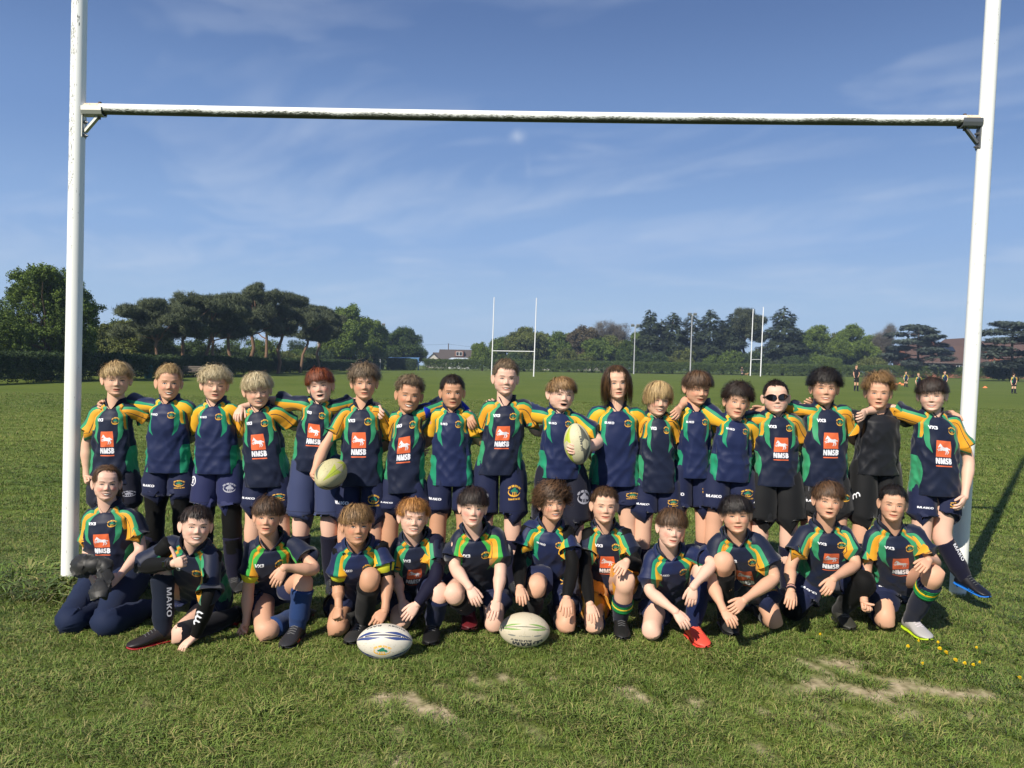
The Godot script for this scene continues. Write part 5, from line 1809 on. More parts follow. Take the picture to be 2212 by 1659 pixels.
	person({"seed": 15, "d": d - 0.02, "group": g, "label": "person in dark wraparound sunglasses and black shorts", "skin": PALE, "head": [1676, 858, -0.02], "turn": [4, -2, -3], "sa": [1636, 902], "sb": [1712, 904], "hem": [1672, 1044, 0.02], "hem_w": 0.142, "bulk": 1.12, "full": 0.08,
		"hair": hair_of("crop", "dark"), "face": {"squint": 0.9, "smile": 0.2, "open": 0.25, "mouth": "teeth"}, "kit": "sponsor", "arm_a": [[1592, 915, 0.12], [1540, 905, 0.17], [1520, 900, 0.17], "flat", Vector3(0, 0, 1)], "arm_b": hug(1712, 904, 1.0), "shorts": "black", "shorts_w": 1.08, "shorts_len": 0.70})
	person({"seed": 16, "d": d, "group": g, "label": "person in patterned grey and white shorts and sponsored jersey", "skin": WARM, "head": [1781, 838, -0.02], "turn": [6, 0, 2], "sa": [1740, 886], "sb": [1824, 888], "hem": [1779, 1046, 0.02], "hem_w": 0.148, "bulk": 1.06,
		"hair": hair_of("waves", "black"), "face": {"squint": 0.6, "smile": 0.6, "open": 0.15, "mouth": "teeth"}, "kit": "sponsor", "arm_a": [[1700, 880, 0.12], [1650, 884, 0.17], [1630, 890, 0.17], "flat", Vector3(0, 0, 1)], "arm_b": hug(1824, 888, 1.0), "shorts": "print", "shorts_len": 0.55})
	person({"seed": 17, "d": d, "group": g, "label": "person in plain black top and black shorts, only one without team colours", "skin": WARM, "head": [1897, 847, -0.02], "turn": [2, 4, 1], "sa": [1856, 898], "sb": [1936, 899], "hem": [1891, 1021, 0.02], "hem_w": 0.136, "bulk": 1.0,
		"hair": hair_of("quiff", "sandy"), "face": {"squint": 0.55, "smile": 0.1, "open": 0.35, "mouth": "guard"}, "kit": "plain", "arm_a": [[1815, 900, 0.13], [1762, 872, 0.12], [1734, 866, -0.04], "drape", front], "arm_b": [[1985, 905, 0.13], [2055, 893, 0.08], [2078, 910, -0.05], "drape", front], "shorts": "black", "shorts_len": 0.80})
	var right_leg := [[2034, 1160, 0.0], [2082, 1246, -0.02], Vector3(0.35, -0.15, 1)]
	person({"seed": 18, "d": d - 0.08, "group": g, "label": "person leaning by the clean white post, hand at thigh, black and blue boot against it", "skin": PALE, "head": [2013, 853, -0.02], "turn": [-4, 4, -2], "sa": [1978, 898], "sb": [2062, 908], "hem": [2020, 1066, 0.02], "hem_w": 0.150,
		"hair": hair_of("heavy", "dark"), "face": {"squint": 0.65, "smile": 0.8, "open": 0.15, "mouth": "braces", "rosy": 0.3, "freckles": 30}, "kit": "sponsor", "arm_a": [[1910, 880, 0.12], [1868, 890, 0.0], [1856, 908, -0.12], "drape", front], "arm_b": [[2094, 995, 0.0], [2084, 1072, -0.08], [2074, 1098, -0.12], "drape", Vector3(-0.6, 0, -0.5)],
		"leg_b": right_leg, "feet": {"sock": [srgb(24, 28, 46), 0.12], "boot": [srgb(26, 28, 32), srgb(30, 110, 200), srgb(30, 110, 200)]}, "shorts_len": 0.48})

func kneeling_row() -> void:
	var g := "kneeling front row of the team"
	var dn := Vector3(0, -0.12, -1)
	var fw := Vector3(0.1, 0, 1)
	var ank := func(k: Vector3, dx: float) -> Vector3: return Vector3(k.x + dx, 0.055, k.z - 0.33)
	var navy_sock := [srgb(26, 32, 58), 0.2]
	var black_sock := [srgb(13, 13, 15), 0.22]
	# girl in track trousers
	var ka := GH(146, 1346, 0.062)
	var kb := GH(226, 1350, 0.062)
	person({"seed": 21, "hs": 0.89, "scale": 0.93, "neck_up": 0.058, "d": 4.4, "group": g, "label": "kneeling person in navy track trousers with a black jacket knotted round one forearm", "skin": PALE, "head": [231, 1040, -0.04], "turn": [4, 4, 4], "sa": [196, 1114], "sb": [284, 1108], "hem": [248, 1236, 0.05], "pelvis": [252, 1244, 0.06], "hem_w": 0.135, "bulk": 1.04,
		"hair": hair_of("tied", "brown"), "face": {"squint": 0.7, "smile": 1.0, "open": 0.4, "mouth": "teeth", "rosy": 1.0}, "kit": "sponsor", "full": 0.06,
		"arm_a": [[190, 1200, -0.02], [200, 1246, -0.22], [208, 1270, -0.30], "drape", Vector3(0.5, 0, -0.8)], "arm_b": [[306, 1190, -0.02], [258, 1244, -0.22], [236, 1262, -0.30], "drape", Vector3(-0.5, 0, -0.8)],
		"leg_a": [ka, ank.call(ka, 0.05), dn], "leg_b": [kb, ank.call(kb, 0.1), dn], "shorts": "trousers", "leggings": srgb(30, 42, 66), "legging_w": 1.25, "feet": {"sock": [srgb(20, 20, 20), 1.0]}})
	# thumbs up
	kb = GH(386, 1372, 0.06)
	person({"seed": 22, "hs": 0.89, "scale": 0.93, "neck_up": 0.058, "d": 3.85, "group": g, "label": "kneeling person giving a thumbs-up in black base layer, other hand on the ground", "skin": PALE, "head": [424, 1131, -0.05], "turn": [8, 4, 6], "sa": [368, 1176], "sb": [458, 1196], "hem": [440, 1288, 0.34], "pelvis": [444, 1290, 0.36], "hem_w": 0.15,
		"hair": hair_of("wet", "dark"), "face": {"squint": 0.8, "smile": 1.0, "open": 0.4, "mouth": "teeth"}, "kit": "club",
		"arm_a": [[308, 1224, -0.02], [376, 1217, -0.22], [398, 1213, -0.26], "thumb", Vector3(0.25, 0, -1)], "arm_b": [[452, 1290, -0.10], [422, 1374, -0.06], [400, 1392, -0.10], "flat", Vector3(0, -1, 0)], "under": [srgb(13, 13, 15), ["a", "b"]], "sleeve_len": 0.92,
		"leg_a": [[352, 1248, 0.02], GH(352, 1360, 0.075), Vector3(-0.75, 0, 0.7)], "leg_b": [kb, ank.call(kb, 0.16), dn], "feet": {"sock_a": [srgb(26, 30, 44), 0.02], "sock_b": [srgb(18, 20, 26), 0.04], "boot": [srgb(34, 33, 33), srgb(150, 30, 34), srgb(34, 33, 33)]}, "shorts_len": 0.45})
	ka = GH(572, 1366, 0.06)
	person({"seed": 23, "hs": 0.89, "scale": 0.93, "neck_up": 0.058, "d": 4.0, "group": g, "label": "kneeling person in blue sock with forearm across the raised knee, fist on the grass", "skin": WARM, "head": [579, 1111, -0.06], "turn": [-4, 6, 4], "sa": [552, 1182], "sb": [636, 1172], "hem": [592, 1270, 0.28], "pelvis": [592, 1268, 0.30], "hem_w": 0.135,
		"hair": hair_of("heavy", "brown"), "face": {"squint": 0.6, "smile": 0.2}, "kit": "polo_green", "cuff": [srgb(214, 214, 60), ["a"]],
		"arm_a": [[536, 1270, 0.02], [532, 1346, -0.03], [522, 1370, -0.05], "fist", Vector3(0.2, 0, 1)], "arm_b": [[684, 1232, -0.12], [614, 1226, -0.24], [600, 1252, -0.27], "drape", Vector3(-0.2, -0.2, -1)],
		"leg_a": [ka, ank.call(ka, 0.1), dn], "leg_b": [[656, 1256, -0.10], GH(643, 1352, 0.075), Vector3(-0.12, 0, 1)], "feet": {"sock": [srgb(38, 56, 100), 0.20], "boot": [srgb(46, 46, 48), srgb(34, 34, 36), srgb(228, 88, 60)]}, "shorts_len": 0.5})
	ka = GH(725, 1358, 0.06)
	person({"seed": 24, "hs": 0.89, "scale": 0.93, "neck_up": 0.058, "d": 3.9, "group": g, "label": "kneeling person pointing a finger at the ball with the blue star pattern", "skin": TAN, "head": [770, 1129, -0.06], "turn": [10, 6, 2], "sa": [739, 1188], "sb": [818, 1180], "hem": [776, 1276, 0.30], "pelvis": [776, 1276, 0.32], "hem_w": 0.13,
		"hair": hair_of("heavy", "sandy"), "face": {"squint": 0.4, "smile": 0.0, "open": 0.25, "mouth": "teeth"}, "kit": "mako", "cuff": [srgb(214, 214, 60), ["a", "b"]], "under": [srgb(13, 13, 15), ["a", "b"], 0.02],
		"arm_a": [[730, 1264, 0.02], [732, 1312, -0.05], [727, 1334, -0.10], "fist", Vector3(0.3, 0, -1)], "arm_b": [[838, 1244, -0.02], [832, 1318, -0.12], [818, 1338, -0.16], "point", Vector3(-0.2, -0.6, -0.6)],
		"leg_a": [ka, ank.call(ka, 0.08), dn], "leg_b": [[800, 1244, -0.12], GH(784, 1345, 0.075), Vector3(-0.25, 0, 1)], "feet": {"sock": black_sock, "boot": [srgb(44, 43, 43), srgb(26, 26, 26), srgb(44, 43, 43)]}, "shorts_len": 0.5})
	ka = GH(862, 1346, 0.06)
	person({"seed": 25, "hs": 0.89, "scale": 0.93, "neck_up": 0.058, "d": 4.0, "group": g, "label": "kneeling person in navy base layer with one hand on the bare knee behind a ball", "skin": PALE, "head": [893, 1113, -0.05], "turn": [6, 6, 4], "sa": [864, 1176], "sb": [938, 1164], "hem": [896, 1262, 0.26], "pelvis": [896, 1262, 0.28], "hem_w": 0.132,
		"hair": hair_of("fringe", "ginger"), "face": {"squint": 0.55, "smile": 0.6, "open": 0.2, "mouth": "teeth", "freckles": 160, "rosy": 0.4}, "kit": "sponsor", "under": [srgb(24, 28, 44), ["b"]],
		"arm_a": [[856, 1248, 0.06], [868, 1296, -0.02], [872, 1314, -0.06], "drape", Vector3(0, -0.4, -1)], "arm_b": [[944, 1246, -0.08], [902, 1304, -0.18], [882, 1330, -0.22], "drape", Vector3(-0.3, -0.5, -0.8)],
		"leg_a": [ka, ank.call(ka, 0.06), dn], "leg_b": [[950, 1278, -0.12], GH(936, 1346, 0.075), Vector3(0, 0, 1)], "feet": {"sock": navy_sock, "boot": [srgb(26, 26, 28), srgb(20, 20, 20), srgb(26, 26, 28)]}, "shorts_len": 0.6})
	kb = GH(1068, 1350, 0.06)
	person({"seed": 26, "hs": 0.89, "scale": 0.93, "neck_up": 0.058, "d": 3.95, "group": g, "label": "squatting person in short sleeves with maroon boot, one hand hanging, one on the knee", "skin": PALE, "head": [1022, 1091, -0.05], "turn": [4, 6, 4], "sa": [992, 1158], "sb": [1076, 1156], "hem": [1036, 1252, 0.26], "pelvis": [1036, 1256, 0.28], "hem_w": 0.138, "bulk": 1.05,
		"hair": hair_of("heavy", "dark"), "face": {"squint": 0.6, "smile": 0.3, "rosy": 1.0}, "kit": "polo_green",
		"arm_a": [[980, 1224, -0.02], [1014, 1268, -0.20], [1026, 1294, -0.24], "drape", Vector3(-0.1, -0.2, -1)], "arm_b": [[1082, 1230, -0.02], [1074, 1296, -0.13], [1066, 1326, -0.19], "flat", Vector3(0, -0.4, -1)],
		"leg_a": [[978, 1282, -0.10], GH(1012, 1316, 0.10), Vector3(0.1, 0, 1)], "leg_b": [kb, ank.call(kb, -0.05), dn], "feet": {"sock": black_sock, "boot": [srgb(92, 26, 32), srgb(60, 20, 24), srgb(92, 26, 32)]}, "shorts_len": 0.5})
	kb = GH(1224, 1352, 0.06)
	person({"seed": 27, "hs": 0.89, "scale": 0.93, "neck_up": 0.058, "d": 4.2, "group": g, "label": "kneeling person in black base layer resting fingers on the ball printed upside down", "skin": WARM, "head": [1192, 1082, -0.06], "turn": [14, 6, -4], "sa": [1145, 1142], "sb": [1222, 1146], "hem": [1188, 1238, 0.16], "pelvis": [1190, 1244, 0.18], "hem_w": 0.138,
		"hair": hair_of("curls", "brown"), "face": {"squint": 0.65, "smile": 0.4, "open": 0.3, "mouth": "braces"}, "kit": "mako", "under": [srgb(13, 13, 15), ["a", "b"]],
		"arm_a": [[1122, 1206, -0.05], [1123, 1268, -0.30], [1126, 1298, -0.38], "drape", Vector3(0, -0.5, -1)], "arm_b": [[1238, 1218, -0.10], [1224, 1290, -0.26], [1226, 1316, -0.32], "flat", Vector3(0, -0.5, -1)],
		"leg_a": [[1160, 1264, -0.22], GH(1148, 1326, 0.075), Vector3(0, 0, 1)], "leg_b": [kb, ank.call(kb, -0.04), dn], "feet": {"sock": black_sock, "boot": [srgb(44, 43, 43), srgb(26, 26, 26), srgb(44, 43, 43)]}, "shorts_len": 0.62})
	ka = GH(1283, 1354, 0.06)
	person({"seed": 28, "hs": 0.89, "scale": 0.93, "neck_up": 0.058, "d": 4.3, "group": g, "label": "kneeling person in golden yellow shorts and hooped sock, a hand on each knee", "skin": FAIR, "head": [1306, 1088, -0.06], "turn": [6, 5, 2], "sa": [1276, 1150], "sb": [1346, 1152], "hem": [1308, 1258, 0.14], "pelvis": [1308, 1256, 0.16], "hem_w": 0.132,
		"hair": hair_of("short", "brown"), "face": {"squint": 0.6, "smile": 0.5, "freckles": 30, "rosy": 0.4}, "kit": "sponsor", "under": [srgb(13, 13, 15), ["a", "b"]],
		"arm_a": [[1262, 1226, -0.10], [1274, 1304, -0.34], [1280, 1332, -0.40], "flat", Vector3(0, -0.5, -1)], "arm_b": [[1376, 1222, -0.14], [1354, 1212, -0.34], [1342, 1230, -0.40], "flat", Vector3(0, -0.6, -0.8)],
		"leg_a": [ka, ank.call(ka, 0.05), dn], "leg_b": [[1352, 1250, -0.34], GH(1340, 1336, 0.075), Vector3(-0.05, 0, 1)], "shorts": "gold", "shorts_len": 0.62, "feet": {"sock_a": navy_sock, "sock_b": [srgb(26, 32, 52), 0.52, srgb(30, 120, 66), srgb(216, 190, 60)], "boot": [srgb(30, 30, 32), srgb(22, 22, 22), srgb(30, 30, 32)]}})
	ka = GH(1406, 1366, 0.06)
	person({"seed": 29, "hs": 0.89, "scale": 0.93, "neck_up": 0.058, "d": 4.0, "group": g, "label": "kneeling person with a coral red laced boot and both wrists hanging loose", "skin": PALE, "head": [1450, 1136, -0.06], "turn": [14, 8, 8], "sa": [1408, 1204], "sb": [1492, 1194], "hem": [1448, 1282, 0.26], "pelvis": [1450, 1284, 0.28], "hem_w": 0.135,
		"hair": hair_of("heavy", "brown"), "face": {"squint": 0.8, "smile": 0.3, "rosy": 0.9}, "kit": "mako",
		"arm_a": [[1400, 1276, -0.02], [1458, 1320, -0.18], [1476, 1344, -0.22], "drape", Vector3(-0.2, -0.1, -1)], "arm_b": [[1542, 1216, -0.10], [1498, 1266, -0.20], [1494, 1298, -0.22], "drape", Vector3(0.1, 0, -1)],
		"leg_a": [ka, ank.call(ka, 0.1), dn], "leg_b": [[1520, 1228, -0.06], GH(1496, 1352, 0.075), Vector3(0.18, 0, 1)], "feet": {"sock": [srgb(28, 36, 74), 0.18], "boot": [srgb(232, 84, 68), srgb(214, 70, 58), srgb(232, 84, 68), srgb(240, 110, 80)]}, "shorts_len": 0.5})
	kb = GH(1672, 1342, 0.06)
	person({"seed": 30, "hs": 0.89, "scale": 0.93, "neck_up": 0.058, "d": 3.95, "group": g, "label": "crouching person with black sock knee raised and both bare forearms crossed in front", "skin": WARM, "head": [1590, 1107, -0.05], "turn": [4, 6, -4], "sa": [1552, 1166], "sb": [1636, 1170], "hem": [1610, 1262, 0.28], "pelvis": [1612, 1262, 0.30], "hem_w": 0.14, "bulk": 1.06, "full": 0.05,
		"hair": hair_of("heavy", "black"), "face": {"squint": 0.6, "smile": 0.3, "iris": Color(0.16, 0.1, 0.07)}, "kit": "sponsor",
		"arm_a": [[1536, 1256, -0.02], [1562, 1316, -0.16], [1580, 1342, -0.22], "drape", Vector3(0, -0.4, -1)], "arm_b": [[1676, 1248, -0.04], [1608, 1296, -0.16], [1588, 1316, -0.20], "drape", Vector3(-0.2, -0.3, -1)],
		"leg_a": [[1562, 1208, -0.08], GH(1566, 1328, 0.075), Vector3(0, 0, 1)], "leg_b": [kb, GH(1640, 1312, 0.06), Vector3(-0.3, -0.12, -1)], "feet": {"sock": [srgb(13, 13, 15), 0.20], "boot": [srgb(44, 43, 43), srgb(26, 26, 26), srgb(44, 43, 43)]}, "shorts_len": 0.45})
	ka = GH(1718, 1322, 0.062)
	person({"seed": 31, "hs": 0.89, "scale": 0.93, "neck_up": 0.058, "d": 4.2, "group": g, "label": "kneeling person in black leggings with woven wristband, mouthguard showing", "skin": WARM, "head": [1789, 1077, -0.06], "turn": [8, 6, 4], "sa": [1742, 1148], "sb": [1826, 1148], "hem": [1778, 1244, 0.14], "pelvis": [1780, 1246, 0.16], "hem_w": 0.142,
		"hair": hair_of("swept", "brown"), "face": {"squint": 0.75, "smile": 0.1, "open": 0.5, "mouth": "guard"}, "kit": "sponsor",
		"arm_a": [[1706, 1224, -0.04], [1709, 1274, -0.20], [1706, 1302, -0.26], "flat", Vector3(0.1, -0.5, -1)], "arm_b": [[1850, 1220, -0.08], [1800, 1250, -0.26], [1788, 1276, -0.30], "drape", Vector3(0, -0.3, -1)],
		"leg_a": [ka, ank.call(ka, 0.05), dn], "leg_b": [[1872, 1256, -0.16], GH(1814, 1318, 0.075), Vector3(-0.05, 0, 1)], "leggings": srgb(13, 13, 15), "legging_w": 1.04, "feet": {"sock": [srgb(13, 13, 15), 0.55], "boot": [srgb(58, 56, 52), srgb(40, 40, 38), srgb(58, 56, 52)]}, "shorts_len": 0.62, "shorts_w": 1.05})
	ka = GH(1914, 1342, 0.06)
	person({"seed": 32, "hs": 0.89, "scale": 0.93, "neck_up": 0.058, "d": 4.15, "group": g, "label": "kneeling person with green and yellow hooped sock top and grey boot with neon yellow toe", "skin": WARM, "head": [1929, 1084, -0.06], "turn": [4, 6, 4], "sa": [1884, 1152], "sb": [1974, 1150], "hem": [1930, 1256, 0.18], "pelvis": [1932, 1256, 0.20], "hem_w": 0.142,
		"hair": hair_of("short", "black"), "face": {"squint": 0.75, "smile": 0.5, "iris": Color(0.16, 0.1, 0.07)}, "kit": "sponsor",
		"arm_a": [[1870, 1232, 0.04], [1866, 1296, -0.10], [1872, 1320, -0.14], "fist", Vector3(0.2, 0, 1)], "arm_b": [[2022, 1218, -0.08], [2006, 1210, -0.26], [1990, 1228, -0.32], "flat", Vector3(0, -0.6, -0.8)],
		"leg_a": [ka, ank.call(ka, 0.06), dn], "leg_b": [[2020, 1238, -0.24], GH(1968, 1338, 0.075), Vector3(0.05, 0, 1)], "feet": {"sock_a": navy_sock, "sock_b": [srgb(26, 32, 52), 0.22, srgb(36, 128, 70), srgb(222, 186, 40)], "boot": [srgb(170, 168, 166), srgb(190, 220, 40), srgb(170, 168, 166), srgb(205, 195, 200)]}, "shorts_len": 0.5})

# ---- balls --------------------------------------------------------------
# picture: across = along the ball's axis, down = round it, the middle row faces us
func ball_picture(kind: String) -> ImageTexture:
	var W := 512
	var H := 1024
	var im := Image.create(W, H, false, Image.FORMAT_RGB8)
	var base := srgb(208, 202, 188)
	var ink := srgb(52, 56, 66)
	if kind == "ram": base = srgb(196, 186, 162)
	if kind == "muddy": base = srgb(188, 180, 136)
	if kind == "lime": base = srgb(196, 190, 156)
	im.fill(base)
	var r := RandomNumberGenerator.new()
	r.seed = kind.length()
	for q in 4:
		var y := 412 + q * 256
		var flip := func(pts: PackedVector2Array) -> PackedVector2Array:
			var o := PackedVector2Array()
			for p in pts: o.append(Vector2(p.x, fposmod(p.y + y, H)))
			return o
		match kind:
			"star":
				for sg in [-1.0, 1.0]:
					for side in [0, 1]:
						var a := P2([4, 3 * sg, 150, 12 * sg, 246, 24 * sg, 150, 46 * sg, 50, 36 * sg])
						if side == 1: a = mirror(a, 256)
						poly(im, flip.call(a), srgb(40, 62, 118))
				for i in 14:
					var x := 20 + i * 13 if i < 7 else 405 + (i - 7) * 13
					poly(im, flip.call(P2([x, -12, x + 7, -12, x + 3, 12, x - 4, 12])), srgb(36, 38, 50))
				poly(im, flip.call(P2([120, -7, 392, -7, 392, 7, 120, 7])), srgb(44, 50, 74))
			"ram":
				for sg in [-1.0, 1.0]:
					for side in [0, 1]:
						var a := P2([60, 6 * sg, 170, 16 * sg, 232, 26 * sg, 150, 34 * sg, 90, 26 * sg])
						if side == 1: a = mirror(a, 256)
						poly(im, flip.call(a), srgb(112, 150, 72))
				for i in 16:
					var x := 20 + i * 12 if i < 8 else 400 + (i - 8) * 12
					poly(im, flip.call(P2([x, -12, x + 5, -12, x + 1, 12, x - 4, 12])), srgb(64, 66, 60))
				poly(im, flip.call(P2([110, -4, 402, -4, 402, 4, 110, 4])), srgb(96, 100, 84))
			"muddy", "lime":
				for side in [0, 1]:
					var a := P2([40, -14, 240, -70, 200, -10, 240, 60, 40, 14])
					if side == 1: a = mirror(a, 256)
					poly(im, flip.call(a), srgb(176, 190, 64) if q % 2 == 0 else srgb(96, 98, 88))
				poly(im, flip.call(P2([0, -2, 512, -2, 512, 2, 0, 2])), srgb(70, 70, 60))
	if kind == "star":
		badge(im, 256, 560, 62)
		for s in [["RUGBY", 350, 290, 130, 26], ["RAM", 180, 292, 110, 34]]: text(im, s[0], s[1], s[2], s[3], s[4], ink, PI, 1.0)
	if kind == "ram":
		text(im, "RAM", 236, 590, 150, 46, ink, PI, 2.0)
		text(im, "RUGBY", 226, 548, 170, 20, ink, PI, 1.0)
		text(im, "GRIPPER 2.0", 256, 500, 90, 10, srgb(120, 122, 116), PI)
		oval(im, 150, 500, 34, 9, srgb(126, 126, 118))
		oval(im, 362, 500, 34, 9, srgb(126, 126, 118))
		for sg in [-1.0, 1.0]:   # horned head
			poly(im, P2([366 + sg * 6, 566, 366 + sg * 30, 556, 366 + sg * 44, 580, 366 + sg * 34, 604, 366 + sg * 26, 588, 366 + sg * 30, 574, 366 + sg * 14, 578]), ink)
		poly(im, P2([354, 560, 378, 560, 374, 606, 366, 616, 358, 606]), ink)
	if kind == "lime": text(im, "GILBERT", 270, 600, 150, 26, ink, 0.0, 0.8)
	# scuffs and grass stains
	for i in 420 if kind != "muddy" else 700:
		var c := srgb(150, 138, 104) if kind != "muddy" else srgb(110, 108, 66)
		var x := r.randf() * W
		var y := r.randf() * H
		spot(im, x, y, r.randf_range(2, 9), r.randf_range(2, 12), c, r.randf_range(0.15, 0.5))
	return ImageTexture.create_from_image(im)

func rugby_ball(label: String, kind: String, at: Vector3, b: Basis, half: float, rad: float) -> void:
	var nu := 40
	var nv := 33
	var pts := PackedVector3Array()
	var uvs := PackedVector2Array()
	for j in nv:
		var t := -cos(PI * j / (nv - 1))
		for i in nu + 1:
			var a := TAU * (float(i) / nu - 0.5)
			var rr := rad * pow(maxf(0.0, 1.0 - t * t), 0.56) * (1.0 - 0.012 * pow(absf(cos(a * 2.0 - 0.4)), 24.0))
			pts.append(b * Vector3(t * half, -sin(a) * rr, cos(a) * rr))
			uvs.append(Vector2(0.5 + asin(clampf(t, -1, 1)) / PI * 0.55 + t * 0.225, float(i) / nu))
	var mb := MB.new()
	mb.grid(pts, nu + 1, nv, true, Color.WHITE, uvs)
	var m := tex_mat(ball_picture(kind), 0.6)
	m.heightmap_enabled = false
	var o := MeshInstance3D.new()
	o.name = numbered("rugby_ball")
	o.mesh = mb.done()
	o.material_override = m
	add_child(o)
	o.position = at
	tag(o, label, "ball", "rugby balls of the team")

func make_balls() -> void:
	rugby_ball("white rugby ball with blue star pattern and tree badge under a pointing finger", "star", GH(831, 1386, 0.083), Basis(Vector3.BACK, 0.02) * Basis(Vector3.RIGHT, -0.1), 0.133, 0.0835)
	rugby_ball("cream and green rugby ball with upside-down lettering on the grass", "ram", GH(1133, 1361, 0.086), Basis(Vector3.BACK, -0.02) * Basis(Vector3.RIGHT, 0.1), 0.128, 0.0865)
	rugby_ball("muddy green rugby ball seen end-on, held at a hip", "muddy", P(715, 1024, 4.46), Basis(Vector3.UP, 1.25) * Basis(Vector3.BACK, 0.30), 0.125, 0.083)
	rugby_ball("cream rugby ball with lime flash held upright against a chest", "lime", P(1247, 959, 4.50), Basis(Vector3.BACK, PI / 2 + 0.14) * Basis(Vector3.RIGHT, -0.3), 0.122, 0.079)

# ---- small worn things --------------------------------------------------
func find_person(words: String) -> Node3D:
	for c in get_children():
		if c.has_meta("label") and words in String(c.get_meta("label")): return c
	return null

# flat lettering wrapped round a limb: letters from TextMesh outlines, bent to a radius
func limb_print(who: Node3D, called: String, from: Vector3, to: Vector3, face: Vector3, rad: float, txt: String, length: float, high: float, col: Color) -> void:
	var g := glyphs(txt, true)
	var tri: PackedVector2Array = g[0]
	var lo: Vector2 = g[1]
	var size: Vector2 = g[2] - lo
	var t := (to - from).normalized()
	var f := (face - t * face.dot(t)).normalized()
	var s := t.cross(f)
	var mid := from.lerp(to, 0.5)
	var mb := MB.new()
	for k in range(0, tri.size(), 3):
		var pp := []
		for i in 3:
			var p := (tri[k + i] - lo) / size - Vector2(0.5, 0.5)
			var a := p.y * high / rad
			pp.append(mid + t * p.x * length + (f * cos(a) + s * sin(a)) * rad)
		mb.tri(pp[0], pp[1], pp[2], col, f)
	part(called, mb.done(), vcol_mat(0.7), who)

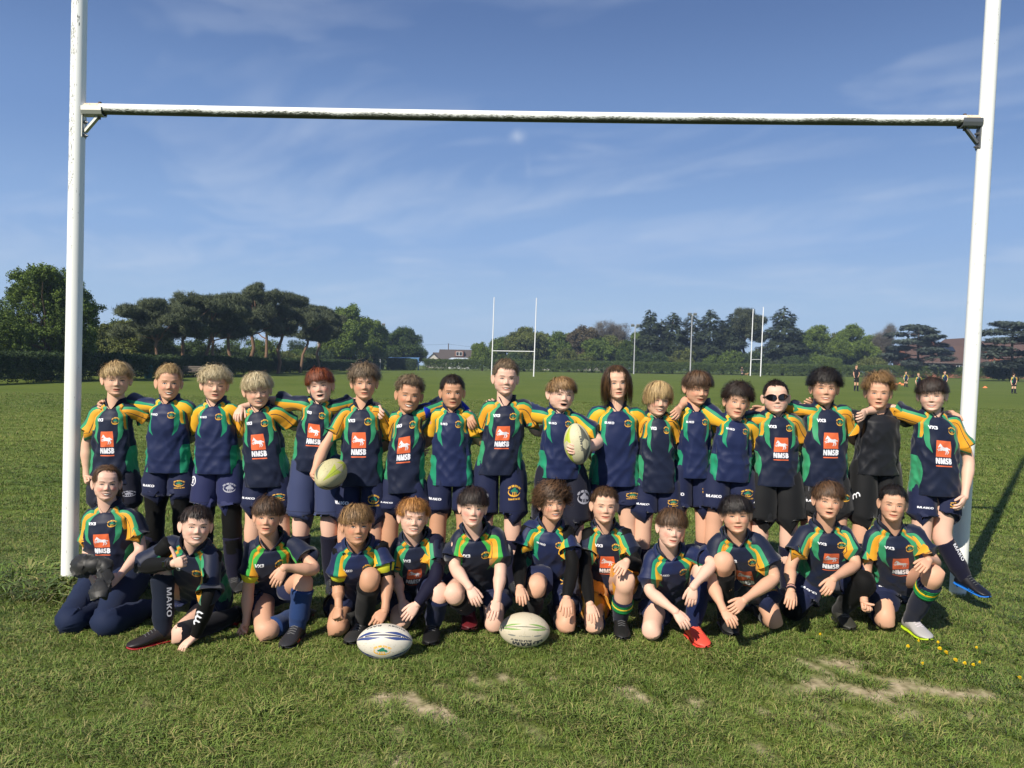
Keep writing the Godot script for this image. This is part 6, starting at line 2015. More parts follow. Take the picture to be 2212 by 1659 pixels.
func make_worn() -> void:
	# sunglasses
	var w := find_person("sunglasses")
	var at := P(1676, 858, 4.71) - w.position
	var b := head_basis(P(1676, 858, 4.71), [4, -2, -3]) * Basis.from_scale(Vector3(0.93, 0.965, 0.95))
	at.y -= 0.004
	var sg := Node3D.new()
	sg.name = "sunglasses"
	w.add_child(sg, true)
	for s in [-1.0, 1.0]:
		var pts := PackedVector3Array()
		for j in 7:
			for i in 13:
				var u := i / 12.0
				var v := j / 6.0 - 0.5
				var x := lerpf(0.006, 0.066, u)
				var hgt := 0.036 * (1.0 - pow(absf(2.0 * u - 0.9), 3.0) * 0.45)
				pts.append(at + b * Vector3(s * x, 0.001 + v * hgt + 0.004 * u, 0.099 - 0.050 * u * u))
		var mb := MB.new()
		mb.grid(pts, 13, 7, false, Color.WHITE, PackedVector2Array(), s < 0.0)
		part("lens", mb.done(), mat(0.006, 0.006, 0.008, 0.08), sg)
		mb = MB.new()
		var path := PackedVector3Array()
		var rad := PackedFloat32Array()
		for i in 25:
			var a := TAU * i / 24.0
			var u := 0.5 + 0.5 * cos(a)
			var hgt := 0.037 * (1.0 - pow(absf(2.0 * u - 0.9), 3.0) * 0.45)
			path.append(at + b * Vector3(s * lerpf(0.005, 0.067, u), 0.001 + signf(sin(a)) * pow(absf(sin(a)), 0.7) * hgt * 0.5 + 0.004 * u, 0.0995 - 0.050 * u * u))
			rad.append(0.0024)
		mb.tube(path, rad, 6, lin(srgb(20, 20, 22)))
		part("rim", mb.done(), vcol_mat(0.25), sg)
		mb = MB.new()
		mb.tube(PackedVector3Array([at + b * Vector3(s * 0.067, 0.008, 0.050), at + b * Vector3(s * 0.080, 0.008, 0.01), at + b * Vector3(s * 0.079, 0.002, -0.03)]), PackedFloat32Array([0.004, 0.003, 0.003]), 6, lin(srgb(20, 20, 22)))
		part("temple_arm", mb.done(), vcol_mat(0.3), sg)
	# wrist watch
	w = find_person("thumbs-up")
	var el := P(308, 1224, 3.83) - w.position
	var wr := P(376, 1217, 3.63) - w.position
	var ax := (wr - el).normalized()
	var c := el.lerp(wr, 0.90)
	var h := MB.new()
	h.tube(PackedVector3Array([c - ax * 0.010, c + ax * 0.010]), PackedFloat32Array([0.0315, 0.0305]), 20, lin(srgb(22, 22, 24)))
	var watch := part("wrist_watch", h.done(), vcol_mat(0.5), w)
	h = MB.new()
	var fr := Vector3(0, 0.2, 1)
	fr = (fr - ax * fr.dot(ax)).normalized()
	h.box(c + fr * 0.032, Basis(ax * 0.014, ax.cross(fr) * 0.015, fr * 0.004), lin(srgb(14, 14, 16)), 0.002)
	part("watch_face", h.done(), vcol_mat(0.15), watch)
	# maker's mark on the sleeve of the base layer, lettering down the sock
	var e2 := P(452, 1290, 3.75) - w.position
	var w2 := P(422, 1374, 3.79) - w.position
	h = MB.new()
	var t := (w2 - e2).normalized()
	var f := (Vector3(-0.1, 0.1, 1) - t * Vector3(-0.1, 0.1, 1).dot(t)).normalized()
	var s2 := t.cross(f)
	for i in 3:
		var o0 := e2.lerp(w2, 0.36 + i * 0.11) + f * 0.0395
		for q in 10:
			var a0 := lerpf(-2.4, 1.1, q / 10.0)
			var a1 := lerpf(-2.4, 1.1, (q + 1) / 10.0)
			var pt := func(a: float, rr: float) -> Vector3:
				var x := cos(a) * rr * 1.25
				return o0 + s2 * x + t * sin(a) * rr - f * (x * x / 0.07)
			var i0: Vector3 = pt.call(a0, 0.008)
			var i1: Vector3 = pt.call(a1, 0.008)
			var u0: Vector3 = pt.call(a0, 0.017)
			var u1: Vector3 = pt.call(a1, 0.017)
			h.tri(i0, u0, u1, lin(OFF_WHITE), f)
			h.tri(i0, u1, i1, lin(OFF_WHITE), f)
	part("printed_mark", h.done(), vcol_mat(0.7), w)
	var k0 := P(352, 1248, 3.87) - w.position
	var a0v := GH(352, 1360, 0.075) - w.position
	limb_print(w, "sock_lettering", k0.lerp(a0v, 0.15), k0.lerp(a0v, 0.80), Vector3(1.0, 0, 0.75), 0.060, "MAKO", 0.14, 0.026, lin(OFF_WHITE))
	w = find_person("black and blue boot")
	k0 = P(2034, 1160, 4.67) - w.position
	a0v = P(2082, 1246, 4.65) - w.position
	limb_print(w, "sock_lettering", k0.lerp(a0v, 0.18), k0.lerp(a0v, 0.62), Vector3(0.5, 0.2, 1), 0.0585, "MAKO", 0.11, 0.026, lin(OFF_WHITE))
	# woven wristband
	w = find_person("woven wristband")
	el = P(1706, 1224, 4.16) - w.position
	wr = P(1709, 1274, 4.00) - w.position
	for i in 3:
		h = MB.new()
		var c0 := el.lerp(wr, 0.90 + i * 0.04)
		var dd := (wr - el).normalized() * 0.0022
		h.tube(PackedVector3Array([c0 - dd, c0 + dd]), PackedFloat32Array([0.0245, 0.0245]), 18, lin(srgb(40, 36, 40) if i != 1 else srgb(196, 150, 140)))
		part("wristband_cord", h.done(), vcol_mat(0.8), w)
	# black jacket knotted round the forearm: sleeve roll, knot, hanging ends
	var ja := thing("jacket", "crumpled black jacket knotted round a kneeling person's forearm", "jacket", P(215, 1240, 4.1))
	var o := ja.position
	var cl := vcol_mat(0.55, 0.2)
	var bk := lin(srgb(22, 22, 24))
	var wn := noise(61, 13.0, FastNoiseLite.TYPE_SIMPLEX_SMOOTH, 3)
	var pieces := [["bundle", [[170, 1222, -0.02], [186, 1222, -0.12], [206, 1220, -0.14], [222, 1216, -0.12]], [0.045, 0.058, 0.046, 0.028], 1.0],
		["knot", [[216, 1212, -0.13], [228, 1224, -0.17], [236, 1236, -0.17]], [0.028, 0.036, 0.026], 1.0],
		["hanging_sleeve", [[230, 1230, -0.17], [226, 1252, -0.23], [220, 1268, -0.28], [216, 1282, -0.31]], [0.024, 0.040, 0.050, 0.046], 0.45]]
	for q in pieces:
		h = MB.new()
		var joints := []
		for j in q[1]: joints.append(P(j[0], j[1], 4.15 + j[2]) - o)
		var path := bend(joints, 14, 0.02)
		var rad := PackedFloat32Array()
		for i in path.size():
			var ff: float = float(i) / (path.size() - 1) * (q[2].size() - 1)
			var lo := mini(int(ff), q[2].size() - 2)
			rad.append(lerpf(q[2][lo], q[2][lo + 1], ff - lo))
		h.tube(path, rad, 40, bk, Vector3.RIGHT, q[3])
		for i in h.v.size():
			h.v[i] += h.n[i] * (wn.get_noise_3dv(h.v[i]) * 0.020 - absf(wn.get_noise_3d(h.v[i].x * 1.4, h.v[i].y * 0.7, h.v[i].z * 1.4 + 3.0)) * 0.040 + 0.006)
		part(q[0], h.done(), cl, ja)

# ---- dandelions ---------------------------------------------------------
func make_flowers() -> void:
	var r := RandomNumberGenerator.new()
	r.seed = 90
	var spots := [[1773, 1386, 0.7], [1960, 1411, 0.9], [2029, 1416, 1.1], [2047, 1425, 1.25], [2024, 1402, 0.7], [2111, 1415, 0.7], [2065, 1442, 1.2], [2082, 1450, 0.9], [2100, 1452, 0.8], [1990, 1449, 0.7], [2118, 1448, 0.6], [2202, 1481, 1.0], [1985, 1400, 0.6]]
	for q in spots:
		var g := G(q[0], q[1])
		var t := thing("dandelion", "small yellow dandelion flower in the grass beside the bare earth", "flower", g, "dandelions in the grass")
		var k: float = q[2] * 0.75
		var h := MB.new()
		var top := Vector3(r.randfn(0, 0.004), 0.036, r.randfn(0, 0.004))
		h.tube(PackedVector3Array([Vector3.ZERO, top * 0.5 + Vector3(0.003, 0, 0), top]), PackedFloat32Array([0.002, 0.002, 0.002]), 6, lin(srgb(120, 140, 60)))
		part("stem", h.done(), vcol_mat(0.7), t)
		h = MB.new()
		var tilt := Vector3(r.randfn(0, 0.25), 1, 0.45).normalized()
		var f := tilt.cross(Vector3.RIGHT).normalized()
		var s := tilt.cross(f)
		for ring in 3:
			for i in 14:
				var a := TAU * (i + ring * 0.33) / 14.0
				var d := f * cos(a) + s * sin(a)
				var ln := (0.0125 - ring * 0.003) * k
				var side := tilt.cross(d).normalized() * 0.0019 * k
				var p0 := top + tilt * 0.002 * ring
				var p1 := top + d * ln + tilt * (0.001 + ring * 0.004)
				var cc := lin(srgb(222, 180, 16)).lerp(lin(srgb(240, 206, 40)), r.randf())
				h.tri(p0, p1 + side, p1 - side, cc, tilt)
		part("flower_head", h.done(), vcol_mat(0.7), t)
		for i in 5:
			var a := r.randf() * TAU
			var d := Vector3(cos(a), 0, sin(a))
			var side := d.cross(Vector3.UP) * 0.009
			h = MB.new()
			var tip := d * 0.07 + Vector3.UP * 0.012
			var md := d * 0.04 + Vector3.UP * 0.02
			h.quad(Vector3.ZERO + Vector3.UP * 0.004, md - side, tip, md + side, lin(srgb(70, 100, 36)), Vector3.UP)
			part("leaf", h.done(), vcol_mat(0.6), t)

# ---- trees, hedges, houses ----------------------------------------------
var leaf_meshes := {}
func leaf_mesh(kind: String) -> Mesh:
	if leaf_meshes.has(kind): return leaf_meshes[kind]
	var r := RandomNumberGenerator.new()
	r.seed = 500 + kind.length()
	var mb := MB.new()
	# unit clump, radius about 0.5
	var n := 26
	if kind == "needle": n = 46
	if kind == "spray": n = 30
	if kind == "twig": n = 14
	for i in n:
		var d := Vector3(r.randfn(0, 1), r.randfn(0, 1), r.randfn(0, 1)).normalized()
		var c := Color(1, 1, 1) * r.randf_range(0.72, 1.2)
		c.a = 1.0
		match kind:
			"leaf":
				var at := d * pow(r.randf(), 0.5) * 0.5
				var ax := Vector3(r.randfn(0, 1), r.randfn(0, 0.6), r.randfn(0, 1)).normalized()
				var nn := (d + Vector3.UP * 0.6 + Vector3(r.randfn(0, 0.5), r.randfn(0, 0.5), r.randfn(0, 0.5))).normalized()
				var sd := ax.cross(nn).normalized() * 0.085
				ax = nn.cross(sd).normalized() * 0.13
				mb.quad(at - ax, at + sd, at + ax, at - sd, c, nn)
			"needle":
				d.y = absf(d.y) * 0.8 + 0.1
				d = d.normalized()
				var at := Vector3(r.randfn(0, 0.22), r.randfn(0, 0.12), r.randfn(0, 0.22))
				var sd := d.cross(Vector3(r.randfn(0, 1), r.randfn(0, 1), r.randfn(0, 1))).normalized() * 0.028
				mb.tri(at - sd, at + d * 0.34, at + sd, c, (d * 0.3 + sd.cross(d).normalized() * 0.6 + Vector3.UP * 0.5).normalized())
			"spray":
				# flat drooping spray pointing outwards along +z
				var a := r.randf_range(-0.8, 0.8)
				var at := Vector3(sin(a) * 0.1, r.randfn(0, 0.04), r.randf_range(-0.4, 0.3))
				var dd := Vector3(sin(a) * 0.8, -0.25 + r.randfn(0, 0.15), 0.8).normalized()
				var sd := dd.cross(Vector3.UP).normalized() * 0.05
				mb.tri(at - sd, at + dd * 0.30, at + sd, c, (Vector3.UP + Vector3(r.randfn(0, 0.3), 0, r.randfn(0, 0.3))).normalized())
			"twig":
				var at := Vector3(r.randfn(0, 0.15), r.randfn(0, 0.15), r.randfn(0, 0.15))
				d.y = absf(d.y)
				var sd := d.cross(Vector3(r.randfn(0, 1), r.randfn(0, 1), r.randfn(0, 1))).normalized() * 0.012
				mb.tri(at - sd, at + d * 0.6, at + sd, c, sd.cross(d).normalized())
	leaf_meshes[kind] = mb.done()
	return leaf_meshes[kind]

func leaf_mat(kind: String, base: Color) -> StandardMaterial3D:
	var key := "leaf %s %s" % [kind, base]
	if mats.has(key): return mats[key]
	var m := StandardMaterial3D.new()
	m.vertex_color_use_as_albedo = true
	m.albedo_color = base.linear_to_srgb()
	m.roughness = 0.7
	m.metallic_specular = 0.25
	if kind != "twig":
		m.backlight_enabled = true
		m.backlight = (base * 0.5).linear_to_srgb()
	mats[key] = m
	return m

func crown(called: String, pts: PackedVector3Array, dirs: PackedVector3Array, size: float, kind: String, base: Color, parent: Node3D, r: RandomNumberGenerator, vary := 0.25) -> MultiMeshInstance3D:
	var buf := PackedFloat32Array()
	for i in pts.size():
		var s := size * r.randf_range(0.7, 1.35)
		var b: Basis
		if kind == "spray":
			var d := dirs[i]
			b = Basis(Vector3.UP, atan2(d.x, d.z) + r.randfn(0, 0.35)) * Basis(Vector3.RIGHT, r.randfn(0.1, 0.2))
		elif kind == "needle": b = Basis(Vector3.UP, r.randf() * TAU) * Basis(Vector3.RIGHT, r.randfn(0, 0.4))
		else: b = Basis.from_euler(Vector3(r.randf() * TAU, r.randf() * TAU, r.randf() * TAU))
		b = b.scaled(Vector3.ONE * s)
		var t := r.randf_range(-vary, vary)
		buf.append_array(PackedFloat32Array([b.x.x, b.y.x, b.z.x, pts[i].x, b.x.y, b.y.y, b.z.y, pts[i].y, b.x.z, b.y.z, b.z.z, pts[i].z, 1.0 + t * 1.1, 1.0 + t, 1.0 + t * 0.6, 1.0]))
	var mm := MultiMesh.new()
	mm.transform_format = MultiMesh.TRANSFORM_3D
	mm.use_colors = true
	mm.mesh = leaf_mesh(kind)
	mm.instance_count = pts.size()
	mm.buffer = buf
	var o := MultiMeshInstance3D.new()
	o.name = called
	o.multimesh = mm
	o.material_override = leaf_mat(kind, base)
	parent.add_child(o, true)
	return o

func branch(mb: MB, a: Vector3, b: Vector3, r0: float, r1: float, wob: float, col: Color, r: RandomNumberGenerator) -> void:
	var path := PackedVector3Array()
	var rad := PackedFloat32Array()
	for i in 6:
		var t := i / 5.0
		path.append(a.lerp(b, t) + Vector3(r.randfn(0, wob), r.randfn(0, wob * 0.4), r.randfn(0, wob)) * sin(PI * t))
		rad.append(lerpf(r0, r1, t))
	mb.tube(path, rad, 8, col)

# foot on the ground, height, half width; kinds: oak, pine, fir, cedar, bare, bush
func tree(label: String, kind: String, at: Vector3, high: float, wide: float, base: Color, count: int, sd: int, group: String, leaf := 0.5, lean := 0.0, gaps := -0.18) -> Node3D:
	var r := RandomNumberGenerator.new()
	r.seed = sd
	var called: String = {"oak": "broadleaf_tree", "pine": "pine_tree", "fir": "conifer_tree", "cedar": "cedar_tree", "bare": "bare_tree", "bush": "bush"}[kind]
	var root := thing(called, label, "tree" if kind != "bush" else "bush", at, group)
	var bark := lin(srgb(84, 72, 60))
	if kind == "pine": bark = lin(srgb(122, 98, 80))
	var mb := MB.new()
	var lobes := []       # centre, radii
	var limbs := []
	var trunk_top: Vector3
	match kind:
		"oak":
			trunk_top = Vector3(r.randfn(0, wide * 0.05), high * 0.35, 0)
			for i in 13:
				var a := r.randf() * TAU
				var rr := wide * sqrt(r.randf()) * 0.68
				var y := lerpf(0.34, 0.84, r.randf())
				var lim := sqrt(maxf(0.1, 1.0 - pow((y - 0.52) / 0.50, 2.0)))
				lobes.append([Vector3(cos(a) * rr * lim, high * y, sin(a) * rr * lim), Vector3(wide * 0.36, high * 0.15, wide * 0.36) * r.randf_range(0.75, 1.2)])
			lobes.append([Vector3(0, high * 0.84, 0), Vector3(wide * 0.34, high * 0.16, wide * 0.34)])
			lobes.append([Vector3(0, high * 0.5, 0), Vector3(wide * 0.7, high * 0.3, wide * 0.7)])
		"bush":
			trunk_top = Vector3(0, high * 0.4, 0)
			for i in 6:
				var a := r.randf() * TAU
				lobes.append([Vector3(cos(a) * wide * 0.5, high * r.randf_range(0.3, 0.72), sin(a) * wide * 0.4), Vector3(wide * 0.5, high * 0.28, wide * 0.45)])
		"pine":
			trunk_top = Vector3(lean * high, high * 0.72, r.randfn(0, 0.2))
			for i in 14:
				var a := r.randf() * TAU
				var rr := wide * sqrt(r.randf()) * 0.9
				lobes.append([trunk_top + Vector3(cos(a) * rr, high * r.randf_range(-0.20, 0.20), sin(a) * rr), Vector3(wide * 0.36, high * 0.070, wide * 0.36) * r.randf_range(0.8, 1.25)])
			lobes.append([trunk_top + Vector3(0, high * 0.22, 0), Vector3(wide * 0.45, high * 0.07, wide * 0.45)])
		"fir":
			trunk_top = Vector3(0, high * 0.96, 0)
		"cedar":
			trunk_top = Vector3(0, high * 0.9, 0)
			for i in 16:
				var y := lerpf(0.22, 0.94, i / 15.0)
				var a := i * 2.4 + r.randfn(0, 0.3)
				var rr := wide * (0.62 if y < 0.7 else 0.62 * (1.0 - (y - 0.7) / 0.36)) * r.randf_range(0.6, 1.1)
				lobes.append([Vector3(cos(a) * rr, high * y, sin(a) * rr), Vector3(wide * 0.42, high * 0.05, wide * 0.40) * r.randf_range(0.8, 1.2)])
		"bare":
			trunk_top = Vector3(0, high * 0.5, 0)
			for i in 8:
				var a := r.randf() * TAU
				lobes.append([Vector3(cos(a) * wide * 0.5 * r.randf(), high * r.randf_range(0.55, 0.9), sin(a) * wide * 0.5 * r.randf()), Vector3(wide * 0.4, high * 0.14, wide * 0.4)])
	var tr := high * (0.032 if kind == "oak" else 0.024)
	branch(mb, Vector3(0, -0.1, 0), trunk_top, tr, tr * (0.6 if kind != "fir" else 0.15), high * (0.02 if kind == "pine" else 0.006), bark, r)
	if kind != "fir" and kind != "bush":
		for l in lobes:
			var from := Vector3(0, -0.1, 0).lerp(trunk_top, r.randf_range(0.6, 1.0) if kind != "cedar" else clampf(l[0].y / (high * 0.9), 0.1, 1.0))
			branch(mb, from, l[0], tr * 0.4, tr * 0.1, high * 0.015, bark, r)
	part("trunk", mb.done(), vcol_mat(0.9), root)
	var pts := PackedVector3Array()
	var dirs := PackedVector3Array()
	var hole := noise(sd, 0.55 / maxf(1.0, wide * 0.35), FastNoiseLite.TYPE_SIMPLEX_SMOOTH, 2)
	var tries := 0
	while pts.size() < count and tries < count * 6:
		tries += 1
		var p: Vector3
		var d := Vector3(r.randfn(0, 1), r.randfn(0, 1), r.randfn(0, 1)).normalized()
		if kind == "fir":
			var y := 1.0 - sqrt(r.randf()) * 0.93
			var a := r.randf() * TAU
			var tier := 0.78 + 0.22 * sin(y * 26.0 + sd)
			var rr := wide * pow(1.0 - y, 0.5) * tier * (0.35 + 0.65 * sqrt(r.randf())) * (1.0 + 0.25 * hole.get_noise_2d(cos(a) * 4.0 + 9.0 * y, sin(a) * 4.0))
			p = Vector3(cos(a) * rr, high * (0.03 + 0.97 * y), sin(a) * rr)
			d = Vector3(cos(a), 0, sin(a))
		else:
			var l: Array = lobes[r.randi() % lobes.size()]
			p = l[0] + d * l[1] * pow(r.randf(), 0.28)
			if hole.get_noise_3dv(p) < gaps: continue
			if p.y < high * 0.03: continue
			if p.y > high: continue
		pts.append(p)
		dirs.append(d)
	var lk: String = {"oak": "leaf", "pine": "needle", "fir": "spray", "cedar": "spray", "bare": "twig", "bush": "leaf"}[kind]
	var cr := crown("crown", pts, dirs, leaf, lk, base, root, r)
	cr.set_meta("kind", "stuff")
	return root

func tree_at(label: String, kind: String, x: float, d: float, top: float, half_px: float, base: Color, count: int, sd: int, group: String, leaf: float, lean := 0.0, gaps := -0.18) -> void:
	var g := GX(x, d)
	tree(label, kind, g, height_at(x, top, d), half_px / FOCAL * d, base, count, sd, group, leaf, lean, gaps)

func hedge(label: String, a: Vector3, b: Vector3, high: float, deep: float, base: Color, count: int, sd: int, leaf: float) -> void:
	var r := RandomNumberGenerator.new()
	r.seed = sd
	var root := thing("hedge", label, "hedge", (a + b) / 2.0)
	var t := (b - a) / 2.0
	var n := Vector3(-t.z, 0, t.x).normalized()
	var pts := PackedVector3Array()
	var dirs := PackedVector3Array()
	var wob := noise(sd, 0.12, FastNoiseLite.TYPE_SIMPLEX_SMOOTH, 2)
	for i in int(count * 1.7):
		var u := r.randf_range(-1, 1)
		var hh := high * (1.0 + 0.07 * wob.get_noise_1d(u * t.length()))
		var q := r.randf()
		var p: Vector3
		if q < 0.35: p = t * u + Vector3(0, hh, 0) + n * deep * 0.5 * r.randf_range(-1, 1)
		else: p = t * u + Vector3(0, hh * sqrt(r.randf()), 0) + n * deep * 0.5 * (1.0 if r.randf() < 0.5 else r.randf_range(-1.0, 1.0))
		pts.append(p + Vector3(r.randfn(0, 0.06), r.randfn(0, 0.06), r.randfn(0, 0.06)))
		dirs.append(Vector3.UP)
	var c := crown("foliage", pts, dirs, leaf, "leaf", base, root, r, 0.3)
	c.set_meta("kind", "stuff")

func make_trees() -> void:
	var oak := Color(0.105, 0.155, 0.032)
	var dark := Color(0.052, 0.082, 0.030)
	var pine := Color(0.100, 0.122, 0.066)
	var olive := Color(0.125, 0.148, 0.042)
	var lime := Color(0.125, 0.180, 0.035)
	var fir := Color(0.072, 0.098, 0.056)
	var blue := Color(0.105, 0.135, 0.108)
	var brown := Color(0.115, 0.095, 0.055)
	var grey := Color(0.16, 0.145, 0.12)
	var lt := "trees along the side of the field"
	var rt := "trees behind the far end of the field"
	tree_at("large oak with open crown behind the scuffed goal post", "oak", 110, 46, 578, 175, oak, 7000, 301, lt, 0.40, 0.0, 0.02)
	tree_at("dark evergreen growing against the big oak", "fir", 0, 50, 684, 95, dark, 2600, 302, lt, 0.6)
	tree_at("olive green willow between the oak and the pines", "oak", 268, 62, 692, 75, olive, 2600, 303, lt, 0.5)
	var pines := [[350, 60, 652, 62, -0.10], [392, 64, 634, 60, 0.05], [444, 68, 640, 62, 0.10], [500, 74, 636, 58, -0.06], [542, 80, 614, 50, 0.04], [600, 84, 634, 58, 0.08], [648, 92, 660, 46, 0.12], [688, 100, 664, 40, 0.02], [470, 82, 648, 60, -0.1], [575, 95, 640, 60, 0.0]]
	for i in pines.size():
		var q: Array = pines[i]
		tree_at("flat-topped pine with bare leaning trunk, one of a row beside the field", "pine", q[0], q[1], q[2], q[3] * 1.12, pine, 2600, 310 + i, "row of pines", 0.62, q[4], -0.05)
	tree_at("round bright green broadleaf tree next to the last pine", "oak", 752, 132, 656, 66, lime, 3600, 330, lt, 0.95)
	tree_at("smaller dull green tree by the floodlight mast", "oak", 800, 142, 690, 42, oak, 1700, 331, lt, 0.95)
	tree_at("dense dark green tree behind the blue-roofed shelter", "oak", 872, 160, 708, 64, Color(0.055, 0.09, 0.022), 3000, 332, lt, 1.0)
	# undergrowth along the side
	var r := RandomNumberGenerator.new()
	r.seed = 8
	for i in 20:
		var d := 46.0 + i * 5.2
		var g := Vector3(-33.0 - r.randf() * 7.0, 0, -d)
		tree("green shrub in the undergrowth behind the pine trunks", "bush", g, r.randf_range(3.0, 5.4), r.randf_range(2.8, 4.2), [olive, oak, dark, dark][r.randi() % 4], 620, 400 + i, "shrubs behind the pines", 0.6)
	tree_at("rounded shrub in a clearing beside the big oak", "bush", 78, 44, 772, 34, olive, 900, 440, "", 0.35)
	# far end
	tree_at("small light green tree beside the middle goal", "oak", 1042, 160, 742, 30, lime, 1000, 350, rt, 0.9)
	tree_at("broad olive tree just behind the middle goal", "oak", 1132, 165, 706, 58, olive, 2400, 351, rt, 1.0)
	tree_at("narrow dull green tree between the olive and brown trees", "oak", 1204, 165, 713, 42, oak, 1700, 352, rt, 1.0)
	tree_at("brownish budding tree over the far hedge", "oak", 1256, 168, 704, 42, brown, 1700, 353, rt, 1.0)
	for q in [[1300, 696], [1342, 702], [1322, 698]]:
		tree_at("leafless pale twiggy tree rising behind the green ones", "bare", q[0], 178, q[1], 30, grey, 700, 354 + int(q[0]) % 7, "leafless trees", 1.3)
	tree_at("low spreading green tree in front of the leafless ones", "oak", 1298, 160, 732, 48, oak, 1900, 358, rt, 0.9)
	tree_at("low dark green tree beside the floodlight mast", "oak", 1350, 160, 736, 34, Color(0.06, 0.095, 0.022), 1300, 359, rt, 0.9)
	var firs := [[1402, 668, 50], [1428, 690, 50], [1452, 674, 48], [1492, 676, 52], [1532, 666, 54], [1562, 690, 46], [1580, 674, 42]]
	for i in firs.size():
		tree_at("tall dark conifer in the dense clump behind the far hedge", "fir", firs[i][0], 166 + (i % 2) * 5, firs[i][1], firs[i][2], fir if i % 2 == 0 else Color(0.088, 0.105, 0.060), 2300, 360 + i, "dark conifers", 1.25)
	tree_at("tall thin-crowned pine with two bare trunks behind the narrow goal", "pine", 1606, 166, 668, 44, Color(0.085, 0.10, 0.055), 1500, 368, rt, 1.2)
	tree_at("wide dark cypress standing alone right of the narrow goal", "fir", 1690, 164, 662, 66, fir, 3200, 369, rt, 1.3)
	tree_at("fresh green tree next to the wide cypress", "oak", 1762, 172, 704, 44, lime, 1700, 370, rt, 1.0)
	tree_at("full round green tree over the clipped hedge block", "oak", 1842, 166, 701, 56, lime, 2600, 371, rt, 1.0)
	tree_at("bare grey tree beside the blue cedar", "bare", 1908, 172, 702, 30, grey, 900, 372, rt, 1.3)
	tree_at("dull bush filling in below the bare grey tree", "oak", 1905, 166, 750, 40, brown, 1200, 373, rt, 0.9)
	tree_at("blue-grey cedar with level boughs in front of the tiled roof", "cedar", 1982, 158, 698, 70, blue, 3600, 374, rt, 1.2)
	tree_at("large blue-grey cedar beyond the clean white post", "cedar", 2186, 122, 690, 92, blue, 4200, 375, rt, 0.95)
	tree_at("leafy bush below the large cedar", "bush", 2200, 128, 770, 70, dark, 1200, 376, rt, 0.7)
	# fill between crowns and hedge
	for i in 16:
		tree_at("dark green shrub behind the far hedge", "bush", 1090 + i * 52, 160 + (i % 3) * 3, 762 - (i * 7) % 13, 46, [dark, oak, dark, olive][i % 4], 520, 450 + i, "shrubs behind the far hedge", 0.85)
	for i in 5:
		tree_at("dark shrub beside the round broadleaf tree", "bush", 690 + i * 46, 128 + i * 9, 752, 40, dark, 520, 470 + i, "shrubs by the broadleaf trees", 0.75)
	for i in 9:
		var fx: float = [1086, 1168, 1228, 1278, 1322, 1376, 1736, 1802, 1880][i]
		tree_at("mid-height green tree filling the line between taller ones behind the far hedge", "oak", fx, 170 + (i % 3) * 3, 728 - (i * 11) % 14, 36, [oak, olive, lime][i % 3], 1100, 500 + i, "mid-height trees of the far line", 1.0)
	# hedges
	hedge("dark clipped hedge below the pines", Vector3(-26.5, 0, -24), Vector3(-26.5, 0, -154), 1.5, 1.2, dark, 12000, 480, 0.34)
	hedge("long clipped green hedge across the far end", Vector3(-18, 0, -156), Vector3(115, 0, -156), 2.1, 1.4, Color(0.085, 0.125, 0.032), 9000, 481, 0.55)
	hedge("taller square-clipped hedge block above the long hedge", GX(1780, 152), GX(1812, 152), 3.4, 2.0, Color(0.10, 0.145, 0.034), 1600, 482, 0.5)
	hedge("dark hedge around the blue-roofed shelter", GX(838, 146), GX(898, 146), 1.9, 1.0, dark, 1900, 483, 0.5)

# ---- buildings and field furniture ---------------------------------------
func window_part(parent: Node3D, at: Vector3, w: float, h: float, panes: int) -> void:
	var mb := MB.new()
	mb.box(at, Basis(Vector3.RIGHT * w / 2, Vector3.UP * h / 2, Vector3.BACK * 0.04), lin(srgb(228, 228, 224)))
	var f := part("window", mb.done(), vcol_mat(0.5), parent)
	for i in panes:
		mb = MB.new()
		var pw := w / panes
		mb.box(at + Vector3(-w / 2 + pw * (i + 0.5), 0, 0.045), Basis(Vector3.RIGHT * (pw / 2 - 0.07), Vector3.UP * (h / 2 - 0.08), Vector3.BACK * 0.01))
		part("pane", mb.done(), mat(0.02, 0.025, 0.03, 0.1), f)

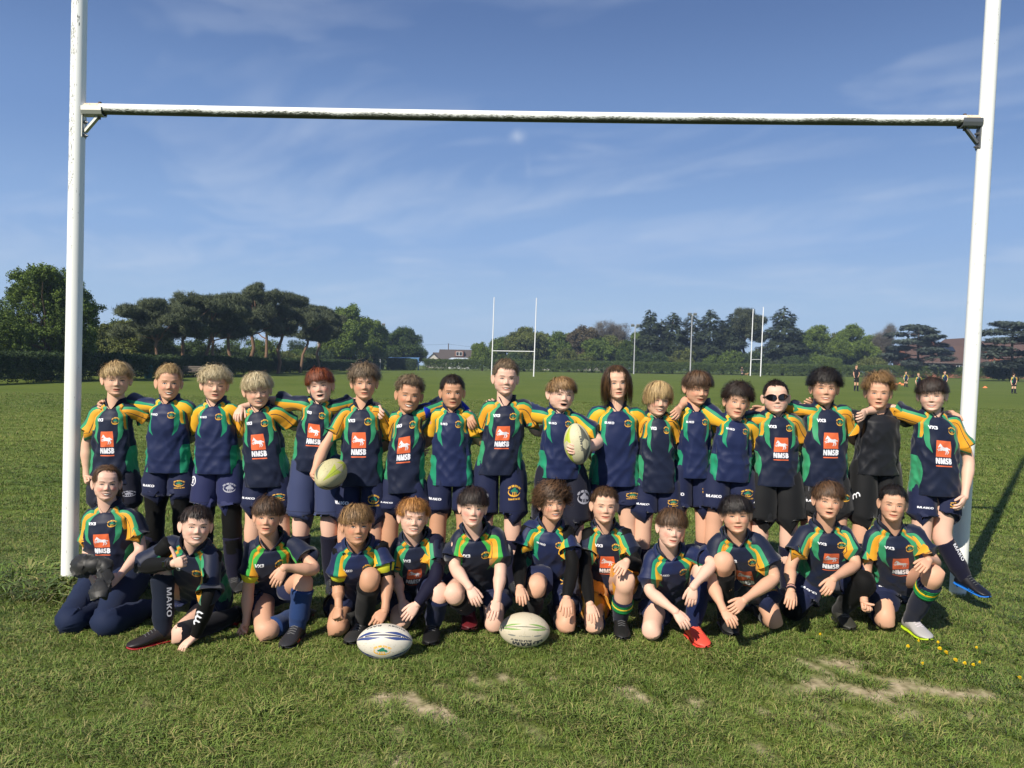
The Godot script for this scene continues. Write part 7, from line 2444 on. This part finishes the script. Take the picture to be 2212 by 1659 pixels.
func gable_house(root: Node3D, at: Vector3, w: float, dp: float, eave: float, ridge: float, wall: Material, roof: Material, along_x := true) -> void:
	var mb := MB.new()
	mb.box(at + Vector3(0, eave / 2, 0), Basis(Vector3.RIGHT * w / 2, Vector3.UP * eave / 2, Vector3.BACK * dp / 2))
	part("wall", mb.done(), wall, root)
	mb = MB.new()
	var o := 0.35
	if along_x:
		for s in [1.0, -1.0]:
			var lo: Vector3 = at + Vector3(0, eave - 0.15, s * (dp / 2 + o))
			var hi: Vector3 = at + Vector3(0, ridge, 0)
			var x := Vector3.RIGHT * (w / 2 + o)
			var nn := Vector3(0, dp / 2, s * (ridge - eave)).normalized()
			mb.quad(lo - x, lo + x, hi + x, hi - x, Color.WHITE, nn)
			mb.quad(lo - x - nn * 0.12, lo + x - nn * 0.12, lo + x, lo - x, Color.WHITE, Vector3(0, 0, s))
	else:
		for s in [1.0, -1.0]:
			var lo: Vector3 = at + Vector3(s * (w / 2 + o), eave - 0.15, 0)
			var hi: Vector3 = at + Vector3(0, ridge, 0)
			var z := Vector3.BACK * (dp / 2 + o)
			mb.quad(lo - z, lo + z, hi + z, hi - z, Color.WHITE, Vector3(s * (ridge - eave), w / 2, 0).normalized())
	part("roof", mb.done(), roof, root)
	if along_x:
		for s in [1.0, -1.0]:
			var x := at + Vector3(s * w / 2, 0, 0)
			mb = MB.new()
			mb.tri(x + Vector3(0, eave, dp / 2), x + Vector3(0, ridge - 0.05, 0), x + Vector3(0, eave, -dp / 2), Color.WHITE, Vector3(s, 0, 0))
			part("gable", mb.done(), wall, root)
	else:
		for s in [1.0, -1.0]:
			mb = MB.new()
			var z := at + Vector3(0, 0, s * dp / 2)
			mb.tri(z + Vector3(-w / 2, eave, 0), z + Vector3(0, ridge - 0.05, 0), z + Vector3(w / 2, eave, 0), Color.WHITE, Vector3(0, 0, s))
			part("gable", mb.done(), wall, root)

func tile_mat(c: Color) -> StandardMaterial3D:
	var m := StandardMaterial3D.new()
	var nt := NoiseTexture2D.new()
	nt.width = 256
	nt.height = 256
	nt.seamless = true
	nt.noise = noise(15, 0.08, FastNoiseLite.TYPE_SIMPLEX_SMOOTH, 4)
	var g := Gradient.new()
	g.colors = PackedColorArray([c.darkened(0.3), c.lightened(0.08)])
	nt.color_ramp = g
	m.albedo_texture = nt
	m.uv1_triplanar = true
	m.uv1_scale = Vector3.ONE * 0.25
	m.roughness = 0.9
	return m

func make_buildings() -> void:
	var tiles := tile_mat(srgb(96, 70, 60))
	var slate := tile_mat(srgb(84, 74, 68))
	var brick := tile_mat(srgb(164, 104, 80))
	var render := mat(0.46, 0.44, 0.41, 0.9)
	# school: long low wing with tiled roof, a taller block behind
	var c := GX(2030, 176)
	var s := thing("school_building", "long low brick building with brown tiled roofs and white windows behind the cedar", "building", c)
	gable_house(s, Vector3(0, 0, 0), 17.0, 9.0, 3.4, 7.2, brick, tiles)
	gable_house(s, Vector3(9.5, 0, -9), 11.0, 12.0, 5.2, 9.4, brick, tiles, false)
	gable_house(s, Vector3(1.0, 0, -10), 9.0, 9.0, 5.0, 8.6, brick, tiles, false)
	gable_house(s, Vector3(20.0, 0, -9), 12.0, 9.0, 5.0, 8.8, brick, tiles)
	for i in 7: window_part(s, Vector3(-7.0 + i * 2.2, 2.0, 4.53), 1.3, 1.7, 2)
	var mb := MB.new()
	mb.box(Vector3(0, 3.25, 4.98), Basis(Vector3.RIGHT * 8.8, Vector3.UP * 0.06, Vector3.BACK * 0.06), lin(srgb(120, 112, 106)))
	part("gutter", mb.done(), vcol_mat(0.6), s)
	for i in 5:
		mb = MB.new()
		var e := Vector3(0, 3.8, -4.5 - 0.35).normalized()
		mb.box(Vector3(-2.6 + i * 1.1, 5.6 + 0.95, 1.15 + 1.1 - 0.8), Basis(Vector3.RIGHT * 0.5, Vector3(0, 0.56, -0.66) * 0.9, Vector3(0, 0.66, 0.56) * 0.04), lin(srgb(40, 48, 62)))
		part("solar_panel", mb.done(), vcol_mat(0.25), s)
	# houses in the gap
	c = GX(938, 225)
	s = thing("house", "white rendered house with steep brown roof in the gap between the trees", "house", c, "houses beyond the far hedge")
	gable_house(s, Vector3.ZERO, 4.0, 7.0, 2.2, 4.2, render, slate, false)
	gable_house(s, Vector3(3.6, 0, -3), 8.0, 6.5, 2.4, 4.6, render, slate)
	window_part(s, Vector3(0, 1.7, 3.53), 1.6, 1.2, 2)
	window_part(s, Vector3(5.0, 3.6, 0.2), 1.6, 1.0, 2)
	c = GX(990, 215)
	s = thing("house", "brown-roofed bungalow with white dormer and glass conservatory between the trees", "house", c, "houses beyond the far hedge")
	gable_house(s, Vector3.ZERO, 10.0, 8.0, 2.5, 5.3, render, slate)
	mb = MB.new()
	mb.box(Vector3(0.4, 4.1, 2.1), Basis(Vector3.RIGHT * 1.2, Vector3.UP * 0.75, Vector3.BACK * 1.2), lin(srgb(120, 84, 70)))
	part("dormer", mb.done(), vcol_mat(0.9), s)
	window_part(s, Vector3(0.4, 4.1, 3.35), 1.7, 1.1, 2)
	mb = MB.new()
	mb.box(Vector3(0.5, 1.2, 5.2), Basis(Vector3.RIGHT * 3.0, Vector3.UP * 1.2, Vector3.BACK * 1.2), lin(srgb(224, 226, 226)))
	mb.quad(Vector3(-2.6, 2.4, 6.4), Vector3(3.6, 2.4, 6.4), Vector3(2.6, 3.0, 4.2), Vector3(-1.6, 3.0, 4.2), lin(srgb(196, 210, 222)))
	part("conservatory", mb.done(), vcol_mat(0.4), s)
	for i in 6: window_part(s, Vector3(-2.0 + i * 1.0, 1.4, 6.45), 0.9, 1.6, 1)
	for q in [[1160, 215, 2.4], [1275, 220, 2.2]]:
		s = thing("house", "pale house wall glimpsed through the trunks behind the far hedge", "house", GX(q[0], q[1]), "houses beyond the far hedge")
		gable_house(s, Vector3.ZERO, 7.0, 7.0, 2.8, 5.0, render, slate, false)
		window_part(s, Vector3(0, 1.8, 3.53), 1.4, 1.2, 2)
	# blue-roofed shelter
	c = GX(872, 148)
	s = thing("shelter", "open team shelter with sky blue corrugated roof on blue posts", "shelter", c)
	mb = MB.new()
	for i in 24:
		var x := -3.0 + i * 0.25
		mb.quad(Vector3(x, 2.25, 0.9), Vector3(x + 0.13, 2.25, 0.9), Vector3(x + 0.13, 2.45, -0.9), Vector3(x, 2.45, -0.9), lin(srgb(92, 134, 176)), Vector3(-0.4, 0.9, 0.1))
		mb.quad(Vector3(x + 0.13, 2.25, 0.9), Vector3(x + 0.25, 2.25, 0.9), Vector3(x + 0.25, 2.45, -0.9), Vector3(x + 0.13, 2.45, -0.9), lin(srgb(92, 134, 176)), Vector3(0.4, 0.9, 0.1))
	part("roof", mb.done(), vcol_mat(0.5), s)
	mb = MB.new()
	mb.box(Vector3(0, 2.2, 0.92), Basis(Vector3.RIGHT * 3.0, Vector3.UP * 0.13, Vector3.BACK * 0.03), lin(srgb(82, 124, 168)))
	part("fascia", mb.done(), vcol_mat(0.5), s)
	for x in [-2.9, 2.9]:
		mb = MB.new()
		mb.cyl(Vector3(x, 0, 0.85), Vector3(x, 2.2, 0.85), 0.12, 0.12, 8, lin(srgb(82, 124, 168)))
		part("post", mb.done(), vcol_mat(0.5), s)
	# floodlight masts
	var steel := mat(0.45, 0.46, 0.47, 0.5, 0.3)
	for q in [[686, 102, 672, "slim floodlight mast standing in front of the last pine"], [821, 150, 702, "floodlight mast next to the blue-roofed shelter"], [1369, 142, 704, "floodlight mast left of the dark conifers"], [1491, 136, 680, "tall floodlight mast against the dark conifers"]]:
		var g := GX(q[0], q[1])
		var hgt := height_at(q[0], q[2], q[1])
		s = thing("floodlight_mast", q[3], "floodlight", g, "floodlight masts")
		mb = MB.new()
		mb.cyl(Vector3.ZERO, Vector3(0.012 * hgt, hgt, 0), 0.13, 0.08, 10)
		part("mast", mb.done(), steel, s)
		mb = MB.new()
		mb.box(Vector3(0.012 * hgt, hgt, 0), Basis(Vector3.RIGHT * 0.7, Vector3.UP * 0.05, Vector3.BACK * 0.05))
		part("crossarm", mb.done(), steel, s)
		for sx in [-0.5, 0.5]:
			mb = MB.new()
			mb.box(Vector3(0.012 * hgt + sx, hgt + 0.08, 0.1), Basis(Vector3.RIGHT * 0.3, Vector3(0, 0.2, 0.1), Vector3(0, -0.06, 0.12)), Color.WHITE, 0.02)
			part("lamp_head", mb.done(), mat(0.25, 0.26, 0.27, 0.4, 0.3), s)
	# far goals
	for q in [[1062, 1153, 92, 5.75, "slender white goal posts at the far end of the same pitch"], [1621, 1643, 142, 1.9, "narrow-looking goal posts on the next pitch, seen from the side"]]:
		var a := GX(q[0], q[2])
		var b := GX(q[1], q[2])
		var hgt := 9.4 if q[2] < 100 else height_at(1643, 668, 142)
		if q[2] > 100: b = GX(q[1], q[2] - 5.0)
		s = thing("far_rugby_goal", q[4], "goal posts", (a + b) / 2.0, "goals in the distance")
		var o := s.position
		var wp := mat(0.82, 0.83, 0.84, 0.4)
		for k in [0, 1]:
			mb = MB.new()
			var foot: Vector3 = (a if k == 0 else b) - o
			var ln := 0.018 if k == 0 else 0.020
			if q[2] > 100: ln = 0.02
			mb.cyl(foot, foot + Vector3(ln * hgt, hgt, 0), 0.075 if q[2] < 100 else 0.10, 0.05 if q[2] < 100 else 0.08, 12)
			part("post", mb.done(), wp, s)
		mb = MB.new()
		mb.cyl(a - o + Vector3(0.05, 3.0, 0), b - o + Vector3(0.05, 3.0, 0), 0.05, 0.05, 10)
		part("crossbar", mb.done(), wp, s)
	# telegraph pole and wire
	c = GX(968, 222)
	s = thing("telegraph_pole", "wooden telegraph pole with sagging wire behind the houses", "pole", c)
	mb = MB.new()
	mb.cyl(Vector3.ZERO, Vector3(0, 7.2, 0), 0.16, 0.12, 8, lin(srgb(92, 80, 70)))
	part("pole", mb.done(), vcol_mat(0.9), s)
	for e in [Vector3(14, 6.2, 0), Vector3(-14, 6.9, 0)]:
		mb = MB.new()
		var path := PackedVector3Array()
		var rad := PackedFloat32Array()
		for i in 9:
			path.append(Vector3(0, 7.0, 0).lerp(e, i / 8.0) - Vector3.UP * 0.3 * sin(PI * i / 8.0))
			rad.append(0.025)
		mb.tube(path, rad, 5, lin(srgb(60, 60, 64)))
		part("wire", mb.done(), vcol_mat(0.8), s)
	# litter bin and bench below the pines
	c = GX(320, 55)
	s = thing("litter_bin", "green litter bin in front of the dark hedge", "bin", c)
	mb = MB.new()
	mb.cyl(Vector3.ZERO, Vector3(0, 0.85, 0), 0.25, 0.30, 16, lin(srgb(42, 78, 70)))
	part("bin_body", mb.done(), vcol_mat(0.6), s)
	mb = MB.new()
	mb.cyl(Vector3(0, 0.85, 0), Vector3(0, 0.96, 0), 0.32, 0.22, 16, lin(srgb(60, 100, 90)))
	part("bin_lid", mb.done(), vcol_mat(0.6), s)
	c = GX(414, 60)
	s = thing("park_bench", "weathered wooden bench under the pines", "bench", c)
	var wood := lin(srgb(112, 104, 96))
	for i in 3:
		mb = MB.new()
		mb.box(Vector3(0, 0.45, 0.05 + i * 0.14), Basis(Vector3.RIGHT * 0.75, Vector3.UP * 0.02, Vector3.BACK * 0.06), wood)
		part("seat_slat", mb.done(), vcol_mat(0.9), s)
	for i in 3:
		mb = MB.new()
		mb.box(Vector3(0, 0.58 + i * 0.13, -0.03 - i * 0.02), Basis(Vector3.RIGHT * 0.75, Vector3.UP * 0.05, Vector3.BACK * 0.015), wood)
		part("back_slat", mb.done(), vcol_mat(0.9), s)
	for x in [-0.65, 0.65]:
		for z in [0.0, 0.36]:
			mb = MB.new()
			mb.box(Vector3(x, 0.22, z), Basis(Vector3.RIGHT * 0.04, Vector3.UP * 0.22, Vector3.BACK * 0.04), wood)
			part("leg", mb.done(), vcol_mat(0.9), s)
	# training cones
	for q in [[1944, 829, 62], [1950, 832, 60], [1936, 831, 60], [2108, 838, 55], [2128, 838, 55]]:
		c = G(q[0], q[1])
		s = thing("marker_cone", "small orange marker cone lying on the far grass", "cone", c, "marker cones on the pitch")
		mb = MB.new()
		mb.cyl(Vector3.ZERO, Vector3(0, 0.16, 0), 0.20, 0.06, 12, lin(srgb(226, 132, 84)))
		part("cone_body", mb.done(), vcol_mat(0.6), s)
		mb = MB.new()
		mb.cyl(Vector3(0, 0, 0), Vector3(0, 0.012, 0), 0.24, 0.24, 12, lin(srgb(226, 132, 84)))
		part("rim", mb.done(), vcol_mat(0.6), s)

# people training far behind the team; sx, sy: sheet position of the feet, px: sheet units per metre there
func far_person(label: String, sd: int, x: float, feet: float, tall: float, kit: String, shorts: String, turn: float, hair: Dictionary, skin: Color, extra := {}) -> void:
	var g := G(x, feet)
	var d := -(g - EYE).dot(view * Vector3(0, 0, 1)) * 1.0
	d = absf(d)
	var k := FOCAL / d
	var Y := func(h: float) -> float: return feet - h * k
	var o := {"seed": sd, "d": d, "group": "people training on the far pitch", "label": label, "skin": skin, "head": [x, Y.call(tall - 0.107)], "turn": [turn, 0, 0], "sa": [x - 0.14 * k, Y.call(tall - 0.30)], "sb": [x + 0.14 * k, Y.call(tall - 0.30)], "hem": [x, Y.call(tall * 0.50)], "hem_w": 0.15,
		"hair": hair, "kit": kit, "shorts": shorts,
		"arm_a": [[x - 0.19 * k, Y.call(tall - 0.56)], [x - 0.15 * k, Y.call(tall - 0.76), -0.08], [x - 0.14 * k, Y.call(tall - 0.86), -0.1], "drape", Vector3(1, 0, 0)],
		"arm_b": [[x + 0.19 * k, Y.call(tall - 0.56)], [x + 0.13 * k, Y.call(tall - 0.74), -0.12], [x + 0.10 * k, Y.call(tall - 0.82), -0.14], "drape", Vector3(-1, 0, 0)]}
	o.merge(extra, true)
	person(o)

func make_far_people() -> void:
	far_person("man in black top and grey shorts walking across the far pitch", 51, 1850, 845, 1.74, "plain", "black", 60, hair_of("crop", "ash"), WARM)
	far_person("distant child in green and navy kit standing with hands together", 52, 1957, 836, 1.35, "mako", "dark", 40, hair_of("short", "sandy"), FAIR)
	far_person("distant child in dark kit partly hidden behind a teammate's hair", 53, 1984, 846, 1.28, "club", "dark", -30, hair_of("short", "blond"), FAIR)
	far_person("distant child behind the head of the person by the clean post", 54, 2041, 846, 1.45, "mako", "navy", 30, hair_of("short", "brown"), FAIR)
	far_person("distant child in navy and gold with pale sock bands facing away", 55, 2190, 850, 1.40, "club", "dark", 150, hair_of("short", "dark"), FAIR)
	far_person("dog walker in white top by the narrow goal", 56, 1603, 812, 1.65, "plain", "faded", 0, hair_of("short", "ash"), FAIR)
	# small dog
	var g := G(1612, 812)
	var t := thing("dog", "small tan dog beside the distant walker in white", "dog", g)
	var mb := MB.new()
	var c := lin(srgb(176, 140, 100))
	mb.tube(PackedVector3Array([Vector3(-0.25, 0.34, 0), Vector3(0.0, 0.33, 0), Vector3(0.2, 0.36, 0), Vector3(0.30, 0.46, 0), Vector3(0.38, 0.50, 0), Vector3(0.47, 0.47, 0)]), PackedFloat32Array([0.08, 0.09, 0.11, 0.07, 0.075, 0.035]), 10, c)
	for q in [[-0.22, 0.05], [-0.22, -0.05], [0.18, 0.05], [0.18, -0.05]]:
		var kx: float = q[0]
		mb.tube(PackedVector3Array([Vector3(kx, 0.32, q[1]), Vector3(kx + (0.05 if kx < 0 else 0.0), 0.22, q[1]), Vector3(kx - (0.04 if kx < 0 else 0.0), 0.12, q[1]), Vector3(kx, 0.02, q[1])]), PackedFloat32Array([0.05, 0.04, 0.025, 0.02]), 7, c)
	mb.tube(PackedVector3Array([Vector3(-0.3, 0.36, 0), Vector3(-0.42, 0.45, 0), Vector3(-0.45, 0.55, 0)]), PackedFloat32Array([0.03, 0.022, 0.012]), 6, c)
	for z in [-0.05, 0.05]: mb.tube(PackedVector3Array([Vector3(0.35, 0.54, z), Vector3(0.34, 0.60, z * 1.3)]), PackedFloat32Array([0.03, 0.008]), 5, c)
	part("body", mb.done(), vcol_mat(0.9), t)

func _ready() -> void:
	rng.seed = 11
	make_light()
	make_field()
	make_goal()
	make_trees()
	make_buildings()
	standing_row()
	kneeling_row()
	make_far_people()
	make_balls()
	make_worn()
	make_flowers()
